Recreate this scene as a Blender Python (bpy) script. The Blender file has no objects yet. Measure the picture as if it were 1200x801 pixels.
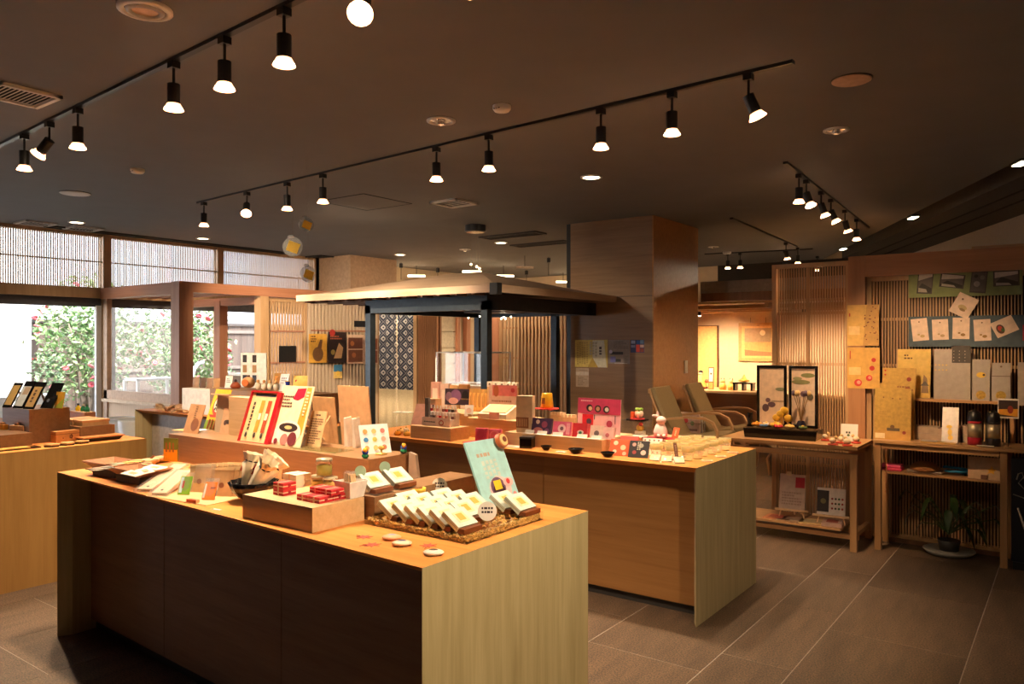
import bpy, math, random
from mathutils import Vector, Matrix, Euler
random.seed(7)
SC = bpy.context.scene
COL = SC.collection
PI = math.pi
# ------------------------------------------------------------------ camera
F = 900.0; HC = 1.523; TH = math.radians(36.3); CT = math.cos(TH); ST = math.sin(TH); CY = 400.5
CEIL = 3.0; T = 0.85
cam = bpy.data.cameras.new('camera'); camo = bpy.data.objects.new('camera', cam); COL.objects.link(camo)
cam.sensor_width = 36.0; cam.lens = 36.0 * F / 1200.0; cam.clip_start = 0.05; cam.clip_end = 200
camo.location = (0, 0, HC); camo.rotation_euler = (PI / 2, 0, TH)
SC.camera = camo
# ------------------------------------------------------------------ world, sun, exposure
w = bpy.data.worlds.new('world'); SC.world = w; w.use_nodes = True
wn = w.node_tree.nodes; wl = w.node_tree.links
bg = wn['Background']; sky = wn.new('ShaderNodeTexSky'); sky.sky_type = 'HOSEK_WILKIE'
sky.sun_direction = (0.5, -0.25, 0.83); sky.turbidity = 5.0; sky.ground_albedo = 0.4
hs = wn.new('ShaderNodeHueSaturation'); hs.inputs['Saturation'].default_value = 0.45
wl.new(sky.outputs['Color'], hs.inputs['Color']); wl.new(hs.outputs['Color'], bg.inputs['Color'])
bg.inputs['Strength'].default_value = 17.
sl = bpy.data.lights.new('sun', 'SUN'); sl.energy = 7.0; sl.angle = 0.02; sl.color = (1, .95, .87)
so = bpy.data.objects.new('sun', sl); COL.objects.link(so)
so.rotation_euler = Vector((0.5, -0.25, 0.83)).to_track_quat('Z', 'Y').to_euler()
vs = SC.view_settings
vs.view_transform = 'Standard'; vs.look = 'None'; vs.gamma = 1.0; vs.use_curve_mapping = False
vs.exposure = 1.25
SPOT = 55.0                      # watts of an ordinary track lamp
LAMPC = (1.0, 0.76, 0.50)
WARMC = (1.0, 0.64, 0.33)
# ------------------------------------------------------------------ pixel -> place
def W(px, d):
    k = (px - 600) / F * d
    return (k * CT - d * ST, k * ST + d * CT)
def atz(px, py, z):
    d = F * (HC - z) / (py - CY); x, y = W(px, d); return Vector((x, y, z))
def atX(px, py, X):
    k = (px - 600) / F; d = X / (k * CT - ST); x, y = W(px, d); return Vector((x, y, HC - (py - CY) / F * d))
def atY(px, py, Y):
    k = (px - 600) / F; d = Y / (k * ST + CT); x, y = W(px, d); return Vector((x, y, HC - (py - CY) / F * d))
def depth(v): return -v[0] * ST + v[1] * CT
def pxm(v, a):                    # pixels per metre along direction a at v
    d = depth(v); k = (v[0] * CT + v[1] * ST) / d
    return F / d * ((CT * math.cos(a) + ST * math.sin(a)) - k * (-ST * math.cos(a) + CT * math.sin(a)))
# ------------------------------------------------------------------ materials
MATS = {}
def lin(c):
    return tuple(((v / 255) / 12.92 if v / 255 <= .04045 else ((v / 255 + .055) / 1.055) ** 2.4) for v in c)
def _new(name):
    m = bpy.data.materials.new(name); m.use_nodes = True
    n = m.node_tree.nodes; l = m.node_tree.links; b = n['Principled BSDF']
    return m, n, l, b
def mat(name, c, rough=.55, metal=0., emit=0., var=.12, scale=25., alpha=1., spec=None, bump=0.):
    if name in MATS: return MATS[name]
    m, n, l, b = _new(name)
    b.inputs['Roughness'].default_value = rough; b.inputs['Metallic'].default_value = metal
    tc = n.new('ShaderNodeTexCoord'); nz = n.new('ShaderNodeTexNoise'); nz.inputs['Scale'].default_value = scale
    nz.inputs['Detail'].default_value = 4
    l.new(tc.outputs['Object'], nz.inputs['Vector'])
    r = n.new('ShaderNodeValToRGB')
    r.color_ramp.elements[0].position = .3; r.color_ramp.elements[1].position = .7
    r.color_ramp.elements[0].color = (*[v * (1 - var) for v in c], 1); r.color_ramp.elements[1].color = (*[min(1, v * (1 + var)) for v in c], 1)
    l.new(nz.outputs['Fac'], r.inputs['Fac']); l.new(r.outputs['Color'], b.inputs['Base Color'])
    if emit:
        b.inputs['Emission Color'].default_value = (*c, 1); b.inputs['Emission Strength'].default_value = emit
    if spec is not None: b.inputs['Specular IOR Level'].default_value = spec
    if bump:
        bp = n.new('ShaderNodeBump'); bp.inputs['Strength'].default_value = bump; bp.inputs['Distance'].default_value = .003
        l.new(nz.outputs['Fac'], bp.inputs['Height']); l.new(bp.outputs['Normal'], b.inputs['Normal'])
    MATS[name] = m; return m
def wood(name, c1, c2, axis='x', rough=.45, sc=1., knots=0.):
    if name in MATS: return MATS[name]
    m, n, l, b = _new(name)
    tc = n.new('ShaderNodeTexCoord'); mp = n.new('ShaderNodeMapping')
    s = {'x': (1.2, 22, 22), 'y': (22, 1.2, 22), 'z': (22, 22, 1.2)}[axis]
    mp.inputs['Scale'].default_value = tuple(v * sc for v in s)
    l.new(tc.outputs['Object'], mp.inputs['Vector'])
    nz = n.new('ShaderNodeTexNoise'); nz.inputs['Scale'].default_value = 1.; nz.inputs['Detail'].default_value = 6; nz.inputs['Distortion'].default_value = .6
    l.new(mp.outputs['Vector'], nz.inputs['Vector'])
    mp2 = n.new('ShaderNodeMapping'); mp2.inputs['Scale'].default_value = tuple(v * sc * 5 for v in s); l.new(tc.outputs['Object'], mp2.inputs['Vector'])
    n2 = n.new('ShaderNodeTexNoise'); n2.inputs['Scale'].default_value = 1.; n2.inputs['Detail'].default_value = 2; l.new(mp2.outputs['Vector'], n2.inputs['Vector'])
    mx = n.new('ShaderNodeMath'); mx.operation = 'MULTIPLY_ADD'; mx.inputs[1].default_value = .35
    l.new(n2.outputs['Fac'], mx.inputs[0]); l.new(nz.outputs['Fac'], mx.inputs[2])
    r = n.new('ShaderNodeValToRGB'); r.color_ramp.elements[0].position = .42; r.color_ramp.elements[1].position = .9
    r.color_ramp.elements[0].color = (*c1, 1); r.color_ramp.elements[1].color = (*c2, 1)
    l.new(mx.outputs[0], r.inputs['Fac']); l.new(r.outputs['Color'], b.inputs['Base Color'])
    b.inputs['Roughness'].default_value = rough
    bp = n.new('ShaderNodeBump'); bp.inputs['Strength'].default_value = .12; bp.inputs['Distance'].default_value = .001
    l.new(mx.outputs[0], bp.inputs['Height']); l.new(bp.outputs['Normal'], b.inputs['Normal'])
    MATS[name] = m; return m
def glass(name, tint=(1, 1, 1), refl=.12, rough=.02, body=0., bodyc=(1, 1, 1)):
    if name in MATS: return MATS[name]
    m, n, l, b = _new(name); n.remove(b); out = n['Material Output']
    tr = n.new('ShaderNodeBsdfTransparent'); tr.inputs['Color'].default_value = (*tint, 1)
    gl = n.new('ShaderNodeBsdfGlossy'); gl.inputs['Roughness'].default_value = rough
    ge = n.new('ShaderNodeNewGeometry'); dt = n.new('ShaderNodeVectorMath'); dt.operation = 'DOT_PRODUCT'
    l.new(ge.outputs['Normal'], dt.inputs[0]); l.new(ge.outputs['Incoming'], dt.inputs[1])
    ab = n.new('ShaderNodeMath'); ab.operation = 'ABSOLUTE'; l.new(dt.outputs['Value'], ab.inputs[0])
    iv = n.new('ShaderNodeMath'); iv.operation = 'SUBTRACT'; iv.inputs[0].default_value = 1.; l.new(ab.outputs[0], iv.inputs[1])
    pw = n.new('ShaderNodeMath'); pw.operation = 'POWER'; pw.inputs[1].default_value = 5.; l.new(iv.outputs[0], pw.inputs[0])
    mu = n.new('ShaderNodeMath'); mu.operation = 'MULTIPLY_ADD'; mu.use_clamp = True; mu.inputs[1].default_value = .7; mu.inputs[2].default_value = refl * .4
    l.new(pw.outputs[0], mu.inputs[0])
    mx = n.new('ShaderNodeMixShader'); l.new(mu.outputs[0], mx.inputs['Fac']); l.new(tr.outputs[0], mx.inputs[1]); l.new(gl.outputs[0], mx.inputs[2])
    res = mx
    if body:
        df = n.new('ShaderNodeBsdfDiffuse'); df.inputs['Color'].default_value = (*bodyc, 1)
        m2 = n.new('ShaderNodeMixShader'); m2.inputs['Fac'].default_value = body
        l.new(mx.outputs[0], m2.inputs[1]); l.new(df.outputs[0], m2.inputs[2]); res = m2
    l.new(res.outputs[0], out.inputs['Surface'])
    MATS[name] = m; return m
def emitm(name, c, s):
    if name in MATS: return MATS[name]
    m, n, l, b = _new(name)
    b.inputs['Base Color'].default_value = (*c, 1); b.inputs['Emission Color'].default_value = (*c, 1); b.inputs['Emission Strength'].default_value = s
    MATS[name] = m; return m
def cm(rgb, rough=.55, **k):      # plain colour by sRGB triple
    return mat('paint_%d_%d_%d_%d' % (*rgb, int(rough * 100)), lin(rgb), rough, **k)
def granite():
    m, n, l, b = _new('floor_stone')
    tc = n.new('ShaderNodeTexCoord')
    oi = n.new('ShaderNodeObjectInfo')
    a = n.new('ShaderNodeTexNoise'); a.inputs['Scale'].default_value = 130; a.inputs['Detail'].default_value = 3; l.new(tc.outputs['Object'], a.inputs['Vector'])
    mp = n.new('ShaderNodeMapping'); mp.inputs['Scale'].default_value = (6, 1.2, 1); l.new(tc.outputs['Object'], mp.inputs['Vector'])
    g = n.new('ShaderNodeTexNoise'); g.inputs['Scale'].default_value = 2.; g.inputs['Detail'].default_value = 5; l.new(mp.outputs['Vector'], g.inputs['Vector'])
    r = n.new('ShaderNodeValToRGB'); r.color_ramp.elements[0].position = .36; r.color_ramp.elements[1].position = .66
    r.color_ramp.elements[0].color = (.042, .030, .023, 1); r.color_ramp.elements[1].color = (.205, .122, .070, 1)
    l.new(a.outputs['Fac'], r.inputs['Fac'])
    mv = n.new('ShaderNodeMapRange'); mv.inputs['From Min'].default_value = .3; mv.inputs['From Max'].default_value = .7; mv.inputs['To Min'].default_value = .72; mv.inputs['To Max'].default_value = 1.2
    l.new(g.outputs['Fac'], mv.inputs['Value'])
    m2 = n.new('ShaderNodeMapRange'); m2.inputs['To Min'].default_value = .85; m2.inputs['To Max'].default_value = 1.12; l.new(oi.outputs['Random'], m2.inputs['Value'])
    mm = n.new('ShaderNodeMath'); mm.operation = 'MULTIPLY'; l.new(mv.outputs[0], mm.inputs[0]); l.new(m2.outputs[0], mm.inputs[1])
    hv = n.new('ShaderNodeHueSaturation'); l.new(r.outputs['Color'], hv.inputs['Color']); l.new(mm.outputs[0], hv.inputs['Value'])
    l.new(hv.outputs['Color'], b.inputs['Base Color']); b.inputs['Roughness'].default_value = .5
    MATS['floor_stone'] = m; return m
# ------------------------------------------------------------------ mesh builder
class MB:
    def __init__(s, org=(0, 0, 0)): s.v = []; s.f = []; s.o = Vector(org)
    def add(s, vs_, fs):
        n = len(s.v); s.v += [Vector(p) - s.o for p in vs_]; s.f += [tuple(i + n for i in q) for q in fs]; return s
    def box(s, x0, x1, y0, y1, z0, z1):
        return s.add([(x0, y0, z0), (x1, y0, z0), (x1, y1, z0), (x0, y1, z0), (x0, y0, z1), (x1, y0, z1), (x1, y1, z1), (x0, y1, z1)],
                     [(0, 3, 2, 1), (4, 5, 6, 7), (0, 1, 5, 4), (1, 2, 6, 5), (2, 3, 7, 6), (3, 0, 4, 7)])
    def cbox(s, c, d, rz=0., rx=0., ry=0.):
        m = Matrix.Translation(c) @ Euler((rx, ry, rz)).to_matrix().to_4x4()
        q = [m @ Vector((sx * d[0] / 2, sy * d[1] / 2, sz * d[2] / 2)) for sz in (-1, 1) for sx, sy in ((-1, -1), (1, -1), (1, 1), (-1, 1))]
        return s.add(q, [(0, 3, 2, 1), (4, 5, 6, 7), (0, 1, 5, 4), (1, 2, 6, 5), (2, 3, 7, 6), (3, 0, 4, 7)])
    def hexa(s, b, t):               # bottom quad, top quad (ccw)
        return s.add(list(b) + list(t), [(0, 3, 2, 1), (4, 5, 6, 7), (0, 1, 5, 4), (1, 2, 6, 5), (2, 3, 7, 6), (3, 0, 4, 7)])
    def prism(s, poly, a, b, axis='z'):
        n = len(poly)
        def P(p, h): return {'z': (p[0], p[1], h), 'y': (p[0], h, p[1]), 'x': (h, p[0], p[1])}[axis]
        return s.add([P(p, a) for p in poly] + [P(p, b) for p in poly],
                     [tuple(range(n - 1, -1, -1)), tuple(range(n, 2 * n))] + [(i, (i + 1) % n, n + (i + 1) % n, n + i) for i in range(n)])
    def cyl(s, p0, p1, r0, r1=None, n=12, cap=True):
        r1 = r0 if r1 is None else r1
        p0 = Vector(p0); p1 = Vector(p1); q = (p1 - p0).to_track_quat('Z', 'Y')
        ring = lambda p, r: [p + q @ Vector((r * math.cos(2 * PI * i / n), r * math.sin(2 * PI * i / n), 0)) for i in range(n)]
        fs = [(i, (i + 1) % n, n + (i + 1) % n, n + i) for i in range(n)]
        if cap: fs += [tuple(range(n - 1, -1, -1)), tuple(range(n, 2 * n))]
        return s.add(ring(p0, r0) + ring(p1, r1), fs)
    def lathe(s, prof, c=(0, 0, 0), n=16, wave=0, wn_=0):
        vs_ = []; fs = []; c = Vector(c)
        for j, (r, z) in enumerate(prof):
            for i in range(n):
                a = 2 * PI * i / n; k = 1 + (wave * math.cos(wn_ * a) * j / (len(prof) - 1) if wave else 0)
                vs_.append(c + Vector((r * k * math.cos(a), r * k * math.sin(a), z)))
        for j in range(len(prof) - 1):
            for i in range(n): fs.append((j * n + i, j * n + (i + 1) % n, (j + 1) * n + (i + 1) % n, (j + 1) * n + i))
        return s.add(vs_, fs)
    def tube(s, pts, r, n=6):
        pts = [Vector(p) for p in pts]; vs_ = []; fs = []
        for j, p in enumerate(pts):
            d = (pts[min(j + 1, len(pts) - 1)] - pts[max(j - 1, 0)]).normalized(); q = d.to_track_quat('Z', 'Y')
            rr = r[j] if isinstance(r, (list, tuple)) else r
            vs_ += [p + q @ Vector((rr * math.cos(2 * PI * i / n), rr * math.sin(2 * PI * i / n), 0)) for i in range(n)]
        for j in range(len(pts) - 1):
            for i in range(n): fs.append((j * n + i, j * n + (i + 1) % n, (j + 1) * n + (i + 1) % n, (j + 1) * n + i))
        fs += [tuple(range(n - 1, -1, -1)), tuple(range((len(pts) - 1) * n, len(pts) * n))]
        return s.add(vs_, fs)
    def band(s, pts, wdt, thk, side=(0, 1, 0)):    # flat strip (bent board) along pts, width along side
        sd = Vector(side).normalized(); pts = [Vector(p) for p in pts]; vs_ = []; fs = []
        for j, p in enumerate(pts):
            d = (pts[min(j + 1, len(pts) - 1)] - pts[max(j - 1, 0)]).normalized(); u = d.cross(sd).normalized()
            vs_ += [p + sd * a * wdt / 2 + u * b * thk / 2 for a, b in ((-1, -1), (1, -1), (1, 1), (-1, 1))]
        for j in range(len(pts) - 1):
            for i in range(4): fs.append((j * 4 + i, j * 4 + (i + 1) % 4, j * 4 + 4 + (i + 1) % 4, j * 4 + 4 + i))
        e = (len(pts) - 1) * 4; fs += [(3, 2, 1, 0), (e, e + 1, e + 2, e + 3)]
        return s.add(vs_, fs)
    def sph(s, c, r, nu=10, nv=7, sc=(1, 1, 1)):
        c = Vector(c); vs_ = [c + Vector((0, 0, r * sc[2]))]; fs = []
        for j in range(1, nv):
            t = PI * j / nv
            for i in range(nu):
                a = 2 * PI * i / nu; vs_.append(c + Vector((r * sc[0] * math.sin(t) * math.cos(a), r * sc[1] * math.sin(t) * math.sin(a), r * sc[2] * math.cos(t))))
        vs_.append(c - Vector((0, 0, r * sc[2]))); e = len(vs_) - 1
        for i in range(nu):
            fs.append((0, 1 + i, 1 + (i + 1) % nu)); fs.append((e, e - nu + (i + 1) % nu, e - nu + i))
            for j in range(nv - 2): fs.append((1 + j * nu + i, 1 + (j + 1) * nu + i, 1 + (j + 1) * nu + (i + 1) % nu, 1 + j * nu + (i + 1) % nu))
        return s.add(vs_, fs)
    def quad(s, *p): return s.add(p, [tuple(range(len(p)))])
    def mesh(s, name, m, smooth=False):
        me = bpy.data.meshes.new(name); me.from_pydata([tuple(p) for p in s.v], [], s.f)
        if m: me.materials.append(m)
        if smooth: me.polygons.foreach_set('use_smooth', [True] * len(me.polygons))
        me.update(); return me
    def build(s, name, m, parent=None, smooth=False, bevel=0., loc=None, rot=None, kind=None):
        return put(name, s.mesh(name, m, smooth), parent, loc, rot, bevel, kind)
def put(name, me, parent=None, loc=None, rot=None, bevel=0., kind=None):
    o = bpy.data.objects.new(name, me); COL.objects.link(o); o.parent = parent
    if loc is not None: o.location = loc
    if rot is not None: o.rotation_euler = rot
    if bevel:
        b = o.modifiers.new('bevel', 'BEVEL'); b.width = bevel; b.segments = 2; b.limit_method = 'ANGLE'
    if kind: o['kind'] = kind
    return o
def tag(o, label, cat, group=None):
    o['label'] = label; o['category'] = cat
    if group: o['group'] = group
    return o
def thing(name, label, cat, loc=(0, 0, 0), rot=(0, 0, 0), group=None):
    o = bpy.data.objects.new(name, None); COL.objects.link(o); o.location = loc; o.rotation_euler = rot; o.empty_display_size = .05
    return tag(o, label, cat, group)
def struct(o): o['kind'] = 'structure'; return o
def dup(root, loc, rot=None, label=None):
    r = root.copy(); COL.objects.link(r); r.location = loc
    if rot is not None: r.rotation_euler = rot
    if label: r['label'] = label
    for ch in list(root.children):
        c = ch.copy(); COL.objects.link(c); c.parent = r
        for g in list(ch.children):
            d = g.copy(); COL.objects.link(d); d.parent = c
    return r
ORD = ['first', 'second', 'third', 'fourth', 'fifth', 'sixth', 'seventh', 'eighth', 'ninth', 'tenth', 'eleventh', 'twelfth']
def spot(name, loc, target, power, size=70, blend=.8, color=LAMPC, parent=None, r=.03):
    l = bpy.data.lights.new(name, 'SPOT'); l.energy = power; l.color = color; l.spot_size = math.radians(size); l.spot_blend = blend; l.shadow_soft_size = r
    o = bpy.data.objects.new(name, l); COL.objects.link(o); o.location = loc
    o.rotation_euler = (Vector(loc) - Vector(target)).to_track_quat('Z', 'Y').to_euler()
    if parent:
        o.parent = parent; o.matrix_parent_inverse = Matrix.Translation(parent.location).inverted() if parent.rotation_euler[:] == (0, 0, 0) else parent.matrix_basis.inverted()
    return o
# ------------------------------------------------------------------ palette
M_oak_top = wood('oak_counter_top', (.62, .225, .052), (.78, .315, .085), 'x', .5)
M_oak_top.node_tree.nodes['Principled BSDF'].inputs['Specular IOR Level'].default_value = .15
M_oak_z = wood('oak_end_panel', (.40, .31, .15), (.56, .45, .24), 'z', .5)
M_oak_lit = wood('oak_end_lamplit', (.40, .20, .055), (.50, .27, .085), 'z', .45)  # end oak with the orange lamp light put into its colour
M_front = wood('brown_front_panel', (.22, .105, .055), (.31, .155, .085), 'x', .6)
M_front.node_tree.nodes['Principled BSDF'].inputs['Specular IOR Level'].default_value = .4
M_frontw = wood('amber_front_panel', (.27, .115, .03), (.36, .165, .05), 'x', .45)
M_box = wood('maple_riser', (.55, .36, .18), (.68, .47, .26), 'x', .45, 2.)
M_boxd = wood('brown_shaded_riser', (.23, .115, .05), (.31, .165, .08), 'x', .45, 2.)  # brown riser wood, darkened in colour for the shade on riser fronts
M_red = wood('cedar_beam', (.36, .15, .08), (.46, .21, .12), 'x', .5)
M_redz = wood('cedar_post', (.36, .15, .08), (.46, .21, .12), 'z', .5)
M_redy = wood('cedar_beam_across', (.36, .15, .08), (.46, .21, .12), 'y', .5)
M_slat = wood('hinoki_slat', (.42, .25, .12), (.55, .35, .19), 'z', .5)
M_slatr = wood('hinoki_rail', (.42, .25, .12), (.55, .35, .19), 'x', .5)
M_slatd = wood('dark_slat', (.17, .075, .035), (.24, .11, .055), 'z', .5)
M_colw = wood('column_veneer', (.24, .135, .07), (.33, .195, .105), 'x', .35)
M_table = wood('cedar_table', (.42, .22, .09), (.52, .29, .13), 'x', .45)
M_tablez = wood('cedar_table_leg', (.42, .22, .09), (.52, .29, .13), 'z', .45)
M_black = mat('black_metal', (.012, .012, .013), .4)
M_steel = mat('dark_blue_steel', (.035, .045, .055), .35, .6)
M_plinth = mat('dark_plinth', (.03, .026, .025), .5)
M_ceil = mat('ceiling_paint', (.145, .148, .16), .8, var=.04, scale=3)
M_dark = mat('dark_recess', (.006, .006, .006), .8)
M_white = mat('white_paint', (.72, .71, .69), .6, var=.03)
M_cream = mat('cream_plaster', (.66, .55, .40), .8, var=.05, scale=8)
M_paper = mat('cream_paper', (.74, .69, .60), .7, var=.04)
M_wpaper = mat('white_paper', (.78, .76, .73), .6, var=.03)
M_kraft = mat('kraft_board', (.50, .36, .23), .75, var=.06)
M_lacq = mat('black_lacquer', (.008, .007, .007), .12, var=.05)
M_gold = mat('gold_leaf', (.65, .42, .10), .3, .75, var=.25, scale=60)
M_glass = glass('clear_glass'); M_acry = glass('clear_acrylic', (.97, .98, .98), .08, .04)
M_cello = glass('cellophane', (.97, .97, .97), .14, .12, .08, (.9, .9, .9))
M_chrome = mat('chrome', (.8, .8, .8), .15, 1.)
M_lampon = emitm('lamp_glow', (1., .80, .52), 14.)
# ================================================================== SHELL
granite()
# floor: stone tiles with pale joints
fb = MB().prism([(-10.76, -3), (6.1, -3), (-2.2, 14.4), (-10.76, 14.4)], -.06, -.0012).build('floor', mat('pale_joint', (.36, .31, .26), .8)); struct(fb)
cols = [-10.4, -9.8, -9.2, -8.6, -8.0, -7.4, -6.8, -6.2, -5.6, -5.0, -4.4, -3.8, -3.2, -2.6, -2.0, -1.4, -1.06, -.42, .2, .8, 1.4, 2.0, 2.6]
tile_me = {}
for i in range(len(cols) - 1):
    w_ = cols[i + 1] - cols[i]
    off = [.08, .5][i % 2] if i != 15 else .34
    y = -3 + off
    key = round(w_, 3)
    if key not in tile_me:
        tile_me[key] = MB().box(.0025, w_ - .0025, .0025, .9 - .0025, -.02, 0).mesh('floor_tile', MATS['floor_stone'])
    for j in range(20):
        yy = y + .9 * j
        if yy > 13.4 or (cols[i + 1] > 6.05 - (yy + 3.9) * .476): continue
        if depth((cols[i] + .3, yy + .9)) < .3: continue
        put('floor_tile', tile_me[key], fb, (cols[i], yy, 0))
# ceiling with a diagonal dark slot
LA = Vector((-.349, 7.425)); LD = Vector((-.43, .903)); LN = Vector((.903, .43))
def onL(y, off): p = LA + LN * off; return (p.x + (y - p.y) / LD.y * LD.x, y)
ce = struct(MB().prism([(-10.96, -3.1), onL(-3.1, 0), onL(14.6, 0), (-10.96, 14.6)], CEIL, CEIL + .35).build('ceiling', M_ceil))
MB().prism([onL(-3.1, .30), onL(-3.1, 1.5), onL(14.6, 1.5), onL(14.6, .30)], CEIL, CEIL + .35).build('ceiling_strip', mat('ceiling_grey', (.075, .072, .072), .8), ce)
MB().prism([onL(-3.1, -.02), onL(-3.1, .32), onL(14.6, .32), onL(14.6, -.02)], CEIL + .25, CEIL + .34).build('slot_lid', M_dark, ce)
for o_ in (.58, .83):
    MB().prism([onL(-3.1, o_), onL(-3.1, o_ + .03), onL(14.6, o_ + .03), onL(14.6, o_)], CEIL - .006, CEIL).build('groove_strip', M_dark, ce)
for px, py in ((1070, 254), (988, 291), (1197, 190)):
    p = atz(px, py, 2.99); q = Vector((p.x, p.y)); a = math.atan2(LD.y, LD.x)
    t = thing('slot_lamp', {1070: 'small bright slot lamp on the dark ceiling slot above the right lattice wall', 988: 'small bright slot lamp on the dark ceiling slot behind the wooden post', 1197: 'slot lamp on the dark ceiling slot at the right picture edge'}[px], 'lamp', (p.x, p.y, CEIL), (0, 0, a), 'slot lamps')
    MB().box(-.10, .10, -.05, .05, -.02, 0).build('lamp_plate', M_black, t)
    MB().box(-.085, .085, -.035, .035, -.026, -.02).build('lamp_lens', emitm('slot_glow', (1, .85, .5), 9), t)
    spot('slot_light', (p.x, p.y, CEIL - .04), (p.x, p.y, 0), SPOT * .25, 80, 1)
# diagonal white wall, front, back, left walls
def diagwall(off, y0, y1): return [onL(y0, off), onL(y0, off + .12), onL(y1, off + .12), onL(y1, off)]
struct(MB().prism(diagwall(1.26, -3.1, 14.6), 0, CEIL).build('wall_right', mat('grey_plaster', (.42, .38, .36), .8, var=.04)))
struct(MB().box(-10.96, 6.4, -3.2, -3.0, 0, CEIL).build('wall_front', mat('warm_plaster', (.30, .25, .2), .8)))
struct(MB().box(-10.96, -2.0, 14.4, 14.6, 0, CEIL + .3).build('wall_back', M_cream))
MB().box(-5.6, -2.0, 14.36, 14.4, 0, CEIL).build('unlit_wall_sheet', mat('unlit_wall_tone', (.03, .024, .02), .8), bpy.data.objects['wall_back'])  # dark sheet added to paint the unlit space above the alcove
wl_ = struct(MB().box(-10.96, -10.76, 8.82, 14.4, 0, CEIL).build('wall_left', M_cream))
MB().box(-10.76, -9.9, 8.86, 9.95, 0, CEIL).build('pier', mat('tan_plaster', (.52, .36, .24), .8), wl_)
MB().box(-10.96, -10.76, -3.0, 0, 0, CEIL).build('wall_end_piece', M_cream, wl_)
# far sliding door on the left wall
d1 = bpy.data.objects.new('door_1', None); COL.objects.link(d1); d1.location = (-10.76, 12.26, 0); struct(d1)
b = MB(d1.location)
for y0, y1, z0, z1 in ((11.55, 11.66, 0, 2.08), (12.84, 12.96, 0, 2.08), (11.55, 12.96, 2.08, 2.2), (12.52, 12.61, 0, 2.08)): b.box(-10.76, -10.64, y0, y1, z0, z1)
b.build('door_frame', M_redz, d1)
for i in range(6):
    MB(d1.location).box(-10.72, -10.7, 11.66, 12.52, .05 + i * .34, .375 + i * .34).build('door_pane', mat('frosted_pane', (.62, .55, .42), .5), d1)
MB(d1.location).box(-10.731, -10.691, 12.958, 14.231, 0, 2.017).build('side_panel', wood('pale_board', (.46, .34, .22), (.58, .44, .29), 'z'), d1)
# ---------------- window wall: transom bays with vertical slats, glazing under it
sl_me = MB().box(-.009, .009, -.006, .006, 0, .70).mesh('slat', M_slat)
WX = -10.76  # window wall, pergola, pavilion, column and alcove coordinates scaled about the camera
bays = [(0, 1.735), (1.735, 3.47), (3.47, 5.205), (5.205, 6.94), (6.94, 8.815)]
for bi, (ya, yb) in enumerate(bays):
    wd = bpy.data.objects.new('window_%d' % (bi + 1), None); COL.objects.link(wd); wd.location = (WX, (ya + yb) / 2, 0); struct(wd)
    b = MB(wd.location)
    b.box(WX - .08, WX + .05, yb - .05, yb + .05, 0 if bi != 9 else 2.05, CEIL)
    b.box(WX - .08, WX + .04, ya + .05, yb - .05, 2.12, 2.26); b.box(WX - .08, WX + .03, ya + .05, yb - .05, CEIL - .045, CEIL)
    b.build('window_frame', M_slat, wd)
    MB(wd.location).box(WX - .012, WX + .012, ya + .05, yb - .05, 2.607, 2.624).build('transom_rail', M_slatr, wd)
    MB(wd.location).box(WX - .062, WX - .056, ya + .05, yb - .05, 2.26, CEIL - .045).build('pane', M_glass, wd)
    MB(wd.location).box(WX - .06, WX - .052, ya + .05, yb - .05, .06, 2.06).build('pane', M_glass, wd)
    MB(wd.location).box(WX - .07, WX - .02, ya + .05, yb - .05, 2.0, 2.12).build('blind_case', mat('dark_grey_metal', (.10, .10, .11), .5), wd)
    MB(wd.location).box(WX - .08, WX, ya + .05, yb - .05, 0, .06).build('sill', M_slatr, wd)
    n = int((yb - ya - .1) / .0275)
    for i in range(n):
        put('slat', sl_me, wd, (.02, ya + .05 + .0275 * (i + .5) - wd.location.y, 2.26))
    if bi == 2:
        MB(wd.location).box(WX - .05, WX + .0, 5.08, 5.15, .06, 2.02).build('door_stile', M_white, wd)
    if bi == 3:
        MB(wd.location).box(WX - .05, WX, 5.28, 5.34, .06, 2.02).build('door_stile', mat('brown_stile', (.14, .08, .06), .5), wd)
MB(wl_.location).box(-10.81, -10.71, 8.79, 8.88, 0, CEIL).build('wall_edge', M_white, wl_)
# half-height glazed side screen (under the pergola's left beam)
gs = thing('glazed_screen', 'half glazed wooden side screen with pale slatted base beside the garden window', 'screen', (-9.78, 5.18, 0))
b = MB(gs.location); b.box(-10.702, -8.886, 5.149, 5.218, 0.756, 0.872); b.box(-10.702, -8.886, 5.16, 5.207, 0, 0.02); b.box(-10.702, -10.61, 5.149, 5.218, 0, 2.133); b.box(-8.978, -8.886, 5.149, 5.218, 0, 2.133)
b.build('screen_frame', mat('pale_frame', (.50, .33, .22), .5), gs)
MB(gs.location).box(-10.61, -8.978, 5.178, 5.185, 0.872, 2.133).build('pane', M_glass, gs)
pme = MB().box(0, 0.052, 0, 0.023, 0, 0.663).mesh('board', wood('pale_cedar', (.55, .36, .22), (.68, .47, .30), 'z'))
for i in range(30): put('board', pme, gs, (-10.61 + .0545 * i + 9.78, -.01, .06))
MB(gs.location).box(-10.644, -8.932, 5.091, 5.172, 0.721, 0.756).build('ledge', mat('pale_ledge', (.66, .48, .32), .5), gs)
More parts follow.
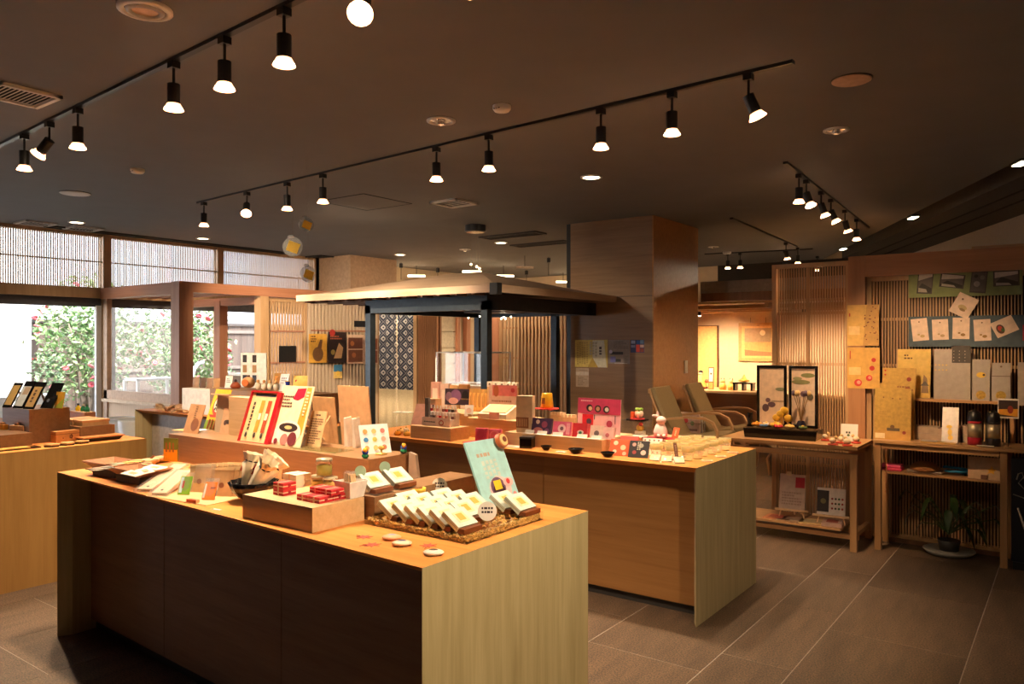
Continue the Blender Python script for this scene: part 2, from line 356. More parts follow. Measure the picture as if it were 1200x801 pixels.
# ---------------- pergola (left booth)
pg = thing('pergola', 'reddish brown timber pergola with two beams and posts beside the garden window', 'pergola', (-8.82, 5.18, 0))
b = MB(pg.location)
MB(pg.location).box(-8.909, -8.724, 5.091, 5.276, 0, 2.26).build('post', M_redz, pg)
MB(pg.location).box(-10.702, -8.909, 5.102, 5.264, 2.11, 2.254).build('beam', M_red, pg)
MB(pg.location).box(-8.897, -8.735, 5.276, 9.603, 2.133, 2.26).build('beam', M_redy, pg)
MB(pg.location).box(-8.874, -8.735, 6.248, 6.375, 0, 2.133).build('post', M_slat, pg)
MB(pg.location).box(-9.811, -9.673, 6.248, 6.375, 0, 2.098).build('post', M_redz, pg)
MB(pg.location).box(-10.702, -8.874, 6.259, 6.364, 2.029, 2.133).build('beam', M_red, pg)
for i in range(4):
    MB(pg.location).box(-10.7, -8.91, 5.41 + .2 * i, 5.46 + .2 * i, 2.145, 2.21).build('rafter', M_red, pg)
# ---------------- lattice screens on the pergola line
def lattice(root, p0, ax, L, z0, z1, sp, sw, sd, m, rails, railm, frame=.05, fd=.05):
    # ax 'x' or 'y'; p0 = start corner (x,y)
    ox, oy, _ = root.location
    b = MB()
    def bx(b, u0, u1, v0, v1, za, zb):
        if ax == 'x': b.box(p0[0] + u0 - ox, p0[0] + u1 - ox, p0[1] + v0 - oy, p0[1] + v1 - oy, za, zb)
        else: b.box(p0[0] + v0 - ox, p0[0] + v1 - ox, p0[1] + u0 - oy, p0[1] + u1 - oy, za, zb)
    if frame:
        bx(b, 0, frame, -fd / 2, fd / 2, z0, z1); bx(b, L - frame, L, -fd / 2, fd / 2, z0, z1); bx(b, frame, L - frame, -fd / 2, fd / 2, z1 - frame, z1); bx(b, frame, L - frame, -fd / 2, fd / 2, z0, z0 + frame)
        b.build('screen_frame', m, root)
    n = int((L - 2 * frame) / sp)
    h = z1 - z0 - 2 * frame
    me = (MB().box(-sw / 2, sw / 2, -sd / 2, sd / 2, 0, h) if ax == 'x' else MB().box(-sd / 2, sd / 2, -sw / 2, sw / 2, 0, h)).mesh('slat', m)
    off = (L - 2 * frame - n * sp) / 2
    for i in range(n):
        u = frame + off + sp * (i + .5)
        put('slat', me, root, ((p0[0] + u - ox, p0[1] - oy, z0 + frame) if ax == 'x' else (p0[0] - ox, p0[1] + u - oy, z0 + frame)))
    for z in rails:
        b = MB(); bx(b, frame, L - frame, sd / 2, sd / 2 + .016, z, z + .022); b.build('rail', railm, root)
s1 = thing('lattice_screen', 'narrow pergola lattice screen of pale slats carrying a small black square', 'screen', (-8.79, 6.375, 0))
lattice(s1, (-8.79, 6.375), 'y', .66, 0, 2.11, .048, .021, .03, M_slat, (1.23, 1.66), M_redy, .04)
s2 = thing('lattice_screen', 'wide pergola lattice screen of pale slats carrying the posters', 'screen', (-8.79, 7.06, 0))
lattice(s2, (-8.79, 7.06), 'y', 1.34, 0, 2.11, .065, .035, .03, wood('pale_slat', (.52, .40, .29), (.64, .50, .37), 'z'), (1.23, 1.676), M_redy, .045)
MB(s2.location).box(-8.834, -8.816, 7.104, 8.354, 0, 2.075).build('backing', mat('screen_backing', (.30, .19, .12), .7), s2)
MB(s2.location).box(-8.776, -8.77, 7.925, 8.192, 1.751, 1.844).build('name_plate', M_black, s2)
# door post and noren
np_ = thing('door_frame', 'wooden door frame around the patterned hanging curtain', 'door frame', (-8.38, 8.446, 0))
b = MB(np_.location); b.box(-8.863, -8.77, 8.4, 8.492, 0, 2.191); b.box(-8.006, -7.937, 8.4, 8.492, 0, 2.191); b.box(-8.863, -7.937, 8.4, 8.492, 2.075, 2.191); b.build('jamb', M_slat, np_)
nr = thing('hanging_curtain', 'navy and white diamond patterned split curtain with a beige lower part', 'curtain', (-8.38, 8.42, 0))
navy = (.03, .05, .12)
def kasuri():
    m, n, l, bs = _new('kasuri_cloth')
    tc = n.new('ShaderNodeTexCoord'); sx = n.new('ShaderNodeSeparateXYZ'); l.new(tc.outputs['Object'], sx.inputs[0])
    def mth(op, a, b_=None, v=None):
        q = n.new('ShaderNodeMath'); q.operation = op
        (l.new(a, q.inputs[0]) if hasattr(a, 'links') else q.inputs[0].__setattr__('default_value', a))
        if b_ is not None: (l.new(b_, q.inputs[1]) if hasattr(b_, 'links') else q.inputs[1].__setattr__('default_value', b_))
        return q.outputs[0]
    u = mth('DIVIDE', sx.outputs['X'], .19); v = mth('DIVIDE', sx.outputs['Z'], .19 * .92)
    a = mth('ADD', u, v); c = mth('SUBTRACT', u, v)
    fa = mth('ABSOLUTE', mth('SUBTRACT', mth('FRACT', mth('ADD', a, 50.)), .5)); fc = mth('ABSOLUTE', mth('SUBTRACT', mth('FRACT', mth('ADD', c, 50.)), .5))
    mxx = mth('MAXIMUM', fa, fc)
    dia = mth('MULTIPLY', mth('LESS_THAN', mxx, .27), mth('GREATER_THAN', mxx, .09))
    line = mth('MULTIPLY', mth('GREATER_THAN', mxx, .44), .35)
    fac = mth('ADD', dia, line)
    mx = n.new('ShaderNodeMix'); mx.data_type = 'RGBA'; l.new(fac, mx.inputs['Factor'])
    mx.inputs[6].default_value = (.022, .035, .075, 1); mx.inputs[7].default_value = (.55, .55, .58, 1)
    l.new(mx.outputs[2], bs.inputs['Base Color']); bs.inputs['Roughness'].default_value = .9
    MATS['kasuri'] = m; return m
M_kas = kasuri(); M_linen = mat('beige_linen', (.58, .47, .30), .9, bump=.2, scale=80)
def cloth(x0, x1, z0, z1, name, m):
    b = MB(); N = 12
    for i in range(N + 1):
        x = x0 + (x1 - x0) * i / N; y = .012 * math.sin(i * 1.3 + x0 * 9)
        b.v += [Vector((x, y, z0)), Vector((x, y, z1)), Vector((x, y + .004, z0)), Vector((x, y + .004, z1))]
    for i in range(N):
        k = i * 4; b.f += [(k, k + 4, k + 5, k + 1), (k + 2, k + 3, k + 7, k + 6), (k, k + 2, k + 6, k + 4), (k + 1, k + 5, k + 7, k + 3)]
    return b.build(name, m, nr, True)
cloth(-.38, .006, .80, 2.05, 'curtain_half', M_kas); cloth(.015, .37, .80, 2.05, 'curtain_half', M_kas)
cloth(-.38, .0, .05, .80, 'curtain_hem', M_linen); cloth(.012, .37, .05, .80, 'curtain_hem', M_linen)
MB().cyl((-.4, .0, 2.055), (.4, .0, 2.055), .012).build('curtain_rod', M_slatr, nr)
s3 = thing('slatted_panel', 'dark reddish slatted wooden panel right of the patterned curtain', 'panel', (-7.75, 8.446, 0))
MB(s3.location).box(-7.937, -7.544, 8.481, 8.516, 0, 2.191).build('backing', M_slatd, s3)
lattice(s3, (-7.937, 8.446), 'x', .39, 0, 2.19, .032, .02, .03, wood('red_slat', (.30, .135, .06), (.38, .18, .085), 'z'), (), M_red, .0)
# back lattice behind the steel pavilion
s4 = thing('lattice_screen', 'tall lattice screen with lit slats behind the steel pavilion', 'screen', (-6.7, 9.6, 0))
lattice(s4, (-7.289, 9.6), 'x', 1.39, 0, 2.3, .065, .028, .03, wood('brown_slat', (.30, .17, .085), (.40, .24, .13), 'z'), (.86, 1.265, 1.73), M_red, .055)
MB(s4.location).box(-7.659, -7.289, 9.557, 9.649, 0, 2.306).build('side_post', M_redz, s4)
tag(MB().box(-7.289, -5.901, 10.066, 10.112, 0, 2.191).build('partition_panel', mat('brown_partition', (.28, .19, .12), .8)), 'plain brown partition panel behind the tall lattice screen', 'panel')
# ---------------- column
cx0, cx1, cy0, cy1 = -5.1, -3.98, 8.18, 9.49
co = thing('column', 'large square column clad in brown wood veneer up to the ceiling', 'column', (-4.54, 8.83, 0))
b = MB(co.location)
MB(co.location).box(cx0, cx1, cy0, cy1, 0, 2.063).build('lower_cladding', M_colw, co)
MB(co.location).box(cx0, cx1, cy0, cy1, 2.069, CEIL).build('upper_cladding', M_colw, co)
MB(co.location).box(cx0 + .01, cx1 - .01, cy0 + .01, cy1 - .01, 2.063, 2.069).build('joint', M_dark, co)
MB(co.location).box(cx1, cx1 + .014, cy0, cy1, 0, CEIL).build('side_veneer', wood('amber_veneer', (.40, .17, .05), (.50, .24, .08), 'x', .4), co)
MB(co.location).box(cx0 - .07, cx0, cy0 + .02, cy0 + .08, 0, CEIL).build('dark_gap_strip', M_black, co)  # black strip standing in for the dark recess gap beside the column
MB(co.location).box(cx1 + .014, cx1 + .024, 9.05, 9.14, 1.13, 1.29).build('wall_switch', M_wpaper, co)
# ---------------- steel pavilion
pv = thing('pavilion', 'small steel framed pavilion with a low hipped wooden roof in front of the column', 'pavilion', (-5.6, 7.06, 0))
o = pv.location
for x, y in ((-4.755, 6.04), (-6.42, 6.04), (-6.42, 7.98), (-5.2, 7.98)):
    MB(o).box(x - .04, x + .04, y - .04, y + .04, 0, 1.936).build('post', M_steel, pv)
for q in ((-6.46, -4.715, 6.0, 6.08), (-6.46, -4.715, 7.94, 8.02), (-6.46, -6.38, 6.08, 7.94), (-4.795, -4.715, 6.08, 8.15)):
    MB(o).box(*q, 1.844, 1.994).build('beam', M_steel, pv)
ex0, ex1, ey0, ey1 = -7.405, -4.455, 5.82, 8.155
ap0 = Vector((-6.07, 7.0, 2.306)); ap1 = Vector((-5.61, 7.0, 2.306))
ze = 2.029
M_roof = wood('roof_board', (.30, .20, .13), (.40, .28, .19), 'x', .6)
cn = [Vector((ex0, ey0, ze)), Vector((ex1, ey0, ze)), Vector((ex1, ey1, ze)), Vector((ex0, ey1, ze))]
up = Vector((0, 0, .035))
def slope(poly):
    b = MB(o); n = len(poly); b.add([p for p in poly] + [p + up for p in poly], [tuple(range(n - 1, -1, -1)), tuple(range(n, 2 * n))] + [(i, (i + 1) % n, n + (i + 1) % n, n + i) for i in range(n)])
    return b.build('roof_slope', M_roof, pv)
slope([cn[0], cn[1], ap1, ap0]); slope([cn[1], cn[2], ap1]); slope([cn[2], cn[3], ap0, ap1]); slope([cn[3], cn[0], ap0])
M_fas = wood('fascia_board', (.38, .25, .17), (.47, .32, .22), 'x', .5); M_fasy = wood('fascia_board_side', (.42, .28, .18), (.52, .37, .25), 'y', .5)
MB(o).box(ex0, ex1, ey0 - .02, ey0, ze - .03, ze + .045).build('fascia', M_fas, pv); MB(o).box(ex1, ex1 + .02, ey0 - .02, ey1, ze - .03, ze + .045).build('fascia', M_fasy, pv)
MB(o).box(ex0, ex1, ey1, ey1 + .012, ze - .03, ze + .045).build('fascia', M_fas, pv); MB(o).box(ex0 - .02, ex0, ey0 - .02, ey1, ze - .03, ze + .045).build('fascia', M_fasy, pv)
MB(o).box(ex1 - .07, ex1 + .023, ey0 - .023, ey0 + .05, ze - .05, ze + .06).build('corner_cap', M_black, pv)
for i in range(9):
    MB(o).box(ex0 + .06, -6.48, ey0 + .13 + .25 * i, ey0 + .17 + .25 * i, ze - .05, ze - .01).build('rafter', M_slatd, pv)
for i in range(12):
    MB(o).box(ex0 + .1 + .23 * i, ex0 + .14 + .23 * i, ey0 + .01, ey0 + .17, ze - .045, ze - .01).build('rafter', M_slatd, pv)
MB(o).box(-6.364, -4.802, 6.097, 7.925, 1.913, 1.948).build('inner_ceiling', M_slatd, pv)
b = thing('light_cluster', 'cluster of tiny string lights under the pavilion beam', 'lights', (-5.26, 6.83, 1.797))
for i in range(9):
    MB().sph((.22 * math.sin(i * 2.4), .2 * math.cos(i * 1.7), .05 * math.sin(i * 3.1)), .008, 6, 5).build('bulb', emitm('tiny_bulb', (1, .85, .6), 12), b)
MB().box(-.26, .26, -.22, .22, .05, .095).build('light_plate', M_black, b)
# showcase inside the pavilion
sc = thing('showcase', 'glass showcase with a white frame on a wooden cabinet inside the pavilion', 'showcase', (-5.9, 7.17, 0))
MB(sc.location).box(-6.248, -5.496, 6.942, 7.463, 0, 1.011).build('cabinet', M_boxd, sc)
b = MB(sc.location); x0, x1, y0, y1, z0, z1 = -6.248, -5.496, 6.942, 7.463, 1.011, 1.404; t_ = .014
for x in (x0, x1 - t_):
    for y in (y0, y1 - t_): b.box(x, x + t_, y, y + t_, z0, z1)
for z in (z0, z1 - t_):
    for y in (y0, y1 - t_): b.box(x0, x1, y, y + t_, z, z + t_)
    for x in (x0, x1 - t_): b.box(x, x + t_, y0, y1, z, z + t_)
b.build('white_frame', M_white, sc)
MB(sc.location).box(x0 + .01, x1 - .01, y0 + .003, y0 + .008, z0, z1).build('glass_front', M_glass, sc)
MB(sc.location).box(x1 - .008, x1 - .003, y0 + .01, y1 - .01, z0, z1).build('glass_side', M_glass, sc)
# ---------------- alcove room behind the column
al = struct(MB().box(-5.322, -1.736, 11.917, 12.033, 0, 2.306).build('wall_alcove', mat('alcove_plaster', (.68, .52, .36), .8, var=.04)))
MB(al.location).box(-5.322, -5.207, 9.603, 11.917, 0, 2.306).build('side_wall', MATS['alcove_plaster'], al)
MB(al.location).box(-1.851, -1.736, 10.297, 11.917, 0, 2.306).build('side_wall', MATS['alcove_plaster'], al)
MB(al.location).box(-5.322, -1.736, 9.68, 12.033, 2.02, 2.05).build('alcove_roof', wood('alcove_board', (.42, .24, .11), (.52, .31, .15), 'x'), al)
MB(al.location).box(-3.957, -1.736, 9.557, 9.696, 2.046, 2.156).build('lintel', M_slatd, al)
MB(al.location).box(-3.957, -1.736, 9.545, 9.673, 2.156, 2.306).build('soffit', mat('grey_soffit', (.30, .26, .24), .8), al)
for i in range(3):
    MB(al.location).box(-5.2, -1.85, 10.1 + .58 * i, 10.2 + .58 * i, 1.97, 2.02).build('ceiling_joist', M_table, al)
MB(al.location).box(-3.18, -3.13, 9.72, 11.9, 1.96, 2.02).build('ceiling_joist', M_slatr, al)
dk = thing('desk', 'long wooden desk counter under the cream alcove wall', 'desk', (-3.5, 11.28, 0))
MB(dk.location).box(-5.091, -1.967, 10.934, 11.801, 0.768, 0.802).build('desk_top', M_box, dk)
MB(dk.location).box(-4.975, -2.083, 11.107, 11.142, 0.02, 0.768).build('desk_front', M_table, dk)
for x in (-5.03, -3.47, -2.08): MB(dk.location).box(x, x + .07, 10.99, 11.69, 0, .768).build('desk_leg', M_tablez, dk)
# ---------------- right partition: lattice screens, post and beam
PY = 6.58
r1 = thing('lattice_screen', 'fine lattice screen of light slats behind the black ornament', 'screen', (-1.72, PY, 0))
lattice(r1, (-2.08, PY), 'x', .62, 0, 2.175, .0207, .0088, .02, M_slat, (.5, 1.06, 1.33, 1.75), M_slatr, .035, .05)
MB(r1.location).box(-1.80, -1.775, PY - .014, PY + .014, .035, 2.14).build('mid_stile', M_slat, r1)
pp = thing('partition_post', 'thick reddish wooden post with a heavy beam over the fine lattice wall', 'post', (-1.4, PY, 0))
MB(pp.location).box(-1.46, -1.335, PY - .08, PY + .06, 0, 2.2).build('post', wood('post_wood', (.34, .16, .075), (.44, .22, .11), 'z'), pp)
MB(pp.location).box(-1.335, 1.35, PY - .075, PY + .055, 2.035, 2.2).build('beam', wood('beam_wood', (.34, .16, .075), (.44, .22, .11), 'x'), pp)
MB(pp.location).box(-.62, 1.0, PY - .02, PY + .05, 2.2, 2.225).build('beam_batten', M_slatr, pp)
r2 = thing('lattice_screen', 'wide fine lattice wall holding the green and grey boards', 'screen', (-.4, PY, 0))
lattice(r2, (-1.335, PY), 'x', 1.9, 0, 2.035, .0207, .0088, .02, M_slat, (.55, 1.33, 1.69), M_slatr, .035, .05)
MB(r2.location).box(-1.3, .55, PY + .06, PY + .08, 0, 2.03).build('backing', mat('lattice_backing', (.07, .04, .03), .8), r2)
# ---------------- counters
def counter(label, x0, x1, y0, y1, splits, endm=(M_oak_z, M_oak_z), frontm=M_front, group='display counters', yl=0.):
    r = thing('display_counter', label, 'counter', ((x0 + x1) / 2, (y0 + y1) / 2, 0), group=group); o = r.location
    a, e, g = .035, .06, .155
    MB(o).hexa([(x0 + a, y0 + e + yl, T - a), (x1 - a, y0 + e, T - a), (x1 - a, y1 - e, T - a), (x0 + a, y1 - e, T - a)],
               [(x0, y0 + yl, T), (x1, y0, T), (x1, y1, T), (x0, y1, T)]).build('counter_top', M_oak_top, r)
    for xo, xi, m, q0 in ((x0, x0 + a, endm[0], y0 + yl), (x1, x1 - a, endm[1], y0)):
        s = [(xo, q0, 0), (xo, y1, 0), (xo, y1, T), (xo, q0, T)]; i = [(xi, q0 + e, 0), (xi, y1 - e, 0), (xi, y1 - e, T - a), (xi, q0 + e, T - a)]
        (MB(o).hexa(i, s) if xo > xi else MB(o).hexa(s, i)).build('end_panel', m, r)
    xs = [x0 + a] + splits + [x1 - a]
    for i in range(len(xs) - 1):
        u0, u1 = xs[i] + .002, xs[i + 1] - .002; v0, v1 = [y0 + g + yl * (x1 - u) / (x1 - x0) for u in (u0, u1)]
        q = [(u0, v0), (u1, v1), (u1, v1 + .02), (u0, v0 + .02)]; MB(o).prism(q, .055, T - a).build('front_panel', frontm, r)
        MB(o).box(xs[i] + .002, xs[i + 1] - .002, y1 - g - .02, y1 - g, .055, T - a).build('back_panel', frontm, r)
    MB(o).prism([(x0 + a, y0 + yl + g + .025), (x1 - a, y0 + g + .025), (x1 - a, y1 - g - .025), (x0 + a, y1 - g - .025)], 0, .055).build('plinth', M_plinth, r)
    return r
counter('foreground display counter with a dark front and the tray of pale blue boxes', -4.25, -1.57, 1.685, 2.65, [-3.43, -2.5], yl=.125)
counter('middle display counter in front of the column, covered with pink goods and glasses', -4.35, -1.635, 3.885, 4.84, [-2.72], frontm=M_frontw)
counter('left display counter with an orange lit end panel and wooden boxes on it', -7.9, -5.23, 1.84, 2.81, [-6.5], endm=(M_oak_z, M_oak_lit), frontm=M_frontw)
counter('rear left display counter beside the pergola with brown crafts and a grey white box', -7.57, -4.75, 3.95, 4.36, [-6.5], frontm=mat('daylit_grey_front', (.44, .36, .29), .5))  # front panel colour greyed and lightened to paint the daylight on it
# ---------------- side table at the lattice
tb = thing('side_table', 'open framed wooden table under the black folding screen ornament', 'table', (-1.79, 6.2, 0)); o = tb.location
MB(o).box(-2.3, -1.27, 5.93, 6.5, .742, .765).build('table_top', M_table, tb)
MB(o).box(-2.27, -1.30, 5.96, 6.0, .665, .705).build('apron_rail', M_table, tb)
MB(o).box(-2.27, -1.30, 6.44, 6.48, .665, .705).build('apron_rail', M_table, tb)
for x in (-2.31, -1.325):
    for y in (5.95, 6.44): MB(o).box(x, x + .045, y, y + .045, 0, .742 if y > 6 else .705).build('leg', M_tablez, tb)
MB(o).box(-1.32, -1.285, 6.0, 6.44, .10, .13).build('stretcher', M_table, tb); MB(o).box(-2.31, -2.275, 6.0, 6.44, .10, .13).build('stretcher', M_table, tb)
MB(o).box(-2.31, -1.285, 6.03, 6.07, .07, .10).build('stretcher', M_table, tb)
MB(o).box(-2.31, -1.285, 6.36, 6.40, .07, .10).build('stretcher', M_table, tb)
MB(o).box(-1.80, -1.29, 6.02, 6.06, .66, .70).build('stretcher', M_table, tb)
MB(o).box(-2.28, -1.40, 5.99, 6.36, .13, .145).build('lower_shelf', M_table, tb)
MB(o).box(-1.72, -1.70, 5.99, 6.36, .145, .148).build('shelf_batten', M_slatd, tb)
# ---------------- shelf unit at the lattice wall
sh = thing('shelf_unit', 'open wooden shelf unit with gold and silver paper goods against the lattice wall', 'shelf', (-.79, 6.3, 0)); o = sh.location
for x in (-1.195, -.415):
    for y in (6.13, 6.42): MB(o).box(x, x + .042, y, y + .042, 0, .785).build('leg', M_tablez, sh)
MB(o).box(-1.2, -.27, 6.11, 6.50, .785, .805).build('middle_board', M_table, sh)
MB(o).box(-1.15, -.42, 6.135, 6.165, .745, .785).build('apron_rail', M_table, sh)
MB(o).box(-1.15, -.42, 6.20, 6.47, .555, .57).build('lower_board', M_table, sh)
MB(o).box(-1.15, -.36, 6.36, 6.545, 1.085, 1.105).build('upper_board', M_table, sh)
for x in (-1.17, -.38): MB(o).box(x, x + .025, 6.50, 6.54, .805, 1.085).build('upright', M_tablez, sh)
MB(o).box(-1.19, -.37, 6.44, 6.455, .0, .03).build('base_rail', M_slatd, sh)
# ================================================================== CEILING FITTINGS
def disc(b, c, r, z0, z1, n=20): b.cyl((c[0], c[1], z0), (c[0], c[1], z1), r, n=n)
def downlight(px, py, r, label, on=True, power=0.):
    r *= 1.15; p = atz(px, py, CEIL); t = thing('downlight', label, 'downlight', p, group='recessed downlights')
    MB().lathe([(r, 0), (r, -.008), (r * .8, -.012), (r * .78, -.002)], n=24).build('trim_ring', M_white, t, True)
    MB().cyl((0, 0, -.004), (0, 0, -.001), r * .78, n=20).build('lens', emitm('downlight_glow', (1, .82, .55), 8) if on else M_chrome, t)
    if not on: MB().cyl((0, 0, -.03), (0, 0, -.004), r * .25, r * .3, n=10).build('lamp_core', M_chrome, t)
    if power: spot('downlight_beam', p - Vector((0, 0, .05)), (p.x, p.y, 0), power, 110, 1)
    return t
downlight(693, 207, .085, 'lit round downlight in the ceiling just left of the column top', True, SPOT * 1.6)
downlight(469, 298, .085, 'lit round downlight above the pavilion roof left of the pendant', True, SPOT * 2.5)
downlight(587, 284, .085, 'lit round downlight beside the pendant canopy', True, SPOT * 2.5)
downlight(545, 292, .08, 'unlit chrome downlight left of the pendant wires', False)
downlight(238, 279, .085, 'lit round downlight near the window transom, right of the linear vent', True, SPOT * 1.5)
downlight(90, 260, .085, 'lit round downlight near the window transom between two square vents', True, SPOT * .4)
downlight(980, 152, .075, 'chrome downlight below the round ceiling speaker', False)
spot('downlight_beam', atz(980, 152, CEIL) - Vector((0, 0, .05)), (-1.75, 6.2, .75), SPOT * 2., 50, 1, WARMC)
downlight(517, 141, .085, 'unlit white downlight above the middle of the long track', False)
downlight(836, 289, .07, 'small chrome downlight behind the column top', False)
p = atz(170, 10, CEIL); t = thing('gimbal_downlight', 'large white gimbal downlight near the upper left track', 'downlight', p)
MB().lathe([(.115, 0), (.115, -.012), (.09, -.018), (.085, -.004)], n=28).build('outer_ring', M_white, t, True)
MB().lathe([(.082, -.004), (.08, -.016), (.06, -.022), (.055, -.008)], n=28).build('gimbal_ring', mat('grey_ring', (.45, .43, .41), .4), t, True)
MB().cyl((0, 0, -.012), (0, 0, -.002), .055, n=20).build('lens', mat('amber_lens', (.75, .5, .28), .2), t)
def roundplate(px, py, r, label, c):
    r *= 1.15; p = atz(px, py, CEIL); t = thing('ceiling_speaker', label, 'speaker', p)
    MB().lathe([(r * 1.08, 0), (r * 1.08, -.008), (r, -.012), (0.001, -.012)], n=32).build('grille', c, t, True)
    MB().lathe([(r * 1.14, 0), (r * 1.12, -.006), (r * 1.06, -.006)], n=32).build('rim', M_plinth, t, True)
roundplate(998, 93, .085, 'round pinkish ceiling speaker at the upper right', mat('pink_grille', (.52, .36, .28), .7))
roundplate(88, 226, .11, 'round white ceiling speaker at the left above the transom', M_white)
def detector(px, py, r, label):
    r *= 1.15; p = atz(px, py, CEIL); t = thing('smoke_detector', label, 'detector', p)
    MB().lathe([(r, 0), (r, -.02), (r * .8, -.035), (.001, -.038)], n=20).build('detector_body', M_wpaper, t, True)
    for i in range(3): MB().box(-.02 + .018 * i - .005, -.02 + .018 * i + .005, -r * .92, -r * .86, -.028, -.018).build('vent_hole', M_black, t)
detector(588, 124, .05, 'white smoke detector left of the long ceiling track'); detector(161, 198, .05, 'small white smoke detector at the left, below the upper track'); detector(852, 295, .06, 'white ceiling detector behind the column')
def vent(px, py, sx, sy, label, n=8, name='ceiling_vent'):
    sx *= 1.15; sy *= 1.15; p = atz(px, py, CEIL); t = thing(name, label, 'vent', p)
    b = MB(); e = .025; b.box(-sx, sx, -sy, -sy + e, -.02, 0); b.box(-sx, sx, sy - e, sy, -.02, 0); b.box(-sx, -sx + e, -sy, sy, -.02, 0); b.box(sx - e, sx, -sy, sy, -.02, 0)
    b.build('vent_frame', M_wpaper if n > 3 else M_plinth, t)
    MB().box(-sx + e, sx - e, -sy + e, sy - e, -.004, -.001).build('vent_back', M_dark, t)
    me = MB().cbox((0, 0, 0), (2 * (sx - e), .012, .004), 0, .5).mesh('vane', M_wpaper if n > 3 else M_plinth)
    for i in range(n): put('vane', me, t, (0, -sy + e + (2 * sy - 2 * e) * (i + .5) / n, -.012))
vent(22, 110, .15, .15, 'square white ceiling vent with fine vanes at the upper left', 12)
vent(42, 261, .16, .16, 'square vent close to the transom at the left edge', 8)
vent(98, 267, .16, .16, 'square vent close to the transom next to a lit downlight', 8)
vent(532, 237, .16, .16, 'square ceiling diffuser with white vanes right of the access panel', 5)
vent(600, 275, .42, .12, 'long dark slot vent right of the pendant canopy', 3); vent(634, 285, .42, .12, 'long dark slot vent touching the column', 3)
vent(212, 282, .07, 1.6, 'long linear vent along the transom', 3); vent(370, 301, .3, .15, 'dark slot vent above the tan pier', 3)
p = atz(428, 237, CEIL); t = thing('access_panel', 'flush square access panel in the dark ceiling', 'access panel', p)
b = MB(); q = .345
for a in (-1, 1): b.box(-q, q, a * q - .006, a * q + .006, -.004, 0); b.box(a * q - .006, a * q + .006, -q, q, -.004, 0)
b.build('panel_gap', M_dark, t); MB().box(-q, q, -q, q, -.002, -.0005).build('panel_face', M_ceil, t)
# ---------------- track lighting
def lampparts(t, tilt=(0, 0), s=1.):
    MB().box(-.023, .023, -.023, .023, -.052, -.018).build('adapter', M_black, t)
    MB().cyl((0, 0, -.139 * s), (0, 0, -.052), .0075, n=8).build('stem', M_black, t)
    d = Vector((math.sin(tilt[0]), math.sin(tilt[1]), -math.cos(math.hypot(*tilt)))).normalized()
    c = Vector((0, 0, -.139 * s)); e = c + d * .098
    MB().cyl(c - d * .005, e, .032, n=16).build('lamp_body', M_black, t, False)
    MB().cyl(e, e + d * .032, .0335, .05, n=16, cap=False).build('reflector', emitm('reflector_glow', (1, .45, .2), 2.2), t, True)
    MB().cyl(e + d * .023, e + d * .028, .046, n=16).build('bulb_face', M_lampon, t)
    return c + d * .17, d
def track(label, p0, p1, nameord=None):
    p0 = Vector(p0); p1 = Vector(p1); a = math.atan2(p1.y - p0.y, p1.x - p0.x); L = (p1 - p0).length
    t = thing('lighting_track', label, 'track', (p0 + p1) / 2, (0, 0, a))
    MB().box(-L / 2, L / 2, -.017, .017, -.018, 0).build('rail', M_black, t)
    MB().box(-L / 2 - .006, -L / 2, -.019, .019, -.02, 0).build('end_cap', M_black, t); MB().box(L / 2, L / 2 + .006, -.019, .019, -.02, 0).build('end_cap', M_black, t)
    return t
def lamps(pts, tname, p0, p1, targets, power, tilts=None, size=75, cols=None):
    p0 = Vector(p0); p1 = Vector(p1); u = (p1 - p0).normalized()
    for i, (px, py) in enumerate(pts):
        q = atz(px, py, CEIL) if py is not None else Vector(px)
        q = p0 + u * (q - p0).dot(u)
        tl = (tilts or {}).get(i, (0, 0))
        t = thing('track_spotlight', 'black track spotlight, %s from the left on %s' % (ORD[i], tname), 'spotlight', q, group='track spotlights')
        c, d = lampparts(t, tl)
        tg = targets[i] if targets and targets[i] else q + d * 3
        spot('spot_beam', q + c, tg, power[i] if isinstance(power, list) else power, size[i] if isinstance(size, list) else size, .9, (cols or {}).get(i, LAMPC))
p0, p1 = (-6.9, 2.385, CEIL), (1.04, 1.87, CEIL)
track('long black ceiling track at the upper left above the foreground counter', p0, p1)
lamps([(31, 155), (57, 140), (92, 124), (198, 67), (256, 37), (325, 2), ((-2.26, 2.02, CEIL), None), ((-1.74, 1.99, CEIL), None), ((-.1, 1.94, CEIL), None), ((.5, 1.9, CEIL), None)],
      'the upper left track', p0, p1,
      [(-5.2, 2.1, .85), (-5.9, 4.1, 1.4), (-4.5, 2.25, .7), (-4.2, 2.2, .8), (-2.9, 2.6, .8), (-2.6, 2.3, .8), (-.6, .7, 0), (-.7, 3.6, 0), (-1.7, 2.2, .6), (-1.6, 4.4, .3)], [SPOT * q for q in (1.3, 3.2, 1.7, 1.7, 1.9, 1.8, .4, .4, 2.6, 1.3)],
      {1: (-.7, -.3), 6: (.5, -.6), 7: (.4, .4), 8: (-.6, .1), 9: (-.5, .4)}, [75, 92] + [75] * 6 + [62, 40], {8: (1, .76, .48)})
p0, p1 = (-7.46, 4.57, CEIL), (-1.2, 4.12, CEIL)
track('long black ceiling track running above the middle counter', p0, p1)
